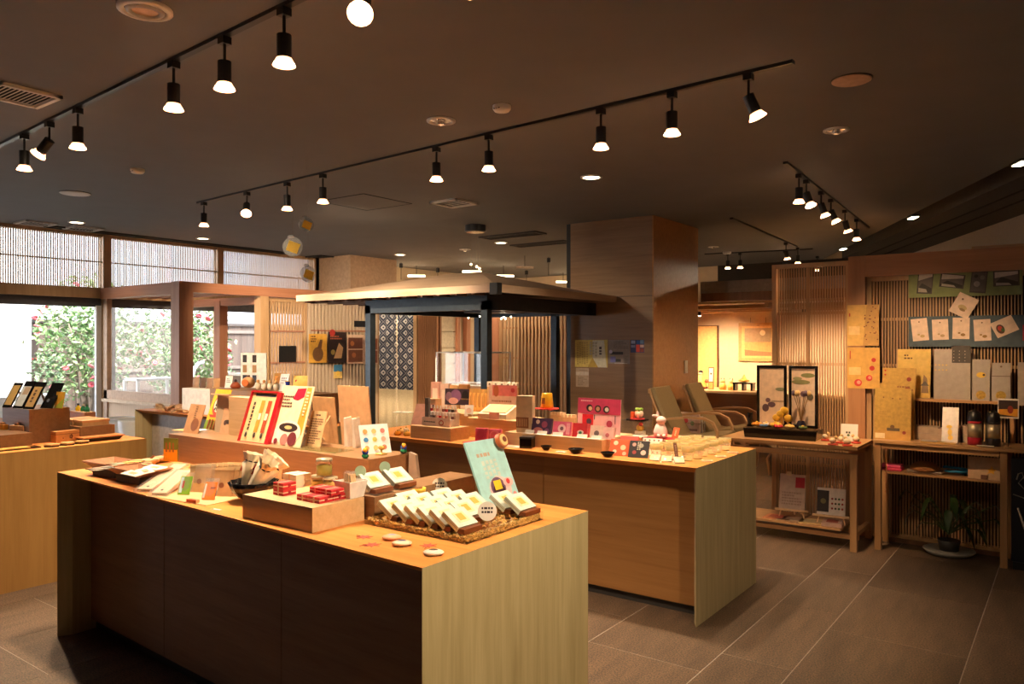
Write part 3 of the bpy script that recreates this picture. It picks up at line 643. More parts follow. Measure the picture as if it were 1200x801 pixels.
lamps([(240, 235), (290, 223), (333, 211), (375, 201), (504, 168), (565, 153), (699, 122), (783, 102), (877, 83)], 'the long middle track', p0, p1,
      [(-8.7, 7.3, 1.2), (-5.4, 2.4, .8), (-8.2, 8.4, 1.0), (-5.6, 6.0, 1.7), (-3.7, 4.6, 1.1), (-2.9, 4.4, .9), (-2.2, 4.3, .9), (-1.8, 4.4, .9), (-.95, 6.5, 1.2)], [SPOT * q for q in (3.5, 1.2, 4, 3, 1.5, 1.1, 1.1, 1.1, 2.3)],
      {1: (.5, -.4), 8: (.35, .2)}, [75] * 8 + [36], {8: WARMC})
p0, p1 = (-1.92, 6.4, CEIL), (-2.15, 10.64, CEIL)
track('short black ceiling track above the wooden post at the right', p0, p1)
lamps([(934, 202), (950, 208), (964, 222), (976, 231), (992, 244), (1004, 255)], 'the right track above the post', p0, p1,
      [(-1.8, 6.3, .8), (-.75, 6.45, 1.1), (-1.3, 6.5, 1.3), (-.9, 6.5, .9), (-3.3, 8.0, .6), (-2.8, 10.9, .9)], [SPOT, SPOT * .8, SPOT * .45, SPOT * .3, SPOT, SPOT],
      {1: (.35, -.1), 2: (.3, .1), 3: (.4, .1), 4: (.2, .3), 5: (0, 0)}, [52, 48, 45, 45, 75, 75], {i: WARMC for i in range(6)})
p0, p1 = (-3.3, 8.9, CEIL), (-3.47, 12.1, CEIL)
track('small black ceiling track between the column and the right track', p0, p1)
lamps([(903, 284), (917, 290), (938, 300)], 'the small track right of the column', p0, p1, [(-3.3, 8.6, .5), (-3.5, 11.0, .8), None], SPOT * .8, {0: (.1, .2)})
p0, p1 = (-5.0, 12.26, CEIL), (-3.36, 12.6, CEIL)
track('far black ceiling track seen right of the column above the alcove', p0, p1)
lamps([((-4.63, 12.3, CEIL), None), ((-4.45, 12.4, CEIL), None), ((-3.76, 12.5, CEIL), None)], 'the far track above the alcove', p0, p1, None, SPOT * .4)
# alcove picture lights
for x in (-4.5, -3.0):
    t = thing('alcove_lamp', 'small warm lamp under the alcove ceiling, %s' % ('left one' if x < -4 else 'right one'), 'lamp', (x, 10.8, 1.96))
    MB().cyl((0, 0, -.05), (0, 0, .06), .03, n=12).build('lamp_body', M_black, t)
    MB().cyl((0, 0, -.054), (0, 0, -.05), .026, n=12).build('bulb_face', M_lampon, t)
    spot('alcove_beam', (x, 10.8, 1.89), (x, 11.6, .9), SPOT * 2.2, 110, 1, (1, .68, .40))
# far linear lamps
for i, (px, py, L) in enumerate(((464, 331, .38), (490, 329, .45), (488, 323, .33), (553, 318, .34), (590, 323, .4), (615, 313, .3), (660, 330, .3))):
    p = atz(px, py, 2.64 if i == 0 else 2.8); on = i not in (1, 5)
    t = thing('linear_lamp', '%s linear lamp under the far ceiling, %s from the left above the pavilion' % ('glowing' if on else 'dim', ORD[i]), 'lamp', p, (0, 0, TH + .15), group='far linear lamps')
    MB().box(-L / 2, L / 2, -.02, .02, -.02, .015).build('lamp_tube', emitm('tube_glow', (1, .72, .4), 5) if on else mat('dim_tube', (.6, .5, .4), .5), t)
    MB().cyl((0, 0, .015), (0, 0, CEIL - p.z), .006, n=6).build('lamp_bracket', M_black, t)
    if i in (0, 3, 6): spot('tube_light', p - Vector((0, 0, .05)), (p.x, p.y, 0), SPOT * 3., 160, 1)
for i, (px, py) in enumerate(((447, 325), (470, 326), (513, 318), (643, 306), (617, 321))):
    p = atX(px, py - 5, -10.1) if px < 500 else atz(px, py - 5, CEIL); p.z = CEIL
    t = thing('hanging_spot', 'thin black hanging spotlight over the pavilion roof, %s from the left' % ['first', 'second', 'third', 'fifth', 'fourth'][i], 'spotlight', p, group='hanging spots over the pavilion')
    MB().cyl((0, 0, -.32), (0, 0, 0), .006, n=6).build('stem', M_black, t); MB().cyl((0, 0, -.10), (0, 0, -.02), .035, n=12).build('lamp_body', M_black, t)
# pendant canopy
p = atz(557, 264, CEIL); t = thing('pendant_lamp', 'dark round pendant canopy with three thin wires and tiny bulbs', 'pendant', p)
MB().cyl((0, 0, -.08), (0, 0, 0), .133, n=28).build('canopy', mat('slate_canopy', (.05, .055, .065), .4), t); MB().cyl((0, 0, -.089), (0, 0, -.08), .116, n=28).build('canopy_ring', M_chrome, t)
for i, (x, y) in enumerate(((-.07, .0), (.0, .03), (.075, -.01))):
    L = .66 + .03 * i
    wi = MB().cyl((x, y, -L), (x, y, -.07), .0016, n=5).build('wire', M_chrome, t)
    for k in range(2): MB().sph((x, y, -L + .17 * k), .013, 8, 6).build('bulb', emitm('bulb_warm', (1, .7, .35), 10), wi)
    MB().box(x - .05, x + .05, y - .004, y + .004, -L - .01, -L).build('bulb_bar', M_chrome, wi)
# hanging gold discs
def leafm():
    if 'yellow_leaf' in MATS: return MATS['yellow_leaf']
    m, n, l, b = _new('yellow_leaf'); n.remove(b)
    d = n.new('ShaderNodeBsdfDiffuse'); tl = n.new('ShaderNodeBsdfTranslucent'); mx = n.new('ShaderNodeMixShader'); nz = n.new('ShaderNodeTexNoise'); nz.inputs['Scale'].default_value = 40
    r = n.new('ShaderNodeValToRGB'); r.color_ramp.elements[0].color = (.75, .48, .06, 1); r.color_ramp.elements[1].color = (.95, .78, .22, 1)
    l.new(nz.outputs['Fac'], r.inputs['Fac']); l.new(r.outputs['Color'], d.inputs['Color']); l.new(r.outputs['Color'], tl.inputs['Color']); mx.inputs['Fac'].default_value = .5
    l.new(d.outputs[0], mx.inputs[1]); l.new(tl.outputs[0], mx.inputs[2]); l.new(mx.outputs[0], n['Material Output'].inputs['Surface']); MATS['yellow_leaf'] = m; return m
for i, (px, py, r, an, lb) in enumerate(((359, 263, .058, .5, 'topmost'), (343, 289, .078, .1, 'middle'), (361, 321, .066, .7, 'lowest'))):
    d = 6.1; x, y = W(px, d); z = HC - (py - CY) / F * d
    t = thing('glass_ornament', 'clear glass disc with a gold leaf square hanging from the ceiling, %s of three' % lb, 'ornament', (x, y, z), (0, 0, TH + an), 'hanging gold leaf discs')
    MB().cyl((0, -.004, 0), (0, .004, 0), r, n=28).build('glass_disc', glass('milky_glass', (.9, .92, .93), .12, .1, .25, (.7, .72, .74)), t)
    MB().cbox((.004, -.006, -.004), (r * 1.15, .003, r * 1.05), 0, 0, .35).build('gold_leaf', leafm(), t)
    MB().sph((-.2 * r, 0, r * 1.03), r * .28, 8, 6, (1.3, .3, .7)).build('glass_loop', MATS['milky_glass'], t)
    MB().cyl((0, 0, r), (0, 0, CEIL - z), .0012, n=4).build('thread', M_chrome, t)
# ================================================================== GARDEN beyond the windows
struct(MB().box(-28, -10.84, -5, 26, -.4, -.1).build('ground', mat('garden_ground', (.22, .2, .17), .9, scale=6, bump=.3)))
FX = -15.7
fn = thing('board_fence', 'weathered brown board fence along the garden', 'fence', (FX, 8.7, -.25))
fm = wood('weathered_board', (.075, .05, .04), (.13, .095, .075), 'z', .8)
bme = MB().box(-.012, .012, .005, .345, 0, 2.14).mesh('board', fm)
for i in range(34): put('board', bme, fn, (0, -6.4 + .35 * i, .0), (0, .0, random.uniform(-.01, .01)))
for z in (.29, 1.157, 1.97): MB().box(.012, .05, -6.4, 5.4, z, z + .07).build('rail', mat('fence_rail', (.16, .13, .11), .8), fn)
for i in range(6): MB().box(.012, .10, -6.1 + 2.2 * i, -6.0 + 2.2 * i, 0, 2.1).build('post', fm, fn)
MB().box(-.05, .05, -6.4, 5.4, 2.14, 2.2).build('cap', mat('fence_cap', (.07, .06, .055), .8), fn)
nh = thing('neighbour_house', 'white plastered house wall beyond the garden fence', 'house', (-19.7, 9.3, -.2))
MB().box(-.2, 0, -14, 12, 0, 7.5).build('wall', mat('bright_plaster', (.42, .41, .45), .8, var=.02), nh)
for y in (-1.2, 2.0, 4.8): MB().box(.0, .05, y, y + .14, 0, 5.5).build('drain_pipe', mat('pipe_grey', (.35, .42, .46), .5), nh)
for y in (-3.4, .4, 3.2): MB().box(.0, .04, y, y + 1.2, 2.9, 4.1).build('window', mat('grey_window', (.42, .47, .52), .3), nh)
ah = thing('annex_house', 'white annex wall with a pale shutter door at the left of the garden', 'house', (-14.6, 3.9, 0))
MB(ah.location).box(-14.8, -14.6, 1.2, 5.8, -.1, 5).build('wall', mat('annex_plaster', (.55, .53, .5), .8, var=.02), ah)
MB(ah.location).box(-14.6, -14.55, 3.7, 5.1, .2, 2.2).build('shutter', mat('shutter', (.30, .28, .23), .7), ah)
b = MB(ah.location); b.box(-14.6, -14.52, 3.61, 3.7, 0, 2.3); b.box(-14.6, -14.52, 5.1, 5.2, 0, 2.3); b.box(-14.6, -14.52, 3.7, 5.1, 2.2, 2.3); b.build('door_frame', mat('door_frame_grey', (.36, .36, .36), .6), ah)
for i in range(8): MB(ah.location).box(-14.55, -14.542, 3.75 + .17 * i, 3.76 + .17 * i, .2, 2.2).build('shutter_rib', mat('shutter_rib', (.5, .46, .4), .7), ah)
# camellia
def tree(label, c, h, sx, sy, n, nf, lc, seed):
    rnd = random.Random(seed)
    t = thing('camellia_tree', label, 'tree', (c[0], c[1], -.1))
    b = MB()
    for k in range(6):
        a = k * 1.05 + seed; e = Vector((sx * .6 * math.cos(a), sy * .6 * math.sin(a), h * rnd.uniform(.65, .9)))
        b.tube([(0.02 * k, 0, 0), e * .35 + Vector((0, 0, h * .08)), e * .7 + Vector((.05, .05, .05)), e], [.045, .035, .02, .008])
    b.build('trunk', mat('bark', (.22, .17, .13), .9), t, True)
    for li, col in enumerate(lc):
        b = MB()
        for i in range(n // len(lc)):
            while True:
                u = Vector((rnd.uniform(-1, 1), rnd.uniform(-1, 1), rnd.uniform(-1, 1)))
                if .25 < u.length < 1: break
            p = Vector((u.x * sx, u.y * sy, h * .62 + u.z * h * .40))
            if rnd.random() < .25: p += Vector((rnd.gauss(0, .12), rnd.gauss(0, .12), rnd.gauss(0, .12)))
            q = Euler((rnd.uniform(-1, 1), rnd.uniform(-1, 1), rnd.uniform(0, 6.28))).to_matrix(); s = rnd.uniform(.04, .07)
            b.add([p + q @ Vector(v) * s for v in ((-1, 0, 0), (-.2, .5, .12), (1, 0, 0), (-.2, -.5, .12))], [(0, 1, 2), (0, 2, 3)])
        b.build('foliage', mat('leaf_%d_%d' % (seed, li), col, .35), t, kind='stuff')
    fm_ = [mat('petal_pink', (.55, .08, .10), .6), mat('petal_rose', (.60, .16, .17), .6), mat('petal_red', (.42, .03, .05), .6)]
    fme = []
    for m in fm_:
        b = MB()
        for k in range(6):
            a = k * PI / 3; b.sph((.028 * math.cos(a), .028 * math.sin(a), 0), .03, 6, 4, (1, 1, .5))
        b.sph((0, 0, .012), .014, 6, 4); fme.append(b.mesh('flower', m))
    for i in range(nf):
        a = rnd.uniform(0, 6.28); v = rnd.uniform(-.8, .9); r_ = math.sqrt(1 - v * v * .9)
        put('flower', fme[i % 3], t, (sx * r_ * math.cos(a), sy * r_ * math.sin(a), h * .62 + v * h * .38), (rnd.uniform(-1, 1), rnd.uniform(-1, 1), 0))
GL = [(.10, .20, .06), (.19, .32, .11), (.34, .42, .22)]
tree('camellia tree with pink flowers seen through the left window', (-13.4, 6.2), 2.75, .87, .8, 2400, 26, GL, 3)
tree('camellia tree with pink flowers seen through the glazed side screen', (-13.8, 8.1), 2.4, .95, .87, 2200, 24, GL, 5)
def shrub(label, c, h, r, n, seed):
    rnd = random.Random(seed); t = thing('garden_shrub', label, 'shrub', (c[0], c[1], -.1)); b = MB()
    for i in range(n):
        a = rnd.uniform(0, 6.28); rr = r * math.sqrt(rnd.random()); z = h * rnd.random(); p = Vector((rr * math.cos(a) * (1.1 - .5 * z / h), rr * math.sin(a) * (1.1 - .5 * z / h), z))
        q = Euler((rnd.uniform(-1, 1), rnd.uniform(-1, 1), rnd.uniform(0, 6.28))).to_matrix(); s = rnd.uniform(.03, .055)
        b.add([p + q @ Vector(v) * s for v in ((-1, 0, 0), (-.2, .4, .1), (1, 0, 0), (-.2, -.4, .1))], [(0, 1, 2), (0, 2, 3)])
    b.build('foliage', mat('shrub_leaf_%d' % seed, (.10, .17, .08), .5), t, kind='stuff')
    MB().cyl((0, 0, 0), (0, 0, h * .6), .02, .012).build('stem', MATS['bark'], t)
shrub('pale green shrub below the camellia at the left window', (-12.7, 5.26), 1.45, .37, 700, 11)
shrub('low shrub beside the garden bench', (-12.3, 7.3), .85, .33, 400, 12)
shrub('small leafy bush by the fence', (-14.7, 9.5), 1.6, .4, 500, 13)
bn = thing('garden_bench', 'whitish stone bench in the garden by the left window', 'bench', (-11.8, 4.57, -.1))
MB().box(-.25, .25, -.5, .5, .82, .88).build('slab', mat('pale_stone', (.62, .60, .56), .8), bn)
for y in (-.35, .35): MB().box(-.18, .18, y - .1, y + .1, 0, .82).build('support', MATS['pale_stone'], bn)
gc = thing('garden_cart', 'white framed garden rack under the shrub', 'rack', (-11.9, 6.5, -.1))
b = MB()
for x in (-.2, .2):
    for y in (-.35, .35): b.box(x - .02, x + .02, y - .02, y + .02, 0, 1.05)
for z in (.5, 1.02): b.box(-.22, .22, -.37, .37, z, z + .03)
b.build('rack_frame', mat('white_wood', (.7, .7, .68), .6), gc)
fp = thing('garden_tap', 'curved grey garden tap pipe behind the glazed screen', 'tap', (-12.6, 7.6, -.1))
MB().tube([(0, 0, 0), (0, 0, 1.0), (0, .04, 1.15), (0, .12, 1.24), (0, .22, 1.26)], .035, 10).build('pipe', mat('grey_pipe', (.55, .6, .62), .4), fp, True)
MB().cyl((0, 0, 0), (0, 0, .04), .1).build('pipe_base', M_plinth, fp)
pl = thing('garden_planter', 'brown wooden planter box behind the glazed screen', 'planter', (-12.1, 8.8, -.1))
MB().box(-.25, .25, -.6, .6, .05, 1.02).build('planter_box', wood('planter_wood', (.16, .09, .055), (.22, .13, .08), 'y', .7), pl)
MB().box(-.28, .28, -.63, .63, 1.02, 1.06).build('planter_rim', mat('planter_rim', (.6, .5, .4), .7), pl)
for i in range(4):
    MB().box(-.22, .22, -.55 + .3 * i, -.53 + .3 * i, 0, .05).build('planter_foot', M_plinth, pl)
# ================================================================== GOODS: builders
def text_mesh(x0, z0, x1, z1, lines, y, seed=0, vert=False):
    rnd = random.Random(seed); b = MB()
    if vert:
        cw = (x1 - x0) / lines
        for i in range(lines):
            z = z1; xa = x0 + cw * i + cw * .15; xb = x0 + cw * (i + 1) - cw * .15
            while z > z0 + cw * .4:
                h = cw * rnd.uniform(.35, .8); zz = max(z0, z - h)
                b.quad((xa, y, zz), (xb, y, zz), (xb, y, z), (xa, y, z)); z = zz - cw * .25
    else:
        ch = (z1 - z0) / lines
        for i in range(lines):
            x = x0; zb = z0 + ch * i + ch * .25; zt = z0 + ch * (i + 1) - ch * .2; xe = x1 - (x1 - x0) * rnd.choice([0, 0, .15, .35])
            while x < xe - ch * .3:
                w_ = ch * rnd.uniform(.4, .9); xx = min(xe, x + w_)
                b.quad((x, y, zb), (xx, y, zb), (xx, y, zt), (x, y, zt)); x = xx + ch * .22
    return b
def prints(parent, wd, ht, els, y=-.0006, z0=0.):
    for i, e in enumerate(els):
        yy = y - .0004 * (i + 1); k = e[0]
        if k == 'r':
            x0, a, x1, c = (e[1] - .5) * wd, e[2] * ht + z0, (e[3] - .5) * wd, e[4] * ht + z0
            MB().quad((x0, yy, a), (x1, yy, a), (x1, yy, c), (x0, yy, c)).build('printed_block', cm(e[5]) if isinstance(e[5], tuple) else e[5], parent)
        elif k == 'd':
            n = 20; c = ((e[1] - .5) * wd, e[2] * ht + z0); rx = e[3] * wd; rz = (e[5] if len(e) > 5 else e[3] * wd / ht) * ht
            MB().quad(*[(c[0] + rx * math.cos(2 * PI * j / n), yy, c[1] + rz * math.sin(2 * PI * j / n)) for j in range(n)]).build('printed_circle', cm(e[4]), parent)
        elif k in 'tv':
            text_mesh((e[1] - .5) * wd, e[2] * ht + z0, (e[3] - .5) * wd, e[4] * ht + z0, e[5], yy, int(wd * 1e4) + i, k == 'v').build('printed_text', cm(e[6]), parent)
        elif k == 'p':
            MB().quad(*[((x - .5) * wd, yy, z * ht + z0) for x, z in e[1]]).build('printed_shape', cm(e[2]), parent)
def card(name, label, cat, loc, wd, ht, m, rz=0., tilt=0., th=.003, els=(), group=None, stand=None, part='card'):
    t = thing(name, label, cat, loc, (-tilt, 0, rz), group)
    MB().box(-wd / 2, wd / 2, 0, th, 0, ht).build(part, m, t)
    prints(t, wd, ht, els)
    if stand == 'strut':
        a = tilt; b = MB(); h = ht * .6; n = Euler((tilt, 0, 0)).to_matrix()
        foot = n @ Vector((0, h * math.sin(tilt) + .5 * h * .5, -0.0)); 
        tp = Vector((0, th, h)); ft = n @ Vector((0, (Euler((-tilt, 0, 0)).to_matrix() @ tp).y + .10 * ht / .2, 0))
        for x in (-.25 * wd, .25 * wd) if wd > .15 else (0,):
            MB().tube([tp + Vector((x, 0, 0)), ft + Vector((x, 0, 0))], .004, 4).build('strut', m, t)
    return t
def pxcard(name, label, cat, l, r, top, bot, z, m, rz=0., tilt=0., th=.003, els=(), group=None, stand=None, ymid=None, part='card'):
    p = atz((l + r) / 2, bot, z) if ymid is None else ymid
    wd = abs(r - l) / abs(pxm(p, rz)); ht = (bot - top) / F * depth(p) / math.cos(tilt)
    return card(name, label, cat, p, wd, ht, m, rz, tilt, th, els, group, stand, part)
def boxm(name, label, cat, x0, x1, y0, y1, z0, z1, m, bevel=.002, group=None):
    t = MB(((x0 + x1) / 2, (y0 + y1) / 2, z0)).box(x0, x1, y0, y1, z0, z1).build(name, m, None, False, bevel, ((x0 + x1) / 2, (y0 + y1) / 2, z0))
    return tag(t, label, cat, group)
def riser(label, x0, x1, y0, y1, z0, z1, m=M_box, joint=None):
    t = thing('display_riser', label, 'riser', ((x0 + x1) / 2, (y0 + y1) / 2, z0)); o = t.location
    e = .012
    MB(o).box(x0, x1, y0, y1, z1 - e, z1).build('riser_top', m, t)
    MB(o).box(x0, x1, y0, y0 + e, z0, z1 - e).build('front_board', m, t); MB(o).box(x0, x1, y1 - e, y1, z0, z1 - e).build('back_board', m, t)
    MB(o).box(x0, x0 + e, y0 + e, y1 - e, z0, z1 - e).build('side_board', m, t); MB(o).box(x1 - e, x1, y0 + e, y1 - e, z0, z1 - e).build('side_board', m, t)
    return t
def packet(name, label, cat, loc, wd, ht, th, m, rz, tilt, inner=None, group=None, els=()):
    """a sealed clear bag, optionally with a coloured content sheet"""
    t = thing(name, label, cat, loc, (-tilt, 0, rz), group)
    b = MB(); N = 5
    for s in (-1, 1):
        n0 = len(b.v)
        for j in range(N + 1):
            for i in range(N + 1):
                u = i / N; v = j / N; bul = math.sin(PI * u) * math.sin(PI * v) * th / 2
                b.v.append(Vector(((u - .5) * wd, th / 2 + s * bul, v * ht)))
        for j in range(N):
            for i in range(N):
                k = n0 + j * (N + 1) + i; b.f.append((k, k + 1, k + N + 2, k + N + 1))
    b.build('clear_bag', m, t, True)
    if inner: MB().box(-wd * .42, wd * .42, th * .25, th * .75, ht * .04, ht * .82).build('content', inner, t)
    prints(t, wd * .84, ht * .78, els, th * .25, ht * .04)
    return t
def lathed(name, label, cat, loc, prof, m, n=20, group=None, part=None, **k):
    if part is None:
        o = MB().lathe(prof, n=n, **k).build(name, m, None, True, 0, loc); return tag(o, label, cat, group)
    t = thing(name, label, cat, loc, group=group); MB().lathe(prof, n=n, **k).build(part, m, t, True); return t
def bird(label, loc, rz=0.):
    t = thing('bird_figurine', label, 'figurine', loc, (0, 0, rz))
    MB().sph((0, 0, .012), .02, 12, 8, (1.1, .8, .6)).build('base', cm((25, 110, 70), .2), t, True)
    MB().sph((0, 0, .03), .017, 12, 8, (1, .85, .95)).build('body', cm((30, 60, 170), .2), t, True)
    MB().sph((.012, -.004, .04), .011, 10, 7).build('head', cm((225, 170, 40), .2), t, True)
    MB().cyl((.020, -.006, .04), (.029, -.009, .038), .004, .0005, 8).build('beak', cm((200, 90, 30)), t)
    MB().sph((-.006, .0, .038), .011, 8, 6, (1.2, .5, .6)).build('wing', cm((190, 205, 225), .2), t, True)
# ================================================================== FOREGROUND COUNTER
zr = 1.0; zs = .938
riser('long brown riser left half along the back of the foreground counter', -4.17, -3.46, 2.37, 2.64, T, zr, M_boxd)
riser('long brown riser right half with a lit pale end on the foreground counter', -3.457, -2.53, 2.37, 2.64, T, zr, M_boxd)
MB((-2.99, 2.5, T)).box(-2.53, -2.527, 2.37, 2.64, T, zr).build('lit_end_sheet', M_box, bpy.data.objects['display_riser.001'])  # paler sheet paints the light falling on the riser's right end
riser('small low riser under the red gift boxes at the foreground counter front', -2.58, -2.17, 1.765, 2.01, T, zs, M_box)
# -- bark trays with dried leaves
def barktray(label, l, seed, rz):
    t = thing('bark_tray', label, 'tray', l, (0, 0, rz))
    w0, d0, w1, d1, h = .10, .055, .15, .085, .065
    b = MB()
    b.hexa([(-w0, -d0, 0), (w0, -d0, 0), (w0, d0, 0), (-w0, d0, 0)], [(-w0 * 1.05, -d0 * 1.05, h * .55), (w0 * 1.05, -d0 * 1.05, h * .55), (w0 * 1.05, d0 * 1.05, h * .55), (-w0 * 1.05, d0 * 1.05, h * .55)])
    b.build('tray_base', mat('dark_bark', (.05, .035, .03), .6), t)
    b = MB(); a = [(-w0, -d0, h * .55), (w0, -d0, h * .55), (w0, d0, h * .55), (-w0, d0, h * .55)]; c = [(-w1, -d1, h), (w1, -d1, h), (w1, d1, h), (-w1, d1, h)]
    n = 4; b.add(a + c, [(0, 1, 2, 3)] + [(i, (i + 1) % 4, 4 + (i + 1) % 4, 4 + i) for i in range(4)])
    o = b.build('tray_rim', wood('tray_wood', (.38, .14, .06), (.50, .22, .10), 'x', .4, 2), t); s = o.modifiers.new('s', 'SOLIDIFY'); s.thickness = .006
    return t
bt1 = barktray('rear bark tray with grey and yellow leaf fans on the foreground counter', atz(134, 556, T), 1, .05)
bt2 = barktray('front bark tray with pale paper pieces on the foreground counter', atz(163, 564, T), 2, .05)
def leaf(label, loc, c, rz, s=.05, name='leaf_fan', tilt=.3):
    t = thing(name, label, 'leaf fan', loc, (tilt, 0, rz), 'leaf fans in the bark trays')
    b = MB(); n = 9
    pts = [(s * (i / n - .5) * 2, s * .42 * math.sin(PI * i / n)) for i in range(n + 1)] + [(s * (.5 - i / n) * 2, -s * .42 * math.sin(PI * i / n)) for i in range(1, n)]
    b.prism(pts, 0, .003).build('blade', cm(c, .6), t); MB().box(-s * 1.25, s, -.0015, .0015, .002, .005).build('rib', cm((120, 85, 50)), t)
for i, (px, py, c, a, lb) in enumerate(((113, 547, (170, 160, 140), .6, 'grey'), (124, 545, (150, 142, 130), .8, 'darker grey'), (138, 541, (190, 165, 125), .9, 'tan'), (149, 539, (222, 172, 50), .6, 'yellow'), (161, 537, (228, 178, 60), .5, 'bright yellow'), (172, 540, (196, 150, 90), .2, 'light brown'))):
    leaf('%s leaf fan lying in the rear bark tray' % lb, atz(px, py + 3, T + .068), c, a, .042)
for i, (px, py, rz_) in enumerate(((156, 555, .2), (170, 552, -.2), (182, 548, .3))):
    p = atz(px, py, T + .066); t = thing('paper_piece', 'pale folded paper piece in the front bark tray, %s from the left' % ORD[i], 'paper', p, (.12, .08, rz_), 'papers in the front bark tray')
    MB().box(-.05, .05, -.03, .03, 0, .004).build('sheet', M_paper, t); MB().box(-.02, .02, -.012, .012, .004, .005).build('stamp', cm((190, 150, 110)), t)
for i, (px, py) in enumerate(((176, 536), (190, 533), (203, 531))):
    p = atz(px, py + 8, T); t = thing('wood_craft', 'pale wooden craft disc at the end of the riser, %s from the left' % ORD[i], 'craft', p, (0, 0, i), 'wooden craft discs')
    MB().lathe([(.001, .0), (.035, .004), (.05, .02), (.045, .03), (.001, .035)], n=14).build('disc_body', cm((215, 165, 110)), t, True); MB().cyl((0, 0, .03), (.02, .01, .05), .006).build('knob', cm((170, 110, 70)), t)
# -- long cellophane packs
for i, (a, b_, lb) in enumerate((((167, 577), (211, 546), 'upper'), ((184, 582), (217, 553), 'lower'))):
    p = atz(*a, T); q = atz(*b_, T + .06); v = q - p; L = v.length; rz_ = math.atan2(v.y, v.x); el = math.asin(v.z / L)
    t = thing('cellophane_pack', 'long clear wrapped wooden pack leaning on the bark tray, %s one' % lb, 'pack', p + Vector((0, 0, .005)), (0, -el, rz_), 'long cellophane packs')
    MB().box(.02, L, -.032, .032, 0, .006).build('content', wood('pack_board', (.60, .42, .26), (.72, .54, .36), 'x'), t)
    MB().box(0, L + .01, -.042, .042, -.003, .010).build('wrapper', M_cello, t); MB().cyl((.05, 0, .006), (.05, 0, .008), .006).build('seal', cm((60, 45, 40)), t)
# -- paper mat and packets
p = atz(232, 585, T); mt = thing('paper_mat', 'pale paper mat under the small packets at the foreground counter', 'mat', p, (0, 0, .1))
MB().box(-.26, .14, -.07, .12, 0, .002).build('sheet', cm((222, 180, 130)), mt); MB().box(-.255, .135, -.065, -.06, .002, .003).build('border', cm((200, 150, 100)), mt)
p0 = atz(232, 577, T); p1 = atz(258, 582, T)
k = 0
for row, (bp, n, sp) in enumerate(((p0, 8, .017), (p1, 10, .017))):
    for i in range(n):
        t = thing('craft_packet', 'kraft paper packet standing in the %s row behind the paper mat, %s from the front' % (['left', 'right'][row], ORD[i]), 'packet', bp + Vector((.012 * i, .019 * i, 0)), (-.22, 0, .5), 'standing craft packets')
        MB().box(-.05, .05, 0, .006, 0, .115).build('pouch', cm((205, 165, 120)), t); MB().box(-.052, .052, -.001, .007, .115, .125).build('header', cm((226, 196, 150)), t)
        MB().cyl((0, -.001, .05), (0, .0, .05), .012, n=10).build('stamp', cm((150, 90, 60)), t)
packet('snack_packet', 'clear packet with green and red content leaning on the craft packets', 'packet', atz(214, 580, T + .002), .062, .105, .012, M_cello, .55, .45, cm((120, 165, 40)), None, (('r', .05, .1, .3, .95, (190, 215, 225)), ('r', .25, .35, .42, .75, (190, 40, 40))))
packet('snack_packet', 'clear packet with orange content leaning on the craft packets', 'packet', atz(243, 586, T + .002), .062, .10, .012, M_cello, .55, .5, cm((230, 120, 40)), None, (('r', .0, .1, .15, .9, (225, 205, 200)), ('r', .5, .6, .95, .72, (150, 70, 30))))
packet('clear_bag', 'empty crinkled clear bag behind the craft packets', 'bag', atz(236, 566, T + .06), .10, .085, .03, M_cello, .4, .2)
p = atz(226, 588, T + .004); t = thing('wooden_stick', 'short reddish wooden stick lying on the paper mat', 'stick', p, (0, 0, .15)); MB().box(-.028, .028, -.009, .009, 0, .012).build('stick_body', cm((205, 95, 55)), t); MB().box(.028, .03, -.009, .009, 0, .012).build('stick_end', cm((230, 170, 120)), t)
p = atz(254, 597, T); t = thing('paper_tag', 'small white paper tag at the counter edge left of the black bowl', 'tag', p, (0, 0, .2)); MB().box(-.025, .02, -.008, .008, 0, .002).build('tag_paper', M_wpaper, t); MB().cyl((-.02, 0, .002), (-.02, 0, .003), .003).build('eyelet', M_black, t)
# -- black scalloped bowl with wrapped bundles
p = atz(290, 590, T) + Vector((-.03, .05, 0)); t = thing('scalloped_bowl', 'black scalloped bowl holding white wrapped bundles', 'bowl', p)
pr = [(.001, .002), (.04, .0), (.045, .012), (.06, .02), (.085, .05), (.10, .085)]
MB().lathe(pr, n=60, wave=.05, wn_=12).build('bowl_body', M_lacq, t, True).modifiers.new('s', 'SOLIDIFY').thickness = .004
MB().lathe([(.03, 0), (.034, .006), (.04, .01)], n=20).build('bowl_foot', M_lacq, t, True)
def bundle(label, loc, rot, L):
    t = thing('wrapped_bundle', label, 'bundle', loc, rot, 'wrapped bundles in the black bowl')
    MB().lathe([(.003, 0), (.014, .03), (.034, L * .72), (.024, L * .8), (.036, L * .92), (.04, L)], n=28, wave=.16, wn_=7).build('wrap', cm((240, 224, 196)), t, True)
    MB().box(-.034, -.028, -.011, .011, L * .5, L * .62).build('seal', cm((200, 60, 30)), t); MB().cyl((0, 0, L * .79), (0, 0, L * .82), .027, n=10).build('tie', M_black, t)
for i, (dx, ry, rx, L) in enumerate(((-.045, .25, -.1, .17), (-.01, .6, -.15, .2), (.01, .75, -.3, .2), (.03, .65, .15, .19))):
    bundle('white wrapped bundle leaning in the black bowl, %s from the left' % ORD[i], p + Vector((dx - .03, -.01 * i, .03)), (rx, ry, .5), L)
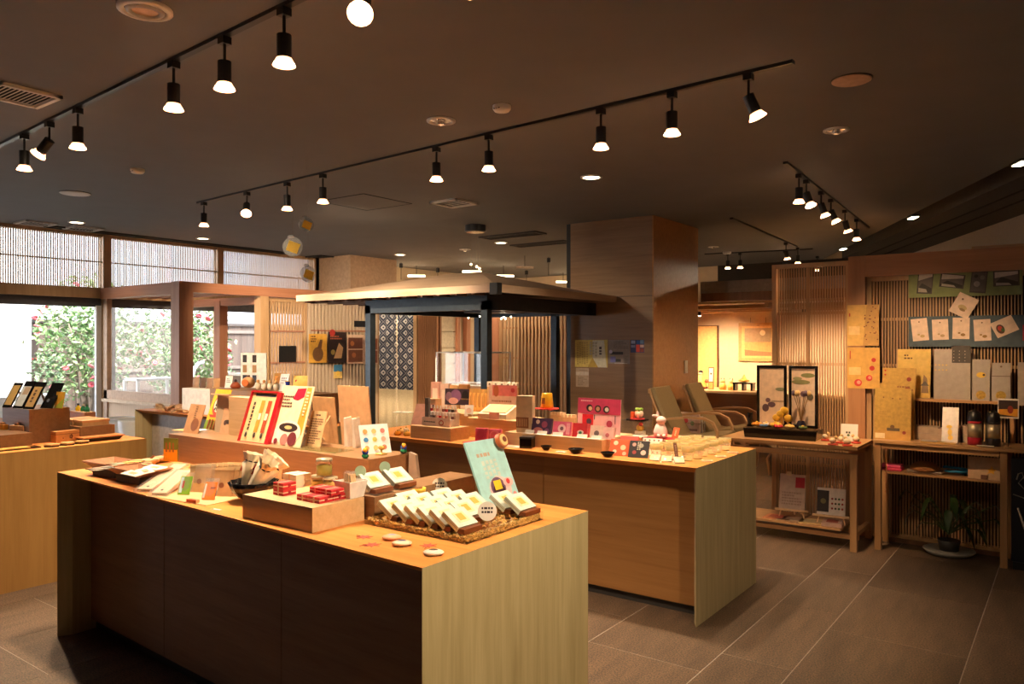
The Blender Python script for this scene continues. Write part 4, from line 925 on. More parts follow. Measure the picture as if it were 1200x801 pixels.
# -- green yellow pouch hung at the riser end
p = atz(204, 531, .9); t = thing('hanging_pouch', 'green and yellow printed pouch hanging on the left riser corner', 'pouch', atz(204, 531, .915), (0, 0, .35))
pp_ = t.location.copy(); t.location = (pp_.x, pp_.y - .02, .875)
MB().box(-.045, .045, 0, .006, 0, .125).build('pouch_body', cm((120, 130, 50)), t); prints(t, .09, .125, (('r', 0, 0, 1, .52, (232, 165, 30)), ('r', .05, .5, .95, .95, (110, 135, 60)), ('r', .15, .4, .27, .8, (150, 105, 60)), ('r', .4, .4, .52, .82, (170, 120, 70)), ('r', .65, .4, .77, .8, (150, 105, 60))))
# ---- signs on the long riser
M_sheet = cm((232, 224, 205))
t = thing('flat_paper', 'kraft envelope lying on the left end of the long riser', 'paper', atz(222, 504, zr), (0, 0, .2)); MB().box(-.09, .07, -.05, .05, 0, .003).build('sheet', cm((226, 170, 100)), t); MB().box(-.02, .10, -.02, .06, .003, .005).build('white_sheet', M_wpaper, t)
pxcard('display_card', 'brown speckled card leaning at the left end of the long riser', 'card', 221, 238, 467, 500, zr, cm((190, 140, 95)), 0, .3, .004, (('d', .65, .3, .25, (140, 85, 55)), ('t', .45, .5, .6, .95, 6, (120, 80, 50))), ymid=Vector((-4.1, 2.46, zr)))
t = pxcard('display_sign', 'yellow and red printed sign on a small brown easel', 'sign', 238, 256, 457, 503, zr, cm((238, 180, 40)), .0, .36, .004,
           (('r', 0, 0, 1, .22, (120, 140, 40)), ('d', .52, .6, .36, (225, 70, 45), .27), ('d', .52, .62, .30, (245, 225, 200), .2), ('v', .3, .5, .75, .78, 3, (40, 30, 30)), ('t', .3, .44, .75, .54, 1, (40, 30, 30)), ('p', [(.1, .36), (.9, .36), (.8, .30), (.2, .30)], (215, 50, 40))))
for x in (-.03, .0, .03): MB().box(x - .004, x + .004, -.012, -.004, -.0, .06).build('easel_leg', cm((150, 85, 45)), t)
pxcard('display_card', 'clear acrylic card with a dark bowl picture right of the yellow sign', 'card', 257, 272, 468, 508, zr, cm((200, 155, 115)), 0, .22, .004, (('d', .5, .34, .3, (60, 45, 40), .06), ('r', .62, .8, .9, .95, (200, 40, 40)), ('d', .3, .3, .1, (90, 60, 50))))
t = pxcard('wooden_easel_box', 'upright kraft stand box behind the yellow sign', 'stand', 252, 268, 452, 497, zr, M_kraft, 0, .1, .03, (), ymid=Vector((-3.98, 2.58, zr))); MB().box(-.09, .09, -.03, .05, .215, .222).build('stand_lid', cm((214, 170, 130)), t)
boxm('display_box', 'large plain wooden box standing behind the red spoon frame', 'box', -3.86, -3.42, 2.55, 2.64, zr, 1.215, M_box)
t = pxcard('spoon_frame', 'red framed case with three wooden spoons on the long riser', 'frame', 281, 311, 461, 518, zr, cm((226, 190, 140)), 0, .33, .008, (('r', .12, .92, .9, .98, (70, 70, 80)), ('v', .12, .2, .22, .8, 1, (60, 45, 40)), ('r', .42, .2, .56, .84, (196, 140, 50)), ('r', .68, .2, .82, .84, (165, 70, 35)), ('r', .44, .45, .54, .58, (235, 220, 190)), ('r', .70, .45, .80, .58, (235, 220, 190))), part='case_back')
ch = [c for c in t.children if c.name.startswith('case_back')][0]
xs = [v.co.x for v in ch.data.vertices]; hx = max(xs); hz = max(v.co.z for v in ch.data.vertices); R_ = cm((178, 28, 36), .3)
for q_ in ((-hx - .008, -hx, -.012, .008, -.004, hz + .004), (hx, hx + .03, -.012, .008, -.004, hz + .004), (-hx, hx, -.012, .008, hz, hz + .006), (-hx, hx, -.012, .008, -.006, 0)): MB().box(*q_).build('frame_bar', R_, t)
for x in (-.33, .0, .28): MB().sph((x * 2 * hx * .98, -.006, hz * .14), .011, 10, 7, (.8, .35, 1.4)).build('spoon', cm((70, 60, 55), .3), t, True)
pxcard('cup_poster', 'large poster sign with a floral coffee cup and a red patch', 'poster', 315, 351, 453, 522, zr, cm((236, 214, 178)), 0, .30, .006,
       (('p', [(.72, .2), (.95, .2), (.95, .98), (.80, .98)], (222, 150, 50)), ('p', [(.42, .78), (.5, .95), (.78, .97), (.76, .82), (.58, .76)], (190, 25, 55)), ('t', .1, .62, .45, .84, 4, (90, 60, 50)), ('d', .5, .22, .42, (238, 222, 205), .2), ('d', .12, .14, .16, (236, 222, 210), .12), ('d', .5, .3, .30, (50, 35, 35), .075), ('d', .5, .3, .12, (200, 180, 120), .03), ('d', .45, .1, .12, (190, 120, 110)), ('d', .7, .12, .14, (110, 40, 45)), ('d', .2, .06, .06, (130, 40, 50)), ('t', .84, .5, .93, .92, 8, (245, 225, 190))), stand='strut')
pxcard('text_card', 'beige card with printed lines right of the cup poster', 'card', 357, 375, 482, 523, zr, cm((205, 165, 120)), 0, .25, .003, (('t', .12, .06, .88, .8, 11, (100, 70, 55)), ('t', .35, .84, .65, .92, 1, (70, 45, 40))))
t = pxcard('sign_back', 'rounded wooden sign board seen from behind', 'sign', 366, 392, 465, 519, zr, cm((214, 165, 115)), PI, .12, .006, (), stand='strut', ymid=atz(379, 519, zr) + Vector((0, .03, 0)))
t = pxcard('sign_back', 'large square sign board seen from behind with a white strut', 'sign', 398, 434, 452, 523, zr, cm((210, 165, 122)), PI, .10, .006, (), ymid=atz(416, 523, zr) + Vector((0, .02, 0)))
for x in (-.03, .03): MB().prism([(x - .012, 0), (x + .014, 0), (x + .004, .15), (x - .004, .15)], .006, .05, 'y').build('strut', cm((225, 212, 200)), t)
t = thing('acrylic_sheet', 'clear greenish acrylic sheet lying under the sign boards', 'sheet', atz(375, 528, zr), (0, 0, .05)); MB().box(-.19, .13, -.02, .10, 0, .004).build('sheet', glass('green_acrylic', (.86, .93, .84), .1), t); MB().box(-.19, .13, -.021, -.02, 0, .004).build('sheet_edge', cm((140, 150, 100)), t)
t = pxcard('picture_sheet', 'white picture sheet of small sweets leaning at the riser right end', 'sheet', 427, 461, 497, 530, zr, cm((236, 234, 234)), PI / 2 - .35, .35, .003, tuple(('d', .18 + .3 * (i % 3), .2 + .28 * (i // 3), .08, [(225, 160, 90), (230, 190, 120), (220, 120, 110), (60, 130, 190), (200, 190, 90), (235, 170, 150)][i % 6]) for i in range(9)), ymid=atz(442, 531, zr))
MB().box(-.03, .03, .004, .06, 0, .006).build('foot', M_wpaper, t)
bird('blue and green bird figurine left of the white picture sheet', atz(428, 537, zr) , -.4); bird('blue and green bird figurine right of the white picture sheet', atz(473, 531, zr), -.4)
t = thing('gold_ornament', 'small gold ornament between the two bird figurines', 'ornament', atz(447, 532, zr)); MB().lathe([(.001, 0), (.03, .002), (.028, .005), (.004, .006), (.005, .02), (.001, .022)], n=16).build('stand', M_gold, t, True); MB().sph((0, 0, .03), .014, 10, 7, (1.6, .7, .7)).build('bird_shape', M_gold, t, True); MB().cyl((.01, 0, .03), (.03, .0, .045), .006, .001).build('tail', M_gold, t)
t = thing('leaning_panel', 'grey plastic panel behind the riser right end', 'panel', (-2.50, 2.6, T), (0, .0, .2)); MB().prism([(-.01, 0), (.05, 0), (.03, .15), (-.005, .16)], 0, .02, 'y').build('panel', cm((150, 135, 120)), t); MB().box(-.01, .05, 0, .025, 0, .004).build('panel_foot', cm((130, 115, 100)), t)
# ---- on the low riser: gift boxes, jars, tub
def gift(label, l, r, top, bot, z, c=(200, 48, 50), side=(214, 130, 105)):
    p = atz((l + r) / 2, bot, z); return p
def giftbox(label, loc, wd=.06, dp=.06, ht=.022, c=(205, 40, 48), ribbon=True, rz=0.):
    t = thing('gift_box', label, 'gift box', loc, (0, 0, rz), 'gift boxes on the low riser')
    MB().box(-wd / 2, wd / 2, -dp / 2, dp / 2, 0, ht).build('carton', cm(c), t)
    MB().box(-wd / 2 - .0008, wd / 2 + .0008, -dp / 2 - .0008, dp / 2 + .0008, ht * .42, ht * .56).build('band', cm((232, 205, 175)), t)
    MB().box(-.004, .004, -dp / 2 - .0012, dp / 2 + .0012, -.0, ht + .0012).build('ribbon', cm((225, 170, 140)), t)
    if ribbon: MB().sph((wd / 2, 0, ht * .5), .007, 8, 6, (.5, 1.2, 1)).build('bow', cm((170, 20, 40)), t)
    return t
cL = atz(326, 580, zs)
for i, (dx, dy, dz, nm) in enumerate(((0, 0, 0, 'left stack, lower'), (0, 0, .024, 'left stack, upper'))): giftbox('red gift box of the %s one, at the low riser corner' % nm, cL + Vector((dx, dy + .03, dz)), .06, .06, .023)
cF = atz(368, 589, zs)
nm = ['front left', 'front right', 'back left', 'back right']
for i, (dx, dy) in enumerate(((-.065, .03), (0, .03), (-.065, .095), (0, .095))): giftbox('red gift box, %s of the lower layer beside the white tub' % nm[i], cF + Vector((dx, dy, 0)), .062, .062, .022)
for i, (dx, dy) in enumerate(((-.05, .075), (.012, .075))): giftbox('red gift box, %s one of the upper layer beside the white tub' % ('left', 'right')[i], cF + Vector((dx, dy, .0235)), .06, .06, .02)
cW = atz(341, 570, zs) + Vector((0, .03, 0))
for i in range(2):
    t = giftbox('white gift box, %s of the two stacked behind the red boxes' % ('lower', 'upper')[i], cW + Vector((0, 0, .026 * i)), .085, .075, .025, (225, 205, 190), False)
def jar(label, loc, r, h, c):
    t = thing('glass_jar', label, 'jar', loc, group='glass jars on the low riser')
    MB().lathe([(.001, .001), (r, .001), (r * 1.03, h * .15), (r, h * .75), (r * .85, h * .82), (r * .9, h * .84)], n=20).build('jar_glass', M_glass, t, True)
    MB().lathe([(.001, .004), (r * .9, .004), (r * .92, h * .6), (.001, h * .66)], n=16).build('contents', cm(c), t, True)
    MB().lathe([(r * .88, h * .82), (r * .96, h * .86), (r * .96, h * .98), (.001, h)], n=20).build('jar_lid', mat('jar_lid', (.55, .5, .36), .3, .4), t, True)
    MB().cyl((r * .9, 0, h * .6), (r * 1.0, 0, h * .95), .002).build('clip', M_chrome, t)
jp = atz(373, 573, zs)
jar('short glass jar with a clip lid left of the stacked jar', jp + Vector((-.035, .03, 0)), .03, .05, (200, 160, 80)); jar('short glass jar with a clip lid next to the white tub', jp + Vector((.038, .03, 0)), .03, .05, (205, 170, 90))
jar('tall glass jar standing on the two short jars', jp + Vector((0, .03, .0505)), .033, .07, (175, 155, 70))
tp = atz(404, 583, zs) + Vector((0, .03, 0)); t = thing('white_tub', 'white tapered tub with wrapped sweets at the low riser right end', 'tub', tp)
b = MB(); q = .034; Q = .045; h = .062
b.add([(-q, -q, 0), (q, -q, 0), (q, q, 0), (-q, q, 0), (-Q, -Q, h), (Q, -Q, h), (Q, Q, h), (-Q, Q, h)], [(0, 3, 2, 1), (0, 1, 5, 4), (1, 2, 6, 5), (2, 3, 7, 6), (3, 0, 4, 7)])
b.build('tub_body', cm((232, 226, 222), .3), t).modifiers.new('s', 'SOLIDIFY').thickness = .003
MB().box(-Q - .002, Q + .002, -Q - .002, -Q + .002, h - .004, h + .002).build('tub_rim', cm((232, 226, 222), .3), t)
for i in range(4): packet('wrapped_sweet', 'cellophane wrapped sweet in the white tub, %s from the left' % ORD[i], 'sweet', tp + Vector((-.03 + .019 * i, .0, .035)), .035, .06, .016, M_cello, .6 * i, .2 * (i % 2), cm((220, 180, 130)), 'wrapped sweets in the tub')
# ---- tray of blue boxes
tr = thing('chip_tray', 'acrylic tray filled with golden wood chips on the foreground counter', 'tray', (-1.875, 2.2, T)); o = tr.location
tx0, tx1, ty0, ty1 = -2.12, -1.63, 1.965, 2.42
for q in ((tx0, tx1, ty0, ty0 + .005), (tx0, tx1, ty1 - .005, ty1), (tx0, tx0 + .005, ty0, ty1), (tx1 - .005, tx1, ty0, ty1)): MB(o).box(*q, T, T + .03).build('tray_wall', M_acry, tr)
MB(o).box(tx0, tx1, ty0, ty1, T, T + .003).build('tray_floor', M_acry, tr)
b = MB(o); rnd = random.Random(4)
for i in range(2600):
    e = i % 3; c = Vector((rnd.uniform(tx0 + .012, tx1 - .012), rnd.uniform(ty0 + .012, ty1 - .012), T + .005 + rnd.random() * .018))
    if e == 0: c.x = rnd.choice((tx0 + .01, tx1 - .01))
    if e == 1: c.y = rnd.choice((ty0 + .01, ty1 - .01))
    b.cbox(c, (.011, .006, .002), rnd.uniform(0, 6), rnd.uniform(-1, 1), rnd.uniform(-1, 1))
b.build('wood_chips', mat('golden_chips', (.60, .36, .10), .5, var=.45, scale=90), tr, kind='stuff')
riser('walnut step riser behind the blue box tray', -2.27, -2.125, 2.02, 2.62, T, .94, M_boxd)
# one pale blue box with a picture window, leaning towards +x on a small walnut foot
def bluebox(label, x, y, z, first=[None], tilt=.98, rz=PI / 2, foot=True, c=(206, 214, 205)):
    if first[0] is None:
        t = thing('sweet_box', label, 'box', (x, y, z), (0, 0, rz), 'pale blue sweet boxes on the chip tray')
        a = MB(); w_, h_, t_ = .105, .082, .02
        m4 = Euler((-tilt, 0, 0)).to_matrix()
        def bx(x0, x1, y0, y1, z0, z1):
            return [m4 @ Vector(p) for p in ((x0, y0, z0), (x1, y0, z0), (x1, y1, z0), (x0, y1, z0), (x0, y0, z1), (x1, y0, z1), (x1, y1, z1), (x0, y1, z1))]
        q = bx(-w_ / 2, w_ / 2, 0, t_, 0, h_); off = Vector((0, 0, .026))
        MB().hexa([p + off for p in q[:4]], [p + off for p in q[4:]]).build('carton', cm(c, .5), t)
        q = bx(-w_ * .26, w_ * .26, -.0008, 0, h_ * .22, h_ * .80); MB().hexa([p + off for p in q[:4]], [p + off for p in q[4:]]).build('picture_window', cm((238, 214, 170)), t)
        q = bx(-w_ * .16, w_ * .14, -.0015, -.0008, h_ * .32, h_ * .7); MB().hexa([p + off for p in q[:4]], [p + off for p in q[4:]]).build('sweet_picture', cm((226, 170, 80)), t)
        q = bx(-w_ / 2 - .0005, w_ / 2 + .0005, t_ * .42, t_ * .5, -.0005, h_ + .0005); MB().hexa([p + off for p in q[:4]], [p + off for p in q[4:]]).build('lid_seam', cm((150, 150, 140)), t)
        MB().cbox((0, -.004, .013), (w_ * .92, .035, .016), 0).build('wood_foot', cm((120, 62, 30), .4), t)
        first[0] = t; return t
    return dup(first[0], (x, y, z), (0, 0, rz), label)
zc = T + .022
C_ = [(2.03, [-1.675, -1.735, -1.795, -1.855, -1.915, -1.99]), (2.155, [-1.755, -1.82, -1.885, -1.96, -2.03]), (2.27, [-1.81, -1.885, -1.955]), (2.365, [-1.66, -1.73])]
for ri, (y, xs) in enumerate(C_):
    for i, x in enumerate(xs):
        bluebox('pale blue sweet box with picture window, %s row of the tray, %s from the right' % (['front', 'second', 'third', 'back'][ri], ORD[i]), x, y, zc)
for i, (px, py) in enumerate(((452, 577), (480, 572))):
    p = atz(px, py, .93); bluebox('pale blue sweet box standing on the walnut step riser, %s one' % ('left', 'right')[i], -2.165, 2.09 + .13 * i, .941)
def roundtag(label, px, py, z, r, c, txt=True, rz=TH, p=None, h=0.):
    p = p or atz(px, py, z); t = thing('round_tag', label, 'tag', p, (-.15, 0, rz), 'round tags')
    MB().cyl((0, -.001, r), (0, .001, r), r, n=24).build('disc', cm(c, .5), t); MB().box(-.002, .002, .001, .004, -h, r * .4).build('clip', M_acry, t)
    if txt:
        b = text_mesh(-r * .6, r * .7, r * .6, r * 1.5, 2, -.0016, int(px)); b.build('printed_text', cm((60, 50, 60)), t)
    return t
roundtag('white round tag with lettering standing behind the rear blue boxes', 515, 578, .90, .032, (238, 226, 212))
roundtag('large white round tag with lettering among the front blue boxes', 571, 610, .885, .034, (240, 234, 228))
roundtag('pale green round tag left of the step riser boxes', 436, 562, .955, .022, (180, 205, 175), False, p=Vector((-2.235, 2.05, 1.0)), h=.06); roundtag('pale green round tag between the step riser boxes', 467, 556, .965, .022, (175, 205, 180), False, p=Vector((-2.235, 2.18, 1.0)), h=.06)
roundtag('yellow green round tag in front of the step riser', 444, 590, .90, .02, (185, 205, 140), False); roundtag('yellow round tag beside the small gold cup', 474, 584, .90, .02, (205, 210, 120), False)
lathed('gold_cup', 'small gold cup on the chip tray behind the blue boxes', 'cup', atz(490, 580, .91), [(.001, 0), (.02, 0), (.03, .015), (.032, .03), (.029, .03), (.026, .012)], cm((228, 180, 60), .3))
t = thing('gold_bell', 'shiny gold bell on the wood chips at the tray front', 'bell', atz(576, 604, T + .022)); MB().lathe([(.001, .03), (.008, .029), (.014, .022), (.016, .012), (.02, .002), (.018, 0)], n=18).build('bell_body', mat('bright_gold', (.8, .55, .1), .15, 1.), t, True); MB().sph((0, 0, .003), .006, 8, 6).build('clapper', M_gold, t)
bs = thing('blue_sign', 'pale blue printed sign board leaning behind the blue boxes', 'sign', (-1.70, 2.375, T + .06), (-.42, 0, PI / 2))
bp = Vector((-1.84, 2.45, T + .028)); bs.location = bp
wd, ht = .23, .27
MB().box(-wd / 2, wd / 2, 0, .008, 0, ht).build('board', cm((172, 220, 226), .5), bs)
prints(bs, wd, ht, (('t', .2, .72, .75, .82, 1, (196, 170, 150)), ('v', .25, .4, .7, .68, 4, (205, 220, 215)), ('d', .55, .22, .3, (235, 205, 205), .2), ('d', .5, .25, .2, (110, 80, 110), .16), ('d', .5, .21, .16, (60, 30, 45), .1), ('r', .4, .22, .6, .36, (240, 200, 50)), ('d', .8, .3, .14, (240, 190, 190), .07), ('d', .8, .31, .05, (200, 60, 60)), ('d', .3, .1, .08, (235, 170, 170)), ('d', .88, .1, .05, (225, 150, 150))))
MB().box(-.05, .05, .008, .09, .0, .008).build('sign_foot', M_wpaper, bs)
bg_ = thing('round_badge', 'round brown and gold badge clipped on the blue sign corner', 'badge', bp + Vector((-.085, .095, .235)), (PI / 2 - .42, 0, PI / 2))
MB().cyl((0, 0, -.004), (0, 0, .012), .034, .03, n=28).build('badge_rim', cm((176, 96, 60), .3), bg_); MB().cyl((0, 0, .012), (0, 0, .015), .024, n=24).build('badge_face', cm((226, 200, 140)), bg_); MB().cyl((.004, .002, .015), (.004, .002, .017), .012, n=16).build('badge_mark', cm((120, 60, 40)), bg_)
# ---- stones and leaf stickers at the counter corner
for i, (px, py, c, c2, lb) in enumerate(((459, 632, (225, 170, 130), (150, 160, 190), 'left'), (471, 639, (235, 205, 180), (70, 80, 120), 'middle'), (508, 650, (240, 230, 220), (90, 75, 70), 'right'))):
    p = atz(px, py, T); t = thing('painted_stone', 'small painted stone at the counter corner, %s of three' % lb, 'stone', p, (0, 0, .6), 'painted stones')
    MB().sph((0, 0, .009), .034, 16, 9, (1, .75, .27)).build('stone', cm(c, .35), t, True)
    MB().sph((.0, .0, .014), .018, 10, 6, (1, .6, .35)).build('painted_patch', cm(c2, .35), t, True)
for i, (px, py, s) in enumerate(((427, 629, .03), (436, 638, .032), (502, 639, .03))):
    p = atz(px, py, T); t = thing('leaf_sticker', 'red maple leaf sticker on the counter top, %s from the left' % ORD[i], 'sticker', p, (0, 0, i), 'maple leaf stickers')
    pts = [((s if j % 2 == 0 else s * .45) * math.cos(2 * PI * j / 14), (s if j % 2 == 0 else s * .45) * math.sin(2 * PI * j / 14)) for j in range(14)]
    MB().prism(pts, .0002, .0012).build('leaf', cm((190, 80, 70)), t); MB().box(-s * 1.3, 0, -.001, .001, .0002, .0014).build('stalk', cm((150, 50, 50)), t)
# ================================================================== LEFT COUNTER
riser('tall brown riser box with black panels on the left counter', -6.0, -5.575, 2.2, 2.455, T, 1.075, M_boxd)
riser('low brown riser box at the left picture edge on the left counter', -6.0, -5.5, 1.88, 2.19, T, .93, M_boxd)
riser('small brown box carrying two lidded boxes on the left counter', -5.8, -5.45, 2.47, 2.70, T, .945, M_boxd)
def blackpanel(label, l, r, top, bot, els, name='mirror_panel'):
    p = atz((l + r) / 2, bot, 1.075); t = thing(name, label, 'panel', p, (-.5, 0, .25), 'black easel panels on the left counter')
    wd = (r - l) / F * depth(p); ht = (bot - top) / F * depth(p) * 1.1
    MB().box(-wd / 2, wd / 2, 0, .008, 0, ht).build('panel', M_lacq, t); prints(t, wd, ht, els)
    MB().tube([(0, .01, ht * .8), (0, .09, .09)], .006, 6).build('strut', cm((150, 105, 70)), t)
blackpanel('gold faced black easel panel at the left picture edge', 0, 14, 448, 477, (('r', .1, .1, .95, .9, (205, 170, 100)),))
blackpanel('mirror faced black easel panel, second from the left on the tall box', 12, 28, 446, 478, (('r', .08, .08, .92, .8, (215, 220, 222)), ('r', .3, .5, .9, .78, (190, 165, 140))))
blackpanel('black easel panel with gold calligraphy, third from the left on the tall box', 24, 41, 447, 479, (('r', .1, .08, .9, .82, (205, 165, 105)), ('v', .3, .2, .6, .7, 1, (90, 60, 40))))
blackpanel('large plain black easel panel at the right of the tall box', 44, 63, 448, 478, (('d', .4, .3, .12, (90, 100, 120)),))
t = pxcard('yellow_folder', 'yellow folded card at the right end of the tall box', 'card', 63, 73, 459, 478, 1.075, cm((232, 180, 60)), .3, .2, .004, (('p', [(0, 0), (1, 0), (1, .6)], (170, 190, 70)),)); MB().box(-.03, .05, .0, .004, .12, .124).build('top_wire', M_black, t)
# lidded boxes, bottles
for i, (x0, x1, lb) in enumerate(((-5.78, -5.62, 'left'), (-5.60, -5.47, 'right'))):
    t = thing('lidded_box', 'flat wooden lidded box, %s of two on the small brown box' % lb, 'box', ((x0 + x1) / 2, 2.58, .945), group='lidded boxes'); L = x1 - x0
    MB().box(-L / 2, L / 2, -.09, .09, 0, .025).build('box_body', M_box, t); MB().box(-L / 2 - .004, L / 2 + .004, -.094, .094, .025, .04).build('lid', cm((214, 160, 110)), t)
t = thing('wood_block', 'dark red wooden block behind the lidded boxes', 'block', (-6.06, 2.76, T)); MB().box(-.12, .12, -.04, .04, 0, .145).build('block', M_redy, t); MB().box(-.12, .12, -.04, .04, .145, .15).build('block_top', M_box, t)
for i, (x, c, cap) in enumerate(((-6.13, (230, 190, 40), (30, 30, 30)), (-6.05, (40, 120, 80), (200, 190, 170)), (-5.99, (45, 130, 90), (60, 90, 70)))):
    t = thing('small_bottle', '%s little bottle on the dark red block' % ('yellow black-capped', 'left green', 'right green')[i], 'bottle', (x, 2.76, 1.0), group='little bottles'); MB().lathe([(.001, 0), (.018, 0), (.019, .025), (.008, .035), (.008, .042)], n=14).build('bottle_body', cm(c, .2), t, True); MB().cyl((0, 0, .042), (0, 0, .055), .009).build('cap', cm(cap), t)
t = thing('carved_box', 'small wooden box with a cut blossom on the left counter', 'box', atz(69, 518, T) + Vector((0, .04, 0)), (0, 0, PI / 2)); MB().box(-.075, .075, -.04, .04, 0, .075).build('box_body', cm((205, 140, 80)), t)
b = MB()
for k in range(5): b.cyl((.02 + .005 * math.cos(k * 1.257), -.0415, .038 + .010 * math.sin(k * 1.257)), (.02 + .010 * math.cos(k * 1.257), -.040, .038 + .010 * math.sin(k * 1.257)), .006, n=8)
b.build('blossom_cutout', cm((110, 60, 35)), t); MB().cyl((-.03, -.0415, .03), (-.03, -.04, .03), .004).build('dot_cutout', cm((110, 60, 35)), t); MB().box(-.076, .076, -.041, .041, .055, .058).build('lid_seam', cm((120, 70, 40)), t)
for i, (px, py, r) in enumerate(((61, 523, .035), (79, 521, .035), (96, 519, .035))):
    p = atz(px, py, T); t = thing('small_tray', 'small dark rimmed coaster tray on the left counter, %s from the left' % ORD[i], 'tray', p, (0, 0, PI / 2), 'coaster trays')
    MB().cyl((0, 0, 0), (0, 0, .010), r * 1.3, r * 1.45, n=6).build('tray_base', cm((70, 38, 22)), t); MB().cyl((0, 0, .010), (0, 0, .018), r * 1.3, n=6).build('coaster', cm((212, 165, 105)), t)
t = thing('flat_tray', 'black tray with a flat wooden lid right of the coasters', 'tray', atz(121, 516, T) + Vector((-.05, 0, 0)), (0, 0, PI / 2)); MB().hexa([(-.11, -.05, 0), (.11, -.05, 0), (.11, .05, 0), (-.11, .05, 0)], [(-.13, -.065, .025), (.13, -.065, .025), (.13, .065, .025), (-.13, .065, .025)]).build('tray_base', cm((45, 25, 18)), t); MB().box(-.14, .14, -.07, .07, .025, .032).build('lid', cm((205, 130, 70)), t)
t = thing('black_tray', 'flat black tray with a yellow paper at the left picture edge', 'tray', atz(20, 526, T), (0, 0, PI / 2)); MB().box(-.12, .12, -.05, .05, 0, .008).build('tray_base', M_lacq, t); MB().box(-.12, .06, -.045, .03, .008, .012).build('yellow_paper', cm((226, 170, 80)), t)
for i, (px, py, c) in enumerate(((3, 503, (220, 150, 50)), (10, 501, (200, 190, 185)), (20, 504, (225, 175, 130)))):
    p = atz(px, py, .93); t = thing('small_good', '%s small item on the low riser at the left edge' % ('orange', 'clear', 'pink beige')[i], 'item', p, (0, 0, .3)); MB().box(-.03 - .02 * (i == 2), .03 + .05 * (i == 2), -.02, .02, 0, .035).build('item_body', cm(c) if i != 1 else M_cello, t, False, .004); MB().box(-.012, .012, -.012, .012, .035, .05).build('item_top', cm((190, 140, 90)), t)
# white bench and tub stools behind
t = thing('white_bench', 'white bench behind the left counter', 'bench', atz(125, 560, 0) * 1.0); t.location = (-7.6, 3.2, 0); MB().box(-.45, .2, -.3, .3, .62, .67).build('bench_top', M_white, t)
for x in (-.4, .15): MB().box(x - .03, x + .03, -.27, .27, 0, .62).build('bench_leg', M_white, t)
for i, (x, y) in enumerate(((-8.22, 4.13), (-7.88, 4.10))):
    t = thing('tub_stool', 'white round tub stool, %s of two beside the rear counter' % ('left', 'right')[i], 'stool', (x, y, 0), group='white tub stools')
    MB().lathe([(.001, .0), (.07, .0), (.08, .05), (.13, .45), (.15, .70), (.14, .72), (.13, .70), (.001, .68)], n=28).build('stool_shell', mat('stool_white', (.86, .87, .9), .3, var=.02), t, True); MB().cyl((0, 0, .68), (0, 0, .705), .13, n=24).build('stool_seat', M_white, t)
# ================================================================== REAR LEFT COUNTER goods
for i in range(9):
    p = atz(187 + 4.8 * i, 480.5 - (i % 2) * 3 + i * .3, T + .012); t = thing('dried_leaf', 'curled brown leaf craft on the rear counter, %s from the left' % ORD[i], 'leaf', p, (.2 * (i % 3 - 1), .15, i * 1.3), 'curled brown leaf crafts')
    b = MB(); n = 6
    for j in range(n + 1):
        v = j / n; b.v += [Vector(((v - .5) * .16, -.045 * math.sin(PI * v) , .012 + .03 * (v - .5) ** 2 * 4)), Vector(((v - .5) * .16, 0, .005)), Vector(((v - .5) * .16, .045 * math.sin(PI * v), .02 + .02 * math.sin(v * 5)))]
    for j in range(n): b.f += [(3 * j, 3 * j + 3, 3 * j + 4, 3 * j + 1), (3 * j + 1, 3 * j + 4, 3 * j + 5, 3 * j + 2)]
    b.build('leaf_blade', cm((205, 160, 118)), t, True).modifiers.new('s', 'SOLIDIFY').thickness = .004; MB().tube([(-.1, 0, .01), (0, 0, .008), (.08, 0, .012)], .003, 5).build('midrib', cm((130, 85, 55)), t)
p = atz(232, 485, T); p.y = max(p.y, 4.0); DB = boxm('display_block', 'pale grey white display block on the rear counter', 'block', p.x - .27, p.x + .21, p.y + .0, p.y + .28, T, T + .235, cm((236, 230, 224), .5), .004)
zb = T + .235; yb = p.y + .1
for i, (px, c) in enumerate(((228, (176, 140, 115)), (236, (110, 80, 65)), (244, (165, 125, 100)), (252, (190, 140, 90)))):
    k = atY(px, 455, yb); packet('craft_bag', 'brown paper craft bag on the grey white block, %s from the left' % ORD[i], 'bag', (k.x, yb, zb + .0), .075, .10, .03, cm(c), .3, .1, None, 'craft bags on the block')
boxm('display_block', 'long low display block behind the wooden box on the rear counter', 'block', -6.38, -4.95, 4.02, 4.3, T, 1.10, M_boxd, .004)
zb2 = 1.10
def up2(px): k = atY(px, 455, 4.16); return Vector((k.x, 4.16, zb2))
pxcard('white_card', 'small white card left of the round lantern on the rear counter', 'card', 260, 268, 441, 455, zb2, M_wpaper, .3, .2, .003, (('t', .2, .4, .8, .8, 3, (120, 120, 120)),), ymid=up2(267))
t = thing('clay_bell', 'small red brown clay pot with a dark knob on the rear counter', 'pot', up2(276)); MB().lathe([(.001, 0), (.035, 0), (.05, .02), (.03, .05), (.012, .06)], n=16).build('pot_body', cm((165, 75, 40), .4), t, True); MB().sph((0, 0, .07), .014, 8, 6).build('knob', cm((60, 40, 40)), t, True)
t = thing('paper_lantern', 'small round beige lantern with an orange circle on the rear counter', 'lantern', up2(291)); MB().sph((0, 0, .06), .06, 16, 10, (1, 1, .85)).build('lantern_body', cm((214, 160, 110)), t, True); MB().cyl((.03, -.05, .06), (.036, -.06, .06), .03, n=16).build('orange_circle', cm((222, 120, 60)), t); MB().cyl((0, 0, .11), (0, 0, .125), .015).build('lantern_cap', cm((120, 80, 50)), t)
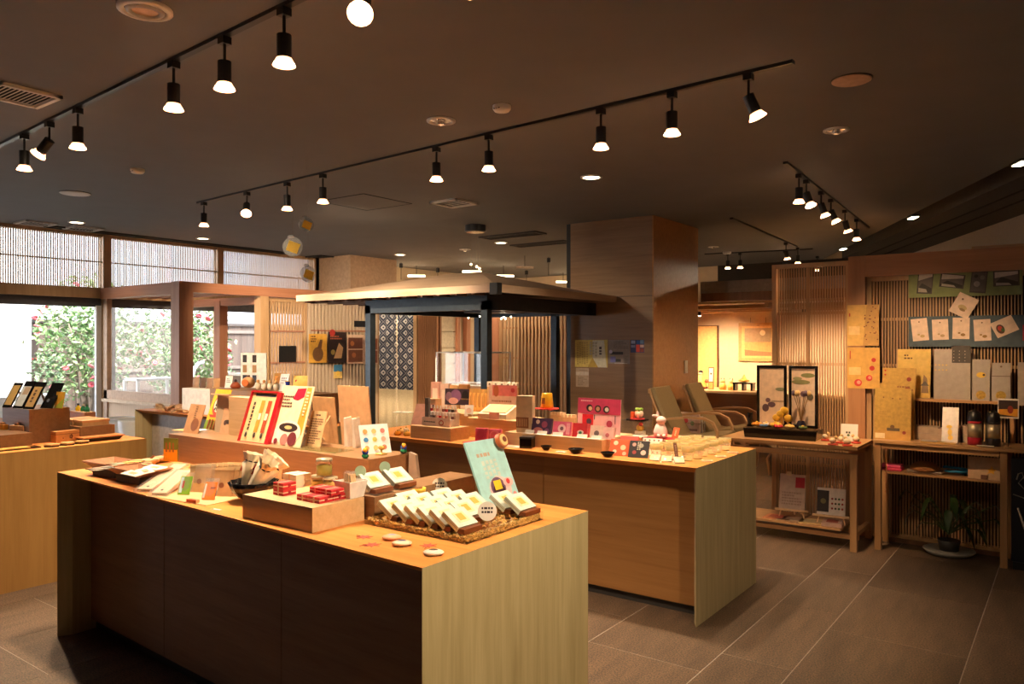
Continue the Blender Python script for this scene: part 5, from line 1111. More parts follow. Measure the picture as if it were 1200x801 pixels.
for i, px in enumerate((305, 312, 319, 326)):
    t = thing('bird_whistle', 'white clay whistle in a bag on the rear counter, %s from the left' % ORD[i], 'whistle', up2(px) + Vector((0, -.02, 0)), group='white clay whistles'); MB().sph((0, 0, .035), .03, 10, 8, (.9, .9, 1.15)).build('whistle_body', cm((230, 215, 195), .3), t, True); MB().sph((.01, -.01, .078), .014, 8, 6).build('whistle_head', cm((222, 170, 110), .3), t, True)
packet('gold_bag', 'amber cellophane bag above the whistles on the rear counter', 'bag', up2(318) + Vector((0, .08, 0)), .12, .15, .03, glass('amber_film', (.9, .65, .3), .15, .1, .3, (.8, .5, .2)), .4, .1, cm((190, 130, 60)))
pxcard('white_card', 'white card leaning right of the whistles on the rear counter', 'card', 325, 335, 442, 462, zb2, cm((222, 224, 230)), .3, .35, .003, (('t', .2, .4, .8, .8, 3, (140, 140, 150)),), ymid=up2(330))
packet('yellow_bag', 'yellow bag with a blue patch at the right end of the rear counter', 'bag', up2(350), .14, .14, .03, cm((228, 190, 90)), .3, .1, None, None, (('d', .5, .45, .2, (30, 100, 160), .2), ('d', .2, .8, .1, (200, 60, 40))))
t = thing('blue_vase', 'small blue glass vase left of the yellow bag', 'vase', up2(337)); MB().lathe([(.001, 0), (.02, 0), (.03, .03), (.016, .06), (.02, .085)], n=14).build('vase_body', cm((40, 60, 160), .2), t, True); MB().lathe([(.02, .085), (.024, .09)], n=14).build('vase_lip', cm((220, 190, 80)), t)
# pictures behind
t = thing('photo_board', 'grey board with six small dark photos standing at the rear counter', 'board', (-5.9, 4.33, 1.10)); k = atY(297, 455, 4.4); t.location = (k.x, 4.4, 0); t.rotation_euler = (0, 0, .25)
wd = 30 / abs(pxm(k, .25)); MB().box(-wd / 2, wd / 2, 0, .008, .80, 1.42).build('board', cm((238, 235, 230)), t)
for i in range(6): MB().quad(*[(-wd * .42 + (i % 2) * wd * .38 + a * wd * .16, -.001, 1.40 - .095 * (i // 2) - .07 * b_) for a, b_ in ((0, 1), (1, 1), (1, 0), (0, 0))]).build('photo', cm(((50, 45, 45), (60, 50, 48), (170, 130, 90), (180, 140, 100), (40, 45, 60), (55, 60, 75))[i]), t)
MB().box(-.02, .02, .008, .03, 0, .8).build('board_post', M_black, t)
# posters on the pergola lattice
def wallposter(label, l, r, top, bot, X, m, els, name='poster'):
    a = atX(l, top, X); c = atX(r, bot, X); wd = abs(c.y - a.y); ht = abs(bot - top) / F * depth((a + c) / 2)
    t = card(name, label, 'poster', (X, (a.y + c.y) / 2, HC - (bot - CY) / F * depth((a + c) / 2)), wd, ht, m, PI / 2, 0, .003, els); t['group'] = 'posters on the lattice'; return t
XL = -8.752
wallposter('yellow poster with a brown animal drawing on the lattice', 362, 383, 391, 425, XL, cm((218, 165, 70)), (('d', .5, .3, .3, (120, 85, 55), .25), ('p', [(.45, .5), (.7, .5), (.75, .8), (.62, .8)], (110, 75, 50)), ('t', .1, .7, .4, .95, 3, (90, 60, 40))))
wallposter('dark poster with a pale figure and a red circle on the lattice', 385, 405, 389, 425, XL, cm((45, 32, 32)), (('d', .22, .98, .16, (170, 50, 45)), ('p', [(.3, .15), (.75, .15), (.85, .5), (.6, .65)], (190, 150, 110)), ('t', .1, .75, .9, .9, 2, (170, 90, 60)), ('d', .25, .35, .12, (150, 130, 70))))
wallposter('white sheet with two by two brown photos on the lattice', 407, 426, 392, 426, XL, cm((220, 185, 160)), (('r', .06, .52, .94, .9, (110, 65, 50)), ('r', .06, .06, .94, .48, (120, 75, 55)), ('d', .3, .7, .12, (190, 120, 70)), ('d', .4, .3, .12, (180, 110, 70))))
wallposter('sheet with brown photos partly hidden by the steel post', 427, 443, 393, 427, XL, cm((215, 180, 155)), (('r', .06, .52, .94, .9, (150, 85, 50)), ('r', .06, .06, .94, .48, (140, 80, 55))))
wallposter('small blue and yellow leaflet under the posters on the lattice', 391, 401, 427, 443, XL, cm((226, 190, 110)), (('r', 0, .5, 1, 1, (70, 140, 190)), ('d', .5, .35, .25, (235, 200, 90))))
wallposter('plain black square plate on the narrow lattice screen', 327, 347, 405, 424, XL, M_black, (('r', .45, .3, .5, .7, (40, 36, 34)),), 'black_plate')
# ================================================================== MIDDLE COUNTER goods
def Q(px, Y, z): k = atY(px, 400, Y); return Vector((k.x, Y, z))
riser('small wooden riser at the left end of the middle counter', -3.79, -3.42, 3.95, 4.15, T, .935, M_box)
riser('wooden riser behind carrying the pink display stand', -3.5, -3.05, 4.22, 4.55, T, .985, M_box)
riser('wide wooden riser in the middle of the middle counter', -3.045, -2.31, 4.06, 4.46, T, .93, M_box)
riser('white topped riser beside the glasses on the middle counter', -2.28, -2.04, 4.46, 4.76, T, .905, M_box)
riser('back riser with amber packets on the middle counter', -4.0, -3.52, 4.3, 4.6, T, 1.0, M_box)
def rstand(label, px, Y, z, w_, h_):
    t = thing('acrylic_stand', label, 'stand', Q(px, Y, z)); b = MB(); b.box(-w_, w_, -w_, w_, h_ - .004, h_)
    b.build('stand_top', M_acry, t)
    for x in (-w_, w_ - .004): MB().box(x, x + .004, -w_, w_, 0, h_ - .004).build('stand_side', M_acry, t)
    return t
st = rstand('clear acrylic stand with a pale card at the left end of the middle counter', 473, 4.05, T, .05, .16)
t = thing('pale_card', 'pale card lying on the left acrylic stand', 'card', Q(473, 4.05, T + .16), (0, 0, .2)); MB().box(-.07, .06, -.04, .04, 0, .003).build('card', M_paper, t); MB().box(-.03, -.01, -.01, .01, .003, .004).build('printed_block', cm((60, 50, 45)), t)
for i, (px, Y, c) in enumerate(((466, 3.98, (230, 150, 40)), (477, 3.99, (225, 165, 60)), (470, 4.08, (235, 190, 120)), (476, 4.16, (225, 200, 170)))):
    t = thing('amber_trinket', 'amber trinket at the left end of the middle counter, %s of the group' % ORD[i], 'trinket', Q(px, Y, T), group='amber trinkets'); MB().lathe([(.001, 0), (.02, 0), (.028, .014), (.016, .03), (.001, .034)], n=12).build('trinket_body', cm(c, .2), t, True); MB().sph((0, 0, .036), .008, 8, 6).build('trinket_knob', M_gold, t, True)
for i, (px, Y) in enumerate(((484, 4.02), (492, 4.03))):
    p = Q(px + 3, Y, .935); t = thing('phone_case', 'dusty pink flat case with a dark edge leaning on the left riser, %s one' % ('left', 'right')[i], 'case', p, (-.5, 0, .2)); MB().box(-.04, .04, 0, .01, 0, .16).build('case_body', cm((200, 140, 120)), t); MB().box(.04, .044, 0, .011, 0, .16).build('case_edge', cm((60, 40, 40)), t)
# tester rack with small bottles
rk = thing('tester_rack', 'white tester rack with two rows of small nail bottles', 'rack', Q(516, 4.06, .935)); wd = .26
for k in range(2): MB().box(-wd / 2, wd / 2, -.02 + .035 * k, .02 + .035 * k, .0 , .05 + .045 * k).build('rack_step', cm((236, 215, 200)), rk)
MB().box(-wd / 2, wd / 2, -.05, -.046, 0, .06).build('rack_front', cm((240, 205, 195)), rk); text_mesh(-.11, .02, .0, .035, 1, -.051, 3).build('printed_text', cm((60, 50, 50)), rk)
for r_ in range(2):
    for i in range(9):
        c = [(190, 60, 60), (120, 110, 115), (90, 70, 60), (225, 180, 160), (170, 40, 50), (230, 190, 150), (215, 150, 130), (235, 210, 190), (150, 90, 80)][(i + r_ * 4) % 9]
        t = thing('nail_bottle', 'tiny nail polish bottle in the %s row of the rack, %s from the left' % (('front', 'back')[r_], ORD[i]), 'bottle', rk.location + Vector((-.115 + .0285 * i, .0 + .035 * r_, .05 + .045 * r_)), group='nail polish bottles')
        MB().box(-.008, .008, -.008, .008, 0, .02).build('bottle_body', cm(c, .15), t); MB().cyl((0, 0, .02), (0, 0, .042), .005, n=8).build('cap', cm((240, 235, 228), .3), t)
t = thing('round_logo_tag', 'red and white round tag at the front of the tester rack', 'tag', rk.location + Vector((.06, -.06, 0)), (-.1, 0, .2)); MB().cyl((0, 0, .027), (0, .003, .027), .026, n=20).build('disc', cm((235, 200, 190)), t); MB().cyl((0, -.001, .027), (0, 0, .027), .019, n=20).build('ring', cm((200, 80, 70)), t); MB().cyl((0, -.002, .027), (0, -.001, .027), .012, n=16).build('centre', cm((238, 215, 205)), t)
pxcard('small_card', 'small white card on a wire right of the tester rack', 'card', 545, 555, 468, 481, .985, M_wpaper, .3, .2, .003, (('d', .5, .5, .3, (225, 190, 170)),), ymid=Q(549, 4.3, .985))
pxcard('tall_tube_box', 'slim grey tube standing left of the tester rack', 'tube', 498, 502, 463, 495, .935, cm((120, 110, 105), .3), 0, 0, .02, (), ymid=Q(500, 4.02, .935)); 
t = thing('beige_box', 'upright beige box behind the tester rack', 'box', Q(509, 4.2, T)); MB().box(-.04, .04, -.03, .03, 0, .24).build('box_body', cm((226, 180, 130)), t); MB().box(-.042, .042, -.032, .032, .2, .26).build('box_lid', cm((235, 195, 150)), t)
pxcard('purple_poster', 'dark purple flower poster standing at the back of the middle counter', 'poster', 521, 553, 455, 474, 1.0, cm((60, 40, 55)), .2, .05, .004, (('d', .4, .55, .2, (140, 95, 140), .4), ('d', .15, .5, .12, (150, 110, 130), .3), ('d', .32, .25, .18, (226, 170, 160), .2), ('d', .75, .6, .12, (25, 15, 20), .3), ('t', .6, .3, .9, .45, 1, (150, 120, 80))), ymid=Q(537, 4.5, 1.04))
for i, (px, c, h_) in enumerate(((512, (214, 160, 140), .20), (523, (226, 190, 170), .19), (534, (222, 170, 110), .18), (545, (190, 130, 70), .19))):
    t = thing('pink_carton', 'upright %s carton behind the purple poster' % ('rose', 'pale pink', 'amber', 'brown')[i], 'carton', Q(px, 4.66 - .005 * i, T), (0, 0, .1)); MB().box(-.045, .035, -.02, .02, 0, .15 + h_).build('carton_body', cm(c), t); MB().box(-.03, .02, -.021, -.02, .15, .10 + h_).build('carton_label', cm((236, 215, 195)), t)
for i in range(4):
    packet('amber_packet', 'amber snack packet behind the pink display, %s from the left' % ORD[i], 'packet', Q(552 + 4.6 * i, 4.5, 1.0), .055, .17, .02, glass('amber_pack', (.95, .75, .4), .12, .12, .4, (.85, .55, .2)), .2, .1, cm((226, 160, 80)), 'amber snack packets')
for i in range(5):
    t = thing('paper_pouch', 'white topped paper pouch behind the pink display, %s from the left' % ORD[i], 'pouch', Q(575 + 7.2 * i, 4.66, T), (0, 0, .1), 'white topped pouches'); MB().box(-.022, .022, -.015, .015, 0, .33).build('pouch_body', cm((222, 180, 130)), t); MB().box(-.023, .023, -.016, .016, .33, .37).build('pouch_header', cm((240, 228, 210)), t); MB().cyl((0, -.017, .35), (0, -.016, .35), .009, n=8).build('pouch_mark', cm((120, 100, 80)), t)
# pink display stand
t = thing('pink_display_stand', 'pink backed sample display box with a raised header card', 'display', Q(585, 4.33, .985), (0, 0, .12)); wd = .23
MB().hexa([(-wd / 2, -.10, .0), (wd / 2, -.10, .0), (wd / 2, .06, .0), (-wd / 2, .06, .0)], [(-wd / 2, -.10, .035), (wd / 2, -.10, .035), (wd / 2, .06, .09), (-wd / 2, .06, .09)]).build('display_tray', cm((240, 222, 200)), t)
MB().hexa([(-wd * .4, -.08, .045), (wd * .42, -.08, .045), (wd * .42, .05, .09), (-wd * .4, .05, .09)], [(-wd * .4, -.08, .048), (wd * .42, -.08, .048), (wd * .42, .05, .093), (-wd * .4, .05, .093)]).build('tray_samples', cm((236, 190, 140)), t)
h = MB().box(-wd / 2, wd / 2, .055, .06, .09, .23).build('header_card', cm((238, 205, 190)), t)
prints(h, wd, .14, (('r', .12, .45, 1, 1, (230, 130, 130)), ('d', .25, .7, .1, (200, 110, 70), .3), ('d', .85, .75, .07, (205, 60, 70)), ('t', .1, .1, .8, .25, 1, (170, 110, 90))), .0545, .09)
MB().box(-.02, .06, -.104, -.10, .0, .05).build('price_card', cm((236, 190, 180)), t)
t = thing('pink_cloth', 'bright pink cloth on the middle counter edge', 'cloth', Q(569, 4.0, T), (0, 0, 0)); MB().box(-.16, .14, -.05, .09, 0, .004).build('cloth_sheet', cm((205, 50, 85)), t); MB().box(.06, .16, .02, .13, .004, .006).build('cloth_fold', cm((190, 40, 75)), t)
for i, px in enumerate((563, 579)):
    t = thing('pink_compact', 'pink round compact standing on the pink cloth, %s one' % ('left', 'right')[i], 'compact', Q(px, 4.04, T + .006), (-.15, 0, .25), 'pink compacts')
    MB().box(-.045, .045, 0, .035, 0, .09).build('compact_case', cm((205, 90, 110), .3), t, False, .008); MB().cyl((0, -.002, .045), (0, 0, .045), .036, n=24).build('compact_disc', cm((226, 130, 140) if i else (190, 70, 95)), t); MB().cyl((0, -.004, .045), (0, -.002, .045), .026, n=24).build('compact_centre', cm((214, 110, 120) if i else (176, 60, 85)), t)
t = thing('white_paper', 'white leaflet at the middle counter edge near the badge', 'leaflet', Q(601, 3.98, T), (0, 0, .1)); MB().box(-.09, .06, -.03, .05, 0, .002).build('sheet', M_paper, t); text_mesh(-.07, -.02, .04, .03, 3, 0, 5).build('printed_text', cm((190, 140, 100)), t, loc=(0, 0, .003), rot=(-PI / 2, 0, 0))
# tall carton, can
t = thing('tall_carton', 'tall pale carton with a brown patterned foot', 'carton', Q(616, 4.13, .93), (0, 0, .3)); MB().box(-.055, .055, -.03, .03, 0, .24).build('carton_body', cm((226, 200, 165)), t); MB().box(-.056, .03, -.031, -.03, .03, .10).build('pattern_band', cm((150, 95, 60)), t)
for i in range(6): MB().box(-.05 + .0125 * i, -.044 + .0125 * i, -.032, -.031, .04, .09).build('pattern_bar', cm((205, 160, 120)), t)
rs = rstand('clear acrylic stand under the yellow tin', 641, 4.3, .93, .07, .145)
t = thing('red_mat', 'red paper mat under the yellow tin', 'mat', rs.location + Vector((0, 0, .145)), (0, 0, .2)); MB().cyl((0, 0, 0), (0, 0, .004), .085, n=8).build('mat_sheet', cm((205, 45, 30)), t); MB().cyl((0, 0, .004), (0, 0, .005), .05, n=8).build('mat_centre', cm((190, 40, 28)), t)
t = thing('yellow_tin', 'yellow gold tin on the red mat', 'tin', rs.location + Vector((0, 0, .15))); MB().lathe([(.001, 0), (.042, 0), (.044, .01), (.036, .095), (.033, .1), (.001, .1)], n=20).build('tin_body', cm((232, 175, 40), .3), t, True); MB().box(-.012, .012, -.045, -.04, .03, .07).build('tin_label', cm((170, 110, 40)), t)
for i, (px, h_) in enumerate(((654, .12), (667, .11))):
    t = thing('spice_bag', 'bundle of beige bags behind the pink cards, %s one' % ('left', 'right')[i], 'bag', Q(px, 4.36, .93), (0, 0, .1)); MB().box(-.05, .05, -.02, .02, 0, h_ - .02).build('bag_body', cm((222, 180, 135)), t)
    for j in range(4): MB().box(-.05 + .026 * j, -.03 + .026 * j, -.018, .018, h_ - .02, h_).build('bag_top', cm((235, 205, 165)), t)
# cards in front of the wide riser's goods
def lean(label, l, r, top, bot, m, els, Y=4.11, rz=.12, tl=.25, th=.02): return pxcard('washing_cloth', label, 'packet', l, r, top, bot, .93, m, rz, tl, th, els, 'folded cloth packets', ymid=Q((l + r) / 2, Y, .93))
lean('dark purple patterned cloth packet left on the wide riser', 622, 645, 489, 507, cm((62, 34, 70)), (('d', .3, .75, .1, (205, 175, 160)), ('d', .65, .6, .15, (140, 60, 90)), ('d', .35, .2, .25, (190, 110, 110), .2), ('d', .8, .2, .12, (120, 70, 110))))
lean('pink patterned cloth packet on the wide riser', 647, 668, 493, 509, cm((214, 90, 125)), (('d', .5, .5, .22, (236, 190, 195)), ('d', .5, .5, .1, (120, 80, 90)), ('r', .75, .1, .95, .9, (232, 150, 165))))
lean('bright red cloth packet with a white mark on the wide riser', 670, 689, 495, 511, cm((205, 40, 50)), (('d', .5, .35, .2, (225, 200, 190), .15), ('d', .5, .3, .1, (60, 110, 80)), ('r', .9, 0, 1, 1, (225, 90, 90))))
lean('pale cloth packet with a grey mark on the wide riser', 691, 706, 497, 512, cm((238, 205, 190)), (('d', .5, .4, .2, (120, 100, 100)),))
lean('pale pink cloth packet at the right end of the wide riser', 706, 719, 498, 512, cm((240, 195, 190)), (('d', .4, .35, .18, (205, 110, 120)),))
for i, (px, a) in enumerate(((618, 0), (633, .1), (652, .2), (680, .1), (697, .15))):
    t = thing('price_card', 'white price card on the wide riser edge, %s from the left' % ORD[i], 'card', Q(px, 4.075, .9305), (0, 0, a), 'price cards'); MB().box(-.035, .035, -.012, .02, 0, .002).build('card', M_wpaper, t); MB().hexa([(-.035, .02, 0), (.035, .02, 0), (.035, .022, 0), (-.035, .022, 0)], [(-.035, .03, .02), (.035, .03, .02), (.035, .032, .02), (-.035, .032, .02)]).build('card_back', M_paper, t)
pxcard('pink_board', 'pink header board with three round photos standing on the wide riser', 'sign', 676, 726, 471, 512, .93, cm((236, 180, 190)), .0, .06, .006, (('r', 0, .56, 1, 1, (196, 62, 102)), ('d', .28, .72, .075, (60, 40, 45)), ('d', .30, .71, .045, (226, 190, 150)), ('d', .48, .71, .075, (70, 45, 45)), ('d', .48, .71, .045, (200, 150, 120)), ('d', .68, .70, .075, (50, 40, 45)), ('d', .69, .70, .045, (220, 215, 205)), ('r', .12, .22, .38, .54, (220, 30, 50)), ('d', .28, .34, .06, (90, 60, 80)), ('d', .76, .3, .07, (185, 60, 90)), ('r', .4, .4, .42, .54, (90, 60, 60)), ('r', .88, .3, .9, .54, (120, 60, 70)), ('t', .08, .9, .4, .95, 1, (240, 200, 205))), ymid=Q(701, 4.33, .93), stand=None)
# black cube and lacquer dishes
t = thing('black_cube_box', 'small black cube box at the middle counter edge', 'box', Q(618, 4.0, T), (0, 0, .3)); MB().box(-.04, .04, -.04, .04, 0, .06).build('box_body', M_lacq, t, False, .002); MB().box(-.041, .041, -.041, .041, .06, .072).build('box_lid', mat('black_lid', (.02, .02, .02), .4), t)
for i, (px, r_) in enumerate(((640, .035), (675, .048), (712, .042))):
    t = thing('lacquer_dish', 'small black lacquer dish at the counter edge, %s from the left' % ORD[i], 'dish', Q(px, 3.98 - .02 * (i == 2), T), group='black lacquer dishes'); MB().lathe([(.001, .004), (r_ * .5, .004), (r_, .026), (r_ * 1.02, .028), (r_ * .9, .018), (r_ * .45, .0), (.001, 0)], n=22).build('dish_body', M_lacq, t, True); MB().lathe([(r_ * .35, 0), (r_ * .4, .005)], n=16).build('dish_foot', M_lacq, t, True)
t = thing('price_card', 'white price card between the first two black dishes', 'card', Q(657, 3.96, T), (0, 0, .15), 'price cards'); MB().box(-.03, .03, -.015, .02, 0, .003).build('card', M_wpaper, t); MB().box(-.02, .02, -.008, -.004, .003, .0035).build('printed_line', cm((150, 120, 100)), t)
# acrylic case with figurines
ac = thing('acrylic_case', 'clear acrylic box with a small yellow figurine beside the pink board', 'case', Q(747, 4.6, .905)); b = MB(); w_ = .085; h_ = .10
for q in ((-w_, w_, -w_, -w_ + .004, 0, h_), (-w_, w_, w_ - .004, w_, 0, h_), (-w_, -w_ + .004, -w_, w_, 0, h_), (w_ - .004, w_, -w_, w_, 0, h_), (-w_, w_, -w_, w_, h_, h_ + .004)): MB().box(*q).build('case_wall', M_acry, ac)
t = thing('yellow_figurine', 'yellow lion figurine inside the acrylic box', 'figurine', ac.location + Vector((.02, 0, 0))); MB().box(-.03, .03, -.02, .02, 0, .03).build('pedestal', cm((236, 225, 205)), t); MB().sph((0, 0, .05), .026, 10, 8).build('body', cm((228, 180, 50)), t, True); MB().sph((.01, -.01, .075), .015, 8, 6).build('head', cm((205, 60, 40)), t, True)
t = thing('green_haired_figurine', 'white figurine with green tufts on the acrylic box', 'figurine', ac.location + Vector((.0, 0, h_ + .004))); MB().cyl((0, 0, 0), (0, 0, .005), .075, n=20).build('black_base', M_lacq, t); MB().cyl((0, 0, .005), (0, 0, .008), .05, n=8).build('red_mat', cm((200, 40, 40)), t); MB().sph((.012, 0, .04), .03, 12, 8, (1, .9, 1)).build('body', cm((235, 215, 190)), t, True); MB().box(-.045, -.025, -.01, .01, .008, .05).build('orange_sign', cm((220, 90, 40)), t)
for i in range(5): MB().sph((.012 + .018 * math.cos(i * 1.3), .018 * math.sin(i * 1.3), .068), .012, 8, 6).build('green_tuft', cm((130, 160, 50)), t, True)
t = thing('white_dish', 'white oval dish on the white topped riser', 'dish', Q(745, 4.5, .905)); MB().lathe([(.001, .002), (.07, .004), (.08, .012), (.07, .009), (.001, .006)], n=24).build('dish_body', cm((235, 225, 208), .3), t, True); MB().lathe([(.035, 0), (.04, .004)], n=16).build('dish_foot', M_white, t)
# rabbit
rb = thing('rabbit_figurine', 'pink white sitting rabbit figurine on a red mat', 'figurine', Q(774, 4.53, .915), (0, 0, .3)); RM = cm((240, 205, 200), .4)
prof = [(.001, 0), (.042, .002), (.046, .03), (.038, .06), (.026, .085), (.001, .09)]
MB().lathe(prof, n=18).build('body', RM, rb, True); MB().sph((.006, -.012, .108), .028, 14, 10, (1.15, .95, .95)).build('head', RM, rb, True)
MB().sph((-.018, .0, .145), .022, 8, 6, (.4, .25, 1)).build('ear', RM, rb, True); MB().sph((-.03, .0, .135), .024, 8, 6, (1, .3, .45)).build('ear', RM, rb, True); MB().sph((.03, -.026, .112), .003, 6, 5).build('eye', cm((150, 40, 40)), rb, True)
for s in (-1, 1): MB().sph((.018 * s + .01, -.035, .012), .016, 8, 6, (.8, 1.4, .7)).build('paw', RM, rb, True)
t = thing('red_mat', 'red paper mat under the rabbit figurine', 'mat', Q(774, 4.53, .9055), (0, 0, .3)); MB().box(-.10, .10, -.06, .06, 0, .004).build('mat_sheet', cm((190, 35, 45)), t); MB().box(-.11, -.04, -.065, -.02, .004, .008).build('mat_tray', cm((110, 40, 35)), t)
pxcard('orange_card', 'small orange card with lettering right of the rabbit', 'card', 787, 794, 498, 511, .905, cm((222, 90, 45)), -.2, .4, .003, (('v', .35, .3, .65, .8, 1, (240, 200, 150)),), ymid=Q(790, 4.55, .905))
t = thing('patterned_plate', 'brown wooden plate with orange squares behind the cushions', 'plate', Q(775, 4.35, T + .0), (-.25, 0, .2)); MB().box(-.05, .05, 0, .006, 0, .07).build('plate_board', cm((120, 65, 40)), t)
for i in range(6): MB().box(-.04 + .03 * (i % 3), -.022 + .03 * (i % 3), -.002, 0, .012 + .028 * (i // 3), .03 + .028 * (i // 3)).build('plate_square', cm((222, 130, 70)), t)
def cush(label, px, Y, c, els, wd=.12, ht=.11, rz=.2):
    p = Q(px, Y, T); t = thing('patterned_packet', label, 'packet', p, (-.55, 0, rz), 'patterned packets beside the glasses'); MB().box(-wd / 2, wd / 2, 0, .012, 0, ht).build('packet_body', cm(c), t, False, .004); prints(t, wd, ht, els)
cush('orange dotted packet at the right end of the wide riser', 724, 4.03, (214, 85, 35), (('d', .3, .75, .12, (240, 200, 170)), ('d', .7, .5, .14, (240, 190, 150)), ('d', .3, .25, .1, (240, 200, 170)), ('d', .8, .15, .1, (238, 180, 150))))
cush('red and pink dotted packet behind the orange dotted one', 735, 4.2, (205, 70, 55), (('d', .3, .6, .14, (240, 200, 190)), ('d', .7, .4, .14, (240, 190, 180))))
cush('black patterned packet next to the orange dotted one', 747, 4.03, (38, 32, 34), (('d', .25, .75, .1, (190, 150, 140)), ('d', .6, .7, .12, (170, 165, 150)), ('d', .75, .3, .13, (230, 190, 180)), ('d', .3, .3, .1, (150, 60, 60)), ('v', .4, .4, .6, .9, 2, (190, 180, 160))))
cush('white dotted packet behind the black patterned one', 762, 4.18, (238, 220, 200), tuple(('d', .15 + .23 * (i % 4), .15 + .23 * (i // 4), .05, (130, 100, 80)) for i in range(16)))
for i, px in enumerate((766, 781, 797)):
    packet('clear_packet', 'small clear packet lying in front of the glasses, %s from the left' % ORD[i], 'packet', Q(px, 3.97, T + .01), .065, .07, .02, M_cello, .2 + .2 * i, 1.1, cm((226, 190, 140)), 'clear packets before the glasses')
pxcard('menu_stick', 'thin brown card leaning between the clear packets and the glasses', 'card', 792, 796, 520, 540, T, cm((120, 75, 55)), .8, .4, .003, (('t', .3, .2, .7, .9, 6, (190, 150, 120)),))
# glasses
M_amber = glass('amber_glass', (1, .93, .72), .2, .03, .30, (1, .80, .38))
M_cup = glass('cup_glass', (1, .99, .95), .2, .02, .08, (1, .93, .75))
gme = MB().lathe([(.001, .004), (.026, .004), (.03, .012), (.037, .075), (.0375, .076), (.0355, .075), (.028, .012), (.001, .010)], n=20).mesh('cup_wall', M_cup, True)
g2 = MB().lathe([(.0365, .05), (.0385, .078), (.037, .078), (.036, .05)], n=20).mesh('amber_rim', M_amber, True)
g3 = MB().lathe([(.001, .0), (.027, .0), (.027, .006), (.001, .006)], n=20).mesh('cup_base', M_amber, True)
for r_ in range(6):
    for c_ in range(3):
        t = thing('glass_cup', 'amber rimmed glass cup, %s row from the counter front, %s of the row' % (ORD[r_], ('left', 'middle', 'right')[c_]), 'glass', (-1.97 + .098 * c_ + .012 * (r_ % 2), 4.10 + .108 * r_, T), (0, 0, r_), 'amber rimmed glasses')
        put('cup_wall', gme, t); put('amber_rim', g2, t); put('cup_base', g3, t)
for i, (px, Y) in enumerate(((833, 4.12), (846, 4.3), (858, 4.5))):
    t = thing('coaster', 'pale round coaster at the right edge of the middle counter, %s from the front' % ORD[i], 'coaster', (-1.68, 4.15 + .2 * i, T), group='pale coasters'); MB().cyl((0, 0, 0), (0, 0, .006), .035, n=20).build('coaster_disc', cm((232, 200, 165)), t); MB().cyl((0, 0, .006), (0, 0, .007), .022, n=16).build('coaster_print', cm((210, 150, 110)), t)
# ================================================================== COLUMN notices
def ycard(name, label, cat, l, r, top, bot, Y, m, els, th=.003, rz=0.):
    a = atY(l, top, Y); c = atY(r, bot, Y); p = (a + c) / 2
    return card(name, label, cat, (p.x, Y - th, HC - (bot - CY) / F * depth(p)), abs(c.x - a.x), abs(bot - top) / F * depth(p), m, 0, 0, th, els)
YC = cy0 - .001
ycard('notice', 'yellow and white handwritten notice on the column', 'notice', 674, 712, 398, 430, YC, cm((226, 205, 110)), (('p', [(.55, 0), (.98, 0), (.9, .98), (.55, .98)], (232, 228, 205)), ('p', [(.4, 0), (.72, 0), (.55, .35)], (205, 170, 70)), ('v', .05, .1, .42, .92, 5, (196, 170, 90)), ('v', .74, .42, .84, .75, 1, (70, 65, 60)), ('v', .45, .4, .7, .92, 3, (196, 190, 160))))
ycard('notice', 'grey printed notice with small photos on the column', 'notice', 713, 738, 398, 426, YC, cm((150, 140, 132)), (('t', .25, .62, .95, .95, 5, (120, 110, 105)), ('r', .1, .38, .7, .5, (50, 48, 55)), ('r', .1, .06, .35, .3, (120, 120, 190)), ('r', .35, .08, .6, .2, (60, 60, 60)), ('t', .3, .0, .9, .04, 1, (225, 220, 215)), ('d', .12, .5, .08, (205, 200, 225))))
ycard('notice', 'small red and blue card notice on the column', 'notice', 739, 755, 398, 413, YC, cm((60, 65, 110)), (('r', .05, .7, .35, .95, (170, 190, 225)), ('r', .45, .68, .7, .95, (40, 90, 170)), ('r', .42, .05, .68, .62, (214, 60, 40)), ('r', .72, .4, .98, .62, (214, 170, 160)), ('r', .72, .05, .98, .35, (150, 70, 60)), ('r', .05, .4, .35, .6, (150, 160, 200)), ('r', .72, .7, .98, .98, (120, 150, 190))))
ycard('notice', 'narrow beige notice under the yellow one on the column', 'notice', 675, 690, 431, 453, YC, cm((200, 175, 150)), (('r', 0, .62, 1, .8, (222, 208, 195)), ('t', .15, .08, .85, .55, 5, (165, 140, 115)), ('t', .3, .84, .9, .92, 1, (165, 140, 120))))
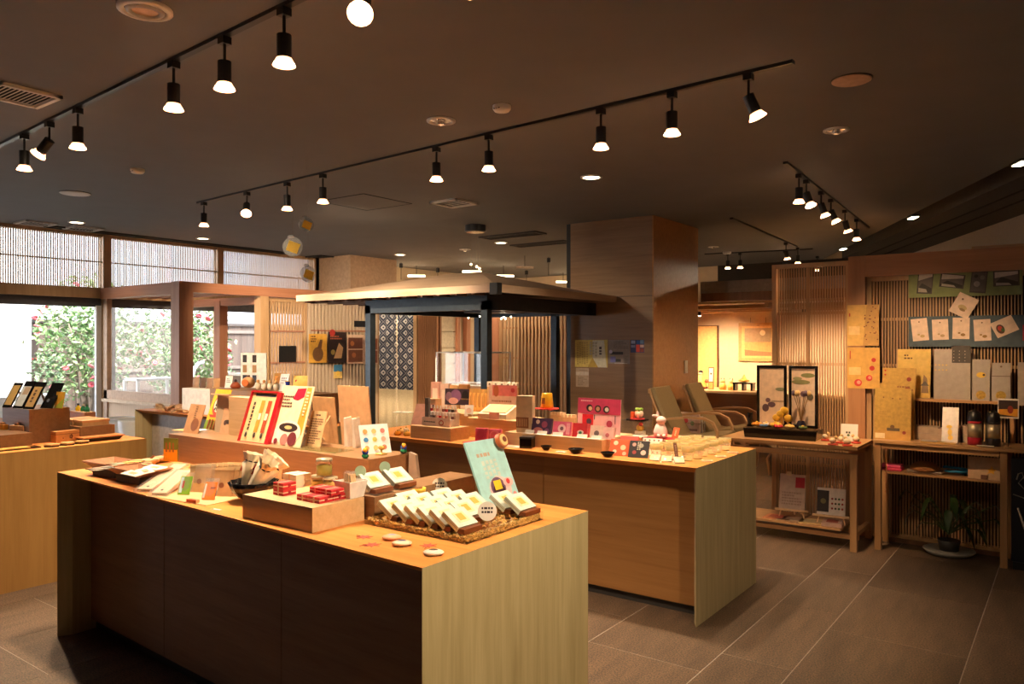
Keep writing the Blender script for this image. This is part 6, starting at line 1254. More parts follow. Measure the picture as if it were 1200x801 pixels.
# ================================================================== LOUNGE CHAIRS beside the column
M_bent = wood('bent_birch', (.52, .28, .12), (.62, .36, .17), 'x', .35); M_olive = mat('olive_canvas', (.35, .25, .12), .85, bump=.2, scale=120)
def chair(label, loc, rz):
    t = thing('lounge_chair', label, 'chair', loc, (0, 0, rz), 'lounge chairs')
    for s in (-1, 1):
        y = .29 * s
        pts = [(.30, y, .012), (.33, y, .05), (.37, y, .40), (.365, y, .60), (.32, y, .69), (.23, y, .73), (.05, y, .735), (-.22, y, .70)]
        MB().band(pts, .055, .022).build('arm_loop', M_bent, t, False)
        MB().band([(.32, y, .012), (0, y, .012), (-.38, y, .012)], .055, .022).build('runner', M_bent, t)
        MB().band([(-.36, y, .012), (-.31, y, .38), (-.23, y, .70)], .05, .022).build('rear_leg', M_bent, t)
        MB().band([(.40, y * .86, .50), (.0, y * .86, .43), (-.14, y * .86, .46), (-.22, y * .86, .6), (-.38, y * .86, 1.02)], .04, .022).build('seat_rail', M_bent, t)
    MB().box(.33, .36, -.29, .29, .42, .46).build('cross_bar', M_bent, t); MB().box(-.39, -.36, -.27, .27, .97, 1.01).build('top_bar', M_bent, t); MB().box(-.34, -.31, -.29, .29, .1, .14).build('cross_bar', M_bent, t)
    MB().band([(.42, 0, .54), (.2, 0, .52), (0, 0, .475), (-.10, 0, .49)], .52, .06).build('seat_cushion', M_olive, t, False, .015)
    MB().band([(-.09, 0, .49), (-.16, 0, .6), (-.25, 0, .80), (-.35, 0, 1.03)], .52, .05).build('back_cushion', M_olive, t, False, .015)
chair('olive canvas lounge chair nearest the column corner', (-3.36, 7.85, 0), .1); chair('olive canvas lounge chair behind, beside the desk', (-3.36, 8.75, 0), .1)
t = thing('footstool', 'olive footstool in front of the rear lounge chair', 'footstool', (-2.6, 9.0, 0)); MB().box(-.22, .22, -.26, .26, .33, .40).build('stool_cushion', M_olive, t, False, .02)
for s in (-1, 1): MB().band([(.2, .24 * s, .012), (.23, .24 * s, .2), (.15, .24 * s, .33), (-.15, .24 * s, .33), (-.23, .24 * s, .2), (-.2, .24 * s, .012)], .05, .02).build('stool_leg', M_bent, t)
mr = thing('magazine_rack', 'wire magazine rack between the two lounge chairs', 'rack', (-3.55, 8.3, 0), (0, 0, 0)); b = MB()
for x in (-.14, .14):
    for y in (-.05, .05): b.cyl((x, y, 0), (x, y, .62), .006, n=6)
for z in (.1, .35, .6): b.cyl((-.14, -.05, z), (.14, -.05, z), .005, n=6); b.cyl((-.14, .05, z), (.14, .05, z), .005, n=6)
b.build('rack_wire', M_chrome, mr); MB().box(-.14, .14, -.05, .05, .09, .10).build('rack_floor', M_chrome, mr)
for i, (dz, c, c2) in enumerate(((.62, (222, 190, 170), (200, 60, 50)), (.58, (205, 195, 185), (70, 120, 150)))):
    t = thing('magazine', 'magazine with %s cover in the wire rack' % ('a red patterned', 'a blue patterned')[i], 'magazine', mr.location + Vector((.02 * i - .01, -.02 + .035 * i, .1)), (0, 0, 0)); MB().box(-.12, .12, -.012, .012, 0, dz).build('pages', cm(c), t); prints(t, .24, dz, (('d', .3, .85, .14, c2, .05), ('d', .65, .8, .1, (120, 150, 90), .04), ('r', .1, .66, .9, .7, (150, 110, 100))), -.0125)
# ================================================================== ALCOVE things
def acard(name, label, cat, l, r, top, bot, Y, m, els, th=.02): return ycard(name, label, cat, l, r, top, bot, Y, m, els, th)
t = acard('framed_picture', 'framed landscape picture with a moon on the alcove wall', 'picture', 866, 912, 378, 423, 11.9, cm((196, 150, 90)), (('r', .08, .08, .92, .92, (226, 180, 110)), ('r', .16, .14, .84, .86, (205, 160, 90)), ('r', .16, .5, .84, .86, (170, 140, 100)), ('p', [(.16, .14), (.84, .14), (.84, .24), (.5, .26), (.16, .3)], (150, 110, 70)), ('d', .62, .74, .07, (240, 215, 170))))
MB().box(-.02, .02, .0, .01, .5, .56).build('hook', M_black, t)
for i, x in enumerate((-.12, .12)): MB().cyl((x, .01, .45), (x, .01, .68), .003, n=5).build('hanging_wire', M_black, t)
t = acard('wall_panel', 'tall plain dark framed board on the alcove wall beside the column', 'frame', 808, 841, 382, 456, 11.9, cm((226, 180, 110)), (('r', .06, .02, .94, .98, (232, 190, 125)),))
hx = .5 * 33 / abs(pxm(atY(825, 420, 11.9), 0)); hz = 74 / F * depth(atY(825, 420, 11.9))
for q in ((-hx - .015, -hx), (hx, hx + .02)): MB().box(q[0], q[1], -.01, .02, -.01, hz + .01).build('frame_bar', cm((95, 60, 35)), t)
MB().box(-hx, hx, -.01, .02, hz, hz + .012).build('frame_bar', cm((95, 60, 35)), t)
zd = .803
t = thing('doll_figure', 'small costumed doll figure on the desk', 'figurine', Q(821, 11.28, zd)); MB().cyl((0, 0, 0), (0, 0, .03), .11, n=16).build('doll_base', cm((110, 40, 30)), t); MB().lathe([(.09, .03), (.07, .12), (.03, .2), (.001, .21)], n=14).build('doll_robe', cm((226, 180, 90)), t, True); MB().sph((0, 0, .235), .035, 12, 8).build('doll_head', cm((235, 205, 175)), t, True); MB().sph((0, .005, .255), .037, 10, 8, (1, 1, .8)).build('doll_hair', M_black, t, True)
for s in (-1, 1): MB().sph((.1 * s, 0, .12), .04, 8, 6, (1, .6, .8)).build('doll_sleeve', cm((205, 90, 60)), t, True)
pxcard('small_photo', 'small framed photo standing on the desk beside the doll', 'photo', 830, 836, 432, 458, zd, cm((120, 85, 55)), .1, .05, .02, (('r', .12, .35, .88, .95, (236, 225, 205)), ('d', .5, .7, .2, (90, 70, 60)), ('r', .1, .02, .9, .3, (230, 160, 90))), ymid=Q(833, 11.22, zd))
for i, px in enumerate((847, 857)):
    t = thing('lucky_cat', 'small gold cat figure on the desk, %s of two' % ('left', 'right')[i], 'figurine', Q(px, 11.22, zd), group='gold cat figures'); MB().lathe([(.001, 0), (.05, 0), (.055, .05), (.035, .10), (.001, .11)], n=12).build('cat_body', cm((226, 180, 90)), t, True); MB().sph((0, 0, .13), .035, 10, 8).build('cat_head', cm((236, 205, 140)), t, True)
    for s in (-1, 1): MB().cyl((.018 * s, 0, .155), (.024 * s, 0, .18), .012, .001, 6).build('ear', cm((200, 90, 60)), t)
t = thing('ornament_stand', 'black ornament stand with a gold ship on the desk', 'ornament', Q(872, 11.22, zd)); MB().box(-.15, .15, -.07, .07, .10, .12).build('stand_top', M_lacq, t)
for x in (-.13, 0, .13): MB().box(x - .015, x + .015, -.06, .06, 0, .10).build('stand_leg', M_lacq, t)
MB().sph((0, 0, .145), .07, 12, 7, (1.3, .6, .35)).build('ship_hull', M_gold, t, True); MB().cyl((0, 0, .15), (0, 0, .24), .05, .003, 4).build('ship_sail', M_gold, t)
# ================================================================== SIDE TABLE goods
zt = .765
fs = thing('folding_screen_ornament', 'black lacquer folding screen ornament with two landscape panels on a tray', 'ornament', Q(919, 6.18, zt), (0, 0, .06))
MB().hexa([(-.28, -.12, 0), (.26, -.12, 0), (.26, .12, 0), (-.28, .12, 0)], [(-.29, -.125, .075), (.27, -.125, .075), (.27, .125, .075), (-.29, .125, .075)]).build('lacquer_base', M_lacq, fs, False, .004)
MB().box(-.27, .25, -.105, .10, .075, .08).build('base_top', cm((90, 66, 38), .3), fs)
for i, (x, a) in enumerate(((-.115, .18), (.13, -.18))):
    pn = bpy.data.objects.new('screen_leaf', None); 
    b = MB(); w_, h_ = .115, .49; e = .022
    for q in ((-w_, -w_ + e, 0, h_), (w_ - e, w_, 0, h_), (-w_ + e, w_ - e, 0, e), (-w_ + e, w_ - e, h_ - e, h_)): b.box(q[0], q[1], -.01, .01, q[2], q[3])
    leafo = b.build('screen_leaf', M_lacq, fs, False, .004, (x, .07, .08), (0, 0, a))
    bpy.data.objects.remove(pn)
    MB().box(-w_ + e, w_ - e, -.003, .003, e, h_ - e).build('painting', cm((232, 205, 180)), leafo)
    els = [('d', .25, .28, .14, (96, 74, 84), .07), ('d', .5, .34, .16, (110, 82, 92), .05), ('d', .35, .42, .1, (120, 90, 100), .04), ('d', .85, .62, .2, (150, 150, 120), .03), ('r', .5, .4, 1, .41, (140, 120, 100))] if i == 0 else [('d', .7, .88, .3, (140, 140, 90), .04), ('d', .4, .76, .4, (150, 146, 100), .04), ('d', .25, .82, .2, (160, 156, 110), .03), ('d', .5, .55, .12, (120, 90, 100), .05), ('d', .8, .5, .14, (110, 100, 80), .06), ('r', .35, .1, .38, .5, (120, 110, 80))]
    prints(leafo, 2 * (w_ - e), h_ - 2 * e, els, -.003, e)
rnd = random.Random(9)
def bloom(label, off, r, c):
    t = thing('flower_ornament', label, 'ornament', fs.location + Vector(off), (0, 0, rnd.random()), 'flower ornaments on the lacquer tray'); b = MB()
    for k in range(6): b.sph((r * .6 * math.cos(k * 1.047), r * .6 * math.sin(k * 1.047), r * .5), r * .5, 8, 6, (1, 1, .7))
    b.build('petals', cm(c, .4), t, True); MB().sph((0, 0, r * .8), r * .3, 8, 6).build('heart', cm((240, 190, 70)), t, True)
for lb, off, r, c in (('orange flower ornament at the left of the lacquer tray', (-.20, -.05, .081), .04, (230, 150, 50)), ('blue ball flower ornament at the left of the lacquer tray', (-.14, -.07, .081), .03, (80, 120, 170)), ('yellow flower ornament in the middle of the tray', (-.06, -.03, .081), .045, (236, 180, 60)), ('red flower ornament at the front of the lacquer tray', (-.02, -.08, .081), .034, (205, 40, 60)), ('pale yellow flower ornament right of the red one', (.06, -.06, .081), .036, (238, 200, 120)), ('green leaf ornament at the right of the lacquer tray', (.16, -.06, .081), .032, (90, 110, 50)), ('white flower ornament on the tray behind the blue ball', (-.14, .0, .081), .036, (236, 215, 215))): bloom(lb, off, r, c)
t = thing('wheat_ornament', 'tall golden ear and twig arrangement in front of the right screen panel', 'ornament', fs.location + Vector((.13, .0, .081)))
MB().lathe([(.001, 0), (.035, 0), (.04, .03), (.025, .06)], n=12).build('dark_vase', cm((40, 35, 50), .2), t, True)
for k in range(6):
    a = k * 1.05; MB().tube([(0, 0, .05), (.03 * math.cos(a), .02 * math.sin(a), .18), (.06 * math.cos(a), .03 * math.sin(a), .27)], .003, 5).build('twig', cm((150, 110, 60)), t); MB().sph((.06 * math.cos(a), .03 * math.sin(a), .275), .018, 8, 6, (.8, .8, 1.3)).build('ear', cm(((222, 190, 130), (110, 90, 105))[k % 2]), t, True)
t = thing('gold_crane', 'golden wing ornament between the two screen panels', 'ornament', fs.location + Vector((-.03, .035, .081))); 
for k in range(4): MB().sph((.03 * k - .04, 0, .07 + .03 * (k % 3)), .035, 8, 6, (1, .3, .9)).build('wing', cm((226, 176, 60), .3), t, True)
MB().cyl((0, 0, 0), (0, 0, .08), .012).build('stem', cm((170, 120, 50)), t)
t = thing('black_vase', 'small black lacquer cylinder vase at the left end of the lacquer tray', 'vase', fs.location + Vector((-.255, -.05, .081))); MB().lathe([(.001, 0), (.024, 0), (.02, .09), (.026, .11), (.022, .11)], n=16).build('vase_body', M_lacq, t, True); MB().lathe([(.026, 0), (.028, .008)], n=16).build('vase_foot', M_lacq, t)
for i, (px, py) in enumerate(((968, 516), (976, 521), (985, 519), (993, 522), (1003, 519))):
    p = atz(px, py, zt); t = thing('tiny_animal_figure', 'tiny white animal figure on a red cushion, %s from the left on the side table' % ORD[i], 'figurine', p, (0, 0, i), 'tiny animal figures'); MB().lathe([(.001, 0), (.035, .0), (.038, .008), (.001, .014)], n=10).build('red_cushion', cm((205, 60, 40)), t, True); MB().sph((0, 0, .032), .024, 10, 7, (1.2, .8, .9)).build('figure_body', cm((240, 222, 190), .4), t, True); MB().sph((.018, -.01, .055), .013, 8, 6).build('figure_head', cm((238, 200, 140), .4), t, True)
pxcard('white_card', 'white card with a small drawing at the right end of the side table', 'card', 984, 1004, 496, 516, zt, M_wpaper, .1, .2, .003, (('t', .3, .4, .6, .6, 1, (60, 60, 50)), ('d', .45, .35, .08, (90, 110, 70))), ymid=Q(995, 6.25, zt))
# lower shelf magazines and easels
zl = .146
def easel(label, px, Y, w_, h_, m, els, wtr):
    p = Q(px, Y, zl); t = thing('book_easel', 'small pale wooden easel holding %s' % wtr, 'easel', p, (0, 0, .1)); M_e = cm((226, 185, 140))
    MB().box(-w_ * .65, w_ * .65, -.03, .0, .055, .068).build('ledge', M_e, t)
    for s in (-1, 1): MB().tube([(s * w_ * .5, -.02, 0), (s * w_ * .42, -.005, .062), (s * w_ * .25, .06, .30)], .006, 4).build('easel_leg', M_e, t)
    MB().tube([(0, .05, .28), (0, .12, 0)], .006, 4).build('rear_leg', M_e, t)
    return card('map_leaflet' if 'map' in label else 'open_book', label, 'leaflet', p + Vector((0, -.012, .069)), w_, h_, m, .1, .22, .008, els)
easel('pale map leaflet with a red square on the left easel under the side table', 928, 6.16, .19, .27, cm((190, 160, 145)), (('r', .62, .62, .98, .92, (178, 30, 50)), ('p', [(.25, .95), (.45, .95), (.45, 1.08), (.25, 1.08)], (205, 180, 140)), ('t', .1, .1, .9, .5, 5, (160, 130, 115)), ('r', .1, .3, .9, .31, (150, 120, 110))), 'the pale map leaflet')
easel('open magazine with small food photos on the right easel under the side table', 974, 6.12, .20, .20, cm((222, 205, 195)), (('r', .0, .1, .42, .9, (46, 34, 34)), ('d', .22, .5, .1, (110, 100, 60)),) + tuple(('d', .54 + .12 * (i % 4), .25 + .18 * (i // 4), .04, [(150, 50, 45), (80, 60, 50), (60, 90, 50), (170, 60, 50)][i % 4]) for i in range(12)), 'the open magazine')
for i, (px, py, c, c2) in enumerate(((892, 618, (226, 150, 110), (200, 100, 80)), (912, 618, (205, 170, 140), (150, 120, 100)), (938, 622, (226, 190, 130), (190, 165, 120)), (962, 624, (200, 165, 150), (150, 60, 50)))):
    p = atz(px, py, zl); p.y = 6.12; t = thing('brochure', 'brochure pile on the low shelf of the side table, %s from the left' % ORD[i], 'brochure', p, (0, 0, .05 * i), 'brochure piles'); h_ = .006 if i < 3 else .025; MB().box(-.10 + .03 * (i == 3), .10 - .03 * (i == 3), -.10, .07, 0, h_).build('pages', cm(c), t); MB().box(-.07 + .03 * (i == 3), .06 - .02 * (i == 3), -.06, .04, h_, h_ + .0008).build('cover_picture', cm(c2), t)
# ================================================================== POST and LATTICE WALL goods
YP = PY - .082
ycard('gold_wrap_paper', 'gold wrapping paper with a speckled branch pattern on the post', 'paper', 993, 1030, 357, 405, YP, cm((214, 170, 95)), (('p', [(.5, .0), (.98, .0), (.98, 1), (.62, 1)], (190, 145, 80)), ('r', .05, .27, .4, .48, (226, 190, 130)), ('r', .06, .72, .1, .8, (190, 70, 50))) + tuple(('d', .55 + .42 * random.random(), .05 + .9 * random.random(), .022, (120, 70, 45)) for i in range(26)))
ycard('gold_wrap_paper', 'gold wrapping paper with four red balls on the post', 'paper', 993, 1031, 407, 455, YP, cm((206, 160, 84)), (('r', .05, .33, .42, .52, (226, 190, 130)), ('d', .34, .14, .12, (205, 60, 60)), ('d', .36, .15, .06, (236, 150, 140)), ('d', .68, .26, .1, (200, 55, 55)), ('d', .7, .27, .05, (232, 140, 130)), ('d', .77, .5, .08, (190, 50, 50)), ('d', .82, .7, .07, (190, 50, 50)), ('r', .08, .72, .11, .92, (180, 60, 50))))
YW = PY - .028
def boardw(label, l, r, t0, b0, c, nm='hanging_board'):
    a = atY(l, t0, YW); d = atY(r, t0, YW); z1 = a.z; z0 = HC - (b0 - CY) / F * depth(a)
    t = thing(nm, label, 'board', ((a.x + d.x) / 2, YW, z0)); MB(((a.x + d.x) / 2, YW, z0)).box(a.x, d.x + .0, YW - .012, YW, z0, z1).build('board', cm(c, .7), t)
    m_ = ((a.x + d.x) / 2 - t.location.x)
    return t, a.x, d.x, z0, z1
gb, ax, dx, z0, z1 = boardw('green hanging board with four black and white photos', 1065, 1198, 313, 349, (128, 140, 92))
MB().tube([(-.30, -.006, z1 - z0), (0, -.006, z1 - z0 + .085), (.30, -.006, z1 - z0)], .003, 4).build('hanging_cord', M_black, gb)
MB().box(-.03, .03, -.006, .0, z1 - z0 + .08, z1 - z0 + .1).build('cord_hook', M_black, gb)
bb, _, _, y0_, y1_ = boardw('grey blue hanging board with four postcards', 1065, 1200, 371, 406, (82, 96, 106))
MB().box(-.01, .01, -.013, -.012, y1_ - y0_ - .02, y1_ - y0_ - .01).build('pin', M_chrome, bb)
def pinned(name, label, l, r, t0, b0, tilt, m, els, Y=YW - .0125):
    t = ycard(name, label, 'photo' if 'photo' in name else 'postcard', l, r, t0, b0, Y, m, els, .0015); t.rotation_euler = (0, tilt, 0); return t
G = cm((70, 64, 60))
BW = lambda s: (('r', .06, .06, .94, .94, (92, 84, 80)), ('p', [(.06, .55), (.94, .75), (.94, .94), (.06, .94)], (190, 180, 170)), ('p', [(.06, .06), (.94, .06), (.94, .25), (.3, .4 + .05 * s), (.06, .2)], (46, 42, 40)), ('p', [(.1, .06), (.7, .06), (.6, .2), (.1, .25)], (170, 160, 150)))
pinned('photo_print', 'black and white snowy roof photo, first on the green board', 1074, 1092, 317, 344, .08, G, BW(1)); pinned('photo_print', 'black and white tilted landscape photo, second on the green board', 1100, 1129, 321, 337, .15, G, BW(2)); pinned('photo_print', 'black and white foliage photo, third on the green board', 1136, 1155, 317, 343, .1, G, BW(3)[:1] + (('d', .4, .4, .2, (150, 142, 136)), ('d', .7, .7, .15, (120, 112, 106)), ('d', .3, .75, .12, (50, 46, 44)))); pinned('photo_print', 'black and white lake photo, fourth on the green board', 1164, 1195, 317, 335, -.01, G, BW(4))
PC = cm((226, 200, 180)); pe = lambda c: (('d', .62, .2, .14, c, .07), ('d', .4, .28, .08, c, .04), ('d', .5, .85, .05, (120, 90, 70)))
pinned('postcard', 'white postcard, first on the grey blue board', 1070, 1089, 373, 399, -.1, PC, pe((190, 160, 110))); pinned('postcard', 'white postcard, second on the grey blue board', 1093, 1112, 374, 398, -.04, PC, pe((180, 150, 110))); pinned('postcard', 'white postcard with a brown bird, third on the grey blue board', 1116, 1136, 372, 397, .02, PC, pe((150, 110, 60))); pinned('postcard', 'white postcard with two birds, fourth on the grey blue board', 1142, 1162, 374, 399, -.05, PC, pe((160, 120, 60)))
pinned('postcard', 'tilted postcard with a red green emblem at the right of the grey blue board', 1168, 1196, 372, 391, -.45, PC, (('d', .3, .45, .17, (96, 60, 40), .3), ('d', .3, .5, .1, (190, 60, 40), .16), ('d', .38, .35, .08, (70, 100, 50), .12)))
pinned('postcard', 'tilted white postcard pinned between the two boards', 1110, 1135, 344, 369, .5, PC, (('d', .5, .4, .22, (196, 170, 120), .12), ('d', .55, .3, .15, (150, 120, 80), .06), ('d', .3, .75, .05, (120, 90, 70))), YW - .02)
# ================================================================== SHELF goods
zm = .805; zu = 1.105; zlw = .57
GP = mat('gold_paper', (.58, .36, .10), .32, .35, var=.15, scale=40); SP = mat('silver_paper', (.42, .36, .31), .35, .2, var=.08)
def pap(label, l, r, top, Y, z, m, els, tilt=.08, th=.008, cat='paper pack', name='paper_pack'):
    p = Q((l + r) / 2, Y, z); bot = CY + (HC - z) * F / depth(p); t = pxcard(name, label, cat, l, r, top, bot, z, m, 0, tilt, th, els, ymid=p, part='pack'); return t
pap('large gold paper pack with an ink landscape at the front left of the shelf', 1024, 1067, 455, 6.2, zm, GP, (('t', .15, .42, .45, .56, 3, (190, 150, 80)), ('p', [(.0, 0), (1, 0), (1, .2), (.6, .16), (.3, .2), (0, .15)], (196, 150, 80)), ('r', .35, .17, .7, .23, (96, 80, 60)), ('d', .5, .25, .06, (110, 80, 50)), ('d', .82, .15, .05, (150, 60, 50)), ('r', .03, .02, .3, .12, (226, 205, 165)), ('d', .25, .82, .02, (120, 80, 50)), ('d', .5, .8, .02, (120, 80, 50)), ('d', .7, .8, .02, (120, 80, 50))))
pap('gold paper pack behind the large gold one', 1030, 1071, 449, 6.26, zm, GP, (('d', .8, .9, .08, (170, 90, 60)), ('t', .5, .86, .95, .96, 2, (150, 100, 60))))
pap('tall gold paper pack with red seals at the back left of the shelf', 1033, 1072, 431, 6.32, zm, GP, (('d', .08, .96, .03, (190, 50, 40)), ('d', .08, .9, .03, (190, 50, 40)), ('d', .8, .84, .07, (150, 60, 50))))
pap('bright gold paper with a pagoda drawing on the upper board', 1051, 1090, 409, 6.45, zu, mat('bright_gold_paper', (.70, .48, .14), .3, .35), (('t', .2, .78, .45, .9, 2, (110, 80, 40)), ('p', [(.72, .1), (.95, .1), (.9, .4), (.8, .48)], (140, 110, 80)), ('p', [(.7, .25), (.96, .25), (.84, .35)], (90, 80, 70))))
for i, (l, r, top, lb, e) in enumerate(((1094, 1115, 409, 'with gold dots', tuple(('d', .1 + .2 * (j % 4), .58 + .1 * (j // 4), .05, (214, 180, 110)) for j in range(8))), (1115, 1137, 405, 'with a dark snow top', (('r', 0, .68, 1, 1, (70, 62, 58)),) + tuple(('d', .1 + .1 * (j * 3 % 9), .72 + .06 * (j % 4), .02, (205, 190, 175)) for j in range(14))), (1139, 1160, 421, 'with two gold medallions', (('d', .5, .62, .26, (222, 180, 60), .07), ('d', .5, .16, .3, (226, 185, 60), .08), ('d', .4, .16, .08, (80, 60, 40)), ('d', .65, .62, .07, (80, 60, 40)))), (1162, 1184, 425, 'with a gold crescent', (('r', 0, .64, 1, .66, (120, 100, 90)), ('d', .62, .18, .22, (214, 170, 60), .08), ('d', .5, .9, .06, (120, 90, 70)))))):
    t = pap('silver grey envelope pack %s on the upper board' % lb, l, r, top, 6.42, zu, SP, e); t['group'] = 'silver envelope packs'
    w_ = (r - l) / abs(pxm(t.location, 0)); MB().box(-w_ / 2, w_ / 2, -.005, -.002, 0, w_ * 1.15).build('front_pocket', SP, t); 
    if i in (2, 3): MB().cyl((0, -.0065, w_ * .35), (0, -.005, w_ * .35), w_ * .28, n=18).build('gold_medallion', M_gold, t)
for i, (l, r, zz) in enumerate(((1071, 1100, .10), (1100, 1130, .09), (1126, 1136, .12))):
    a = Q(l, 6.4, zm); c = Q(r, 6.4, zm); t = thing('paper_box', 'flat grey paper box on the middle board, %s from the left' % ORD[i], 'box', ((a.x + c.x) / 2, 6.4, zm), group='grey paper boxes'); w_ = (c.x - a.x) / 2
    for k in range(2): MB().box(-w_, w_, -.06, .06, zz / 2 * k, zz / 2 * k + zz / 2 - .003).build('carton', cm((176, 152, 132)), t)
t = pap('silver card with a gold sprig leaning on the middle board', 1103, 1122, 478, 6.24, zm, cm((190, 178, 172), .3), (('d', .5, .3, .14, (222, 180, 70), .1), ('d', .55, .15, .16, (222, 180, 70), .07), ('d', .45, .45, .18, (222, 180, 70), .05)), .35, .004, 'card', 'silver_card')
t = thing('gold_booklet', 'flat gold booklet lying on the middle board', 'booklet', Q(1098, 6.2, zm)); MB().box(-.10, .12, -.04, .06, 0, .008).build('pages', GP, t); MB().box(-.10, .0, -.04, .06, .008, .012).build('cover', SP, t)
for i, (px, c, lb) in enumerate(((1142, (170, 35, 50), 'red and black'), (1164, (40, 34, 32), 'black'))):
    t = thing('tumbler', '%s steel tumbler on the middle board' % lb, 'tumbler', Q(px, 6.26, zm), group='steel tumblers'); r_ = .044
    MB().lathe([(.001, 0), (r_, 0), (r_, .05), (r_ * .98, .052)], n=20).build('base_band', cm(c, .3), t, True); MB().cyl((0, 0, .05), (0, 0, .15), r_ * .97, n=20).build('steel_wall', mat('tumbler_steel', (.5, .42, .28), .3, .8), t, True); MB().cyl((0, 0, .15), (0, 0, .165), r_, n=20).build('upper_band', cm(c, .3), t, True); MB().lathe([(r_ * .98, .165), (r_, .18), (r_ * .9, .225), (r_ * .6, .235), (.001, .237)], n=20).build('lid', cm((22, 20, 22), .3), t, True); MB().box(-.012, .012, -.03, .0, .23, .245).build('lid_spout', cm((22, 20, 22), .3), t)
t = pap('small photo card with a white border at the shelf right end', 1169, 1194, 467, 6.25, 1.0, cm((232, 222, 210)), (('r', .05, .08, .95, .92, (60, 35, 25)), ('p', [(.05, .2), (.95, .1), (.95, .5), (.05, .45)], (222, 150, 40)), ('d', .6, .45, .14, (150, 50, 30), .2)), 0, .004, 'photo card', 'photo_card'); ht = t.location.z; MB().tube([(.0, .006, .0), (0, .01, zm - 1.0)], .004, 5).build('card_wire', M_black, t)
t = thing('glass_tray', 'clear glass tray under the tumblers', 'tray', Q(1153, 6.2, zm)); MB().box(-.14, .16, -.04, .0, 0, .004).build('tray_sheet', M_acry, t); MB().box(-.04, .06, -.035, -.01, .004, .007).build('price_card', M_paper, t)
# lower board
t = thing('folded_cloth', 'folded pink cloths on the lower board', 'cloth', Q(1046, 6.3, zlw)); MB().box(-.08, .07, -.06, .06, 0, .022).build('fold', cm((225, 60, 110)), t, False, .008); MB().box(-.075, .065, -.055, .055, .022, .045).build('fold', cm((240, 90, 140)), t, False, .008)
t = thing('cloth_cap', 'brown cloth cap on folded cloth on the lower board', 'cap', Q(1084, 6.33, zlw)); MB().box(-.11, .12, -.08, .08, 0, .018).build('folded_base', cm((150, 130, 115)), t, False, .006); MB().sph((0, 0, .02), .10, 16, 8, (1, .75, .62)).build('cap_crown', cm((150, 100, 55), .8), t, True); MB().sph((.0, -.05, .024), .09, 14, 6, (.9, .7, .12)).build('cap_brim', cm((140, 92, 50), .8), t, True)
t = thing('blue_strap', 'coiled bright blue strap on the lower board', 'strap', Q(1121, 6.32, zlw)); MB().tube([(.07 * math.cos(a * .5) * (1 if a < 14 else 1.15), .045 * math.sin(a * .5), .01 + .0022 * a) for a in range(0, 20)], .01, 6).build('strap_coil', cm((30, 130, 190)), t, True); MB().box(.05, .1, -.015, .015, .0, .012).build('buckle', M_black, t)
t = pap('beige canvas pouch with a gold star on the lower board', 1134, 1173, 536, 6.24, zlw, cm((205, 172, 140), .8), (('p', [(.6, .45), (.68, .5), (.72, .62), (.76, .5), (.86, .47), (.78, .38), (.8, .25), (.7, .32), (.58, .26), (.64, .38)], (226, 170, 50)),), .12, .03, 'pouch', 'canvas_pouch'); MB().box(-.02, .02, -.012, 0, 0, .03).build('tassel', cm((120, 80, 60)), t)
t = thing('hanging_string', 'pale knotted string hanging from the shelf middle board', 'string', Q(1040, 6.17, .745)); MB().tube([(0, -.05, .0), (.003, -.05, -.12), (-.002, -.05, -.30)], .004, 5).build('string', cm((190, 130, 80)), t); MB().sph((-.002, -.05, -.31), .008, 8, 6).build('knot', cm((190, 130, 80)), t)
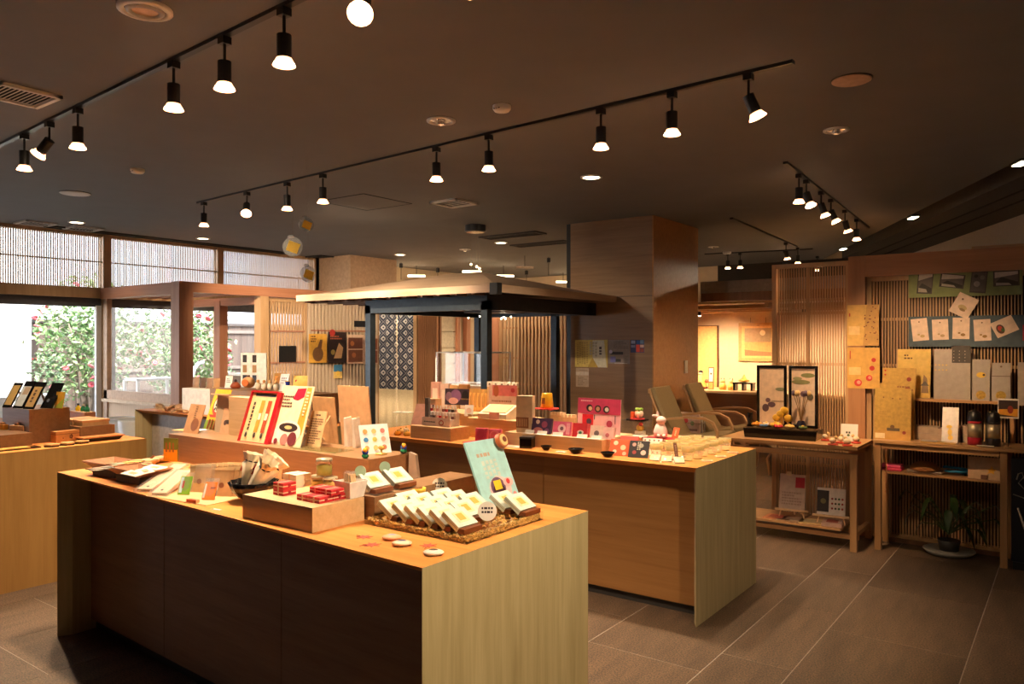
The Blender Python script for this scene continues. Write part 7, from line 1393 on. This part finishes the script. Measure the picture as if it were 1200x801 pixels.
# plant on the floor
pp2 = thing('potted_plant', 'dark leafy plant in a shallow dish on the floor under the shelf', 'plant', Q(1112, 6.32, 0)); MB().lathe([(.001, .0), (.14, .0), (.17, .03), (.16, .034), (.001, .02)], n=24).build('dish', mat('pale_dish', (.30, .28, .25), .4), pp2, True); MB().lathe([(.001, .02), (.06, .02), (.075, .10), (.07, .10), (.001, .09)], n=18).build('pot', M_plinth, pp2, True)
rnd = random.Random(21); lm = mat('peace_lily_leaf', (.035, .075, .018), .3)
for i in range(26):
    a = rnd.uniform(0, 6.28); R_ = rnd.uniform(.10, .34); hgt = rnd.uniform(.20, .42); e = Vector((R_ * math.cos(a), R_ * math.sin(a) * .35, hgt)); dp = rnd.uniform(.08, .17)
    MB().tube([(0, 0, .14), e * .5 + Vector((0, 0, .10)), e], .003, 4).build('stalk', lm, pp2)
    b = MB(); n = 6; dr = Vector((math.cos(a), math.sin(a) * .35, 0)).normalized(); sd = Vector((-dr.y, dr.x, 0))
    for j in range(n + 1):
        v = j / n; c = e + dr * .07 * v + Vector((0, 0, -dp * v * v)); wv = .026 * math.sin(PI * min(1, v * .9 + .08)); b.v += [c - sd * wv + Vector((0, 0, .006)), c, c + sd * wv + Vector((0, 0, .006))]
    for j in range(n): b.f += [(3 * j, 3 * j + 3, 3 * j + 4, 3 * j + 1), (3 * j + 1, 3 * j + 4, 3 * j + 5, 3 * j + 2)]
    b.build('leaf', lm, pp2, True)
# right edge: hanging white bag, dark tote with a hanger drawing
t = thing('hanging_bag', 'grey white tote hanging at the right picture edge', 'bag', Q(1203, 6.45, 1.08)); MB().box(-.05, .12, -.02, .0, 0, .30).build('bag_body', cm((176, 160, 145)), t); MB().tube([(0, -.01, .30), (.04, -.01, .40), (.08, -.01, .30)], .005, 5).build('handle', cm((150, 135, 120)), t)
t = thing('red_plaque', 'bright red plaque at the right picture edge', 'plaque', Q(1201, 6.5, HC + .06 )); MB().box(-.012, .10, -.02, -.008, -.05, .06).build('plaque_board', cm((205, 25, 60)), t); MB().box(.0, .08, -.021, -.02, -.02, .03).build('plaque_mark', cm((235, 220, 215)), t)
t = thing('dark_stand_bag', 'navy bag with a white hanger drawing at the right picture edge', 'bag', Q(1198, 6.2, 0)); MB().box(-.06, .3, -.04, .04, .05, .74).build('bag_body', cm((20, 24, 40)), t); MB().tube([(-.03, -.043, .60), (-.02, -.043, .64), (.0, -.043, .65), (.01, -.043, .62), (-.02, -.043, .58), (.08, -.043, .46), (-.05, -.043, .50)], .004, 4).build('hanger_drawing', cm((170, 165, 160)), t); MB().tube([(-.02, -.08, .42), (.04, -.08, .2), (.08, -.06, .0)], .007, 6).build('stand_leg', M_chrome, t); MB().box(-.05, .28, -.06, .06, 0, .05).build('stand_base', M_black, t)
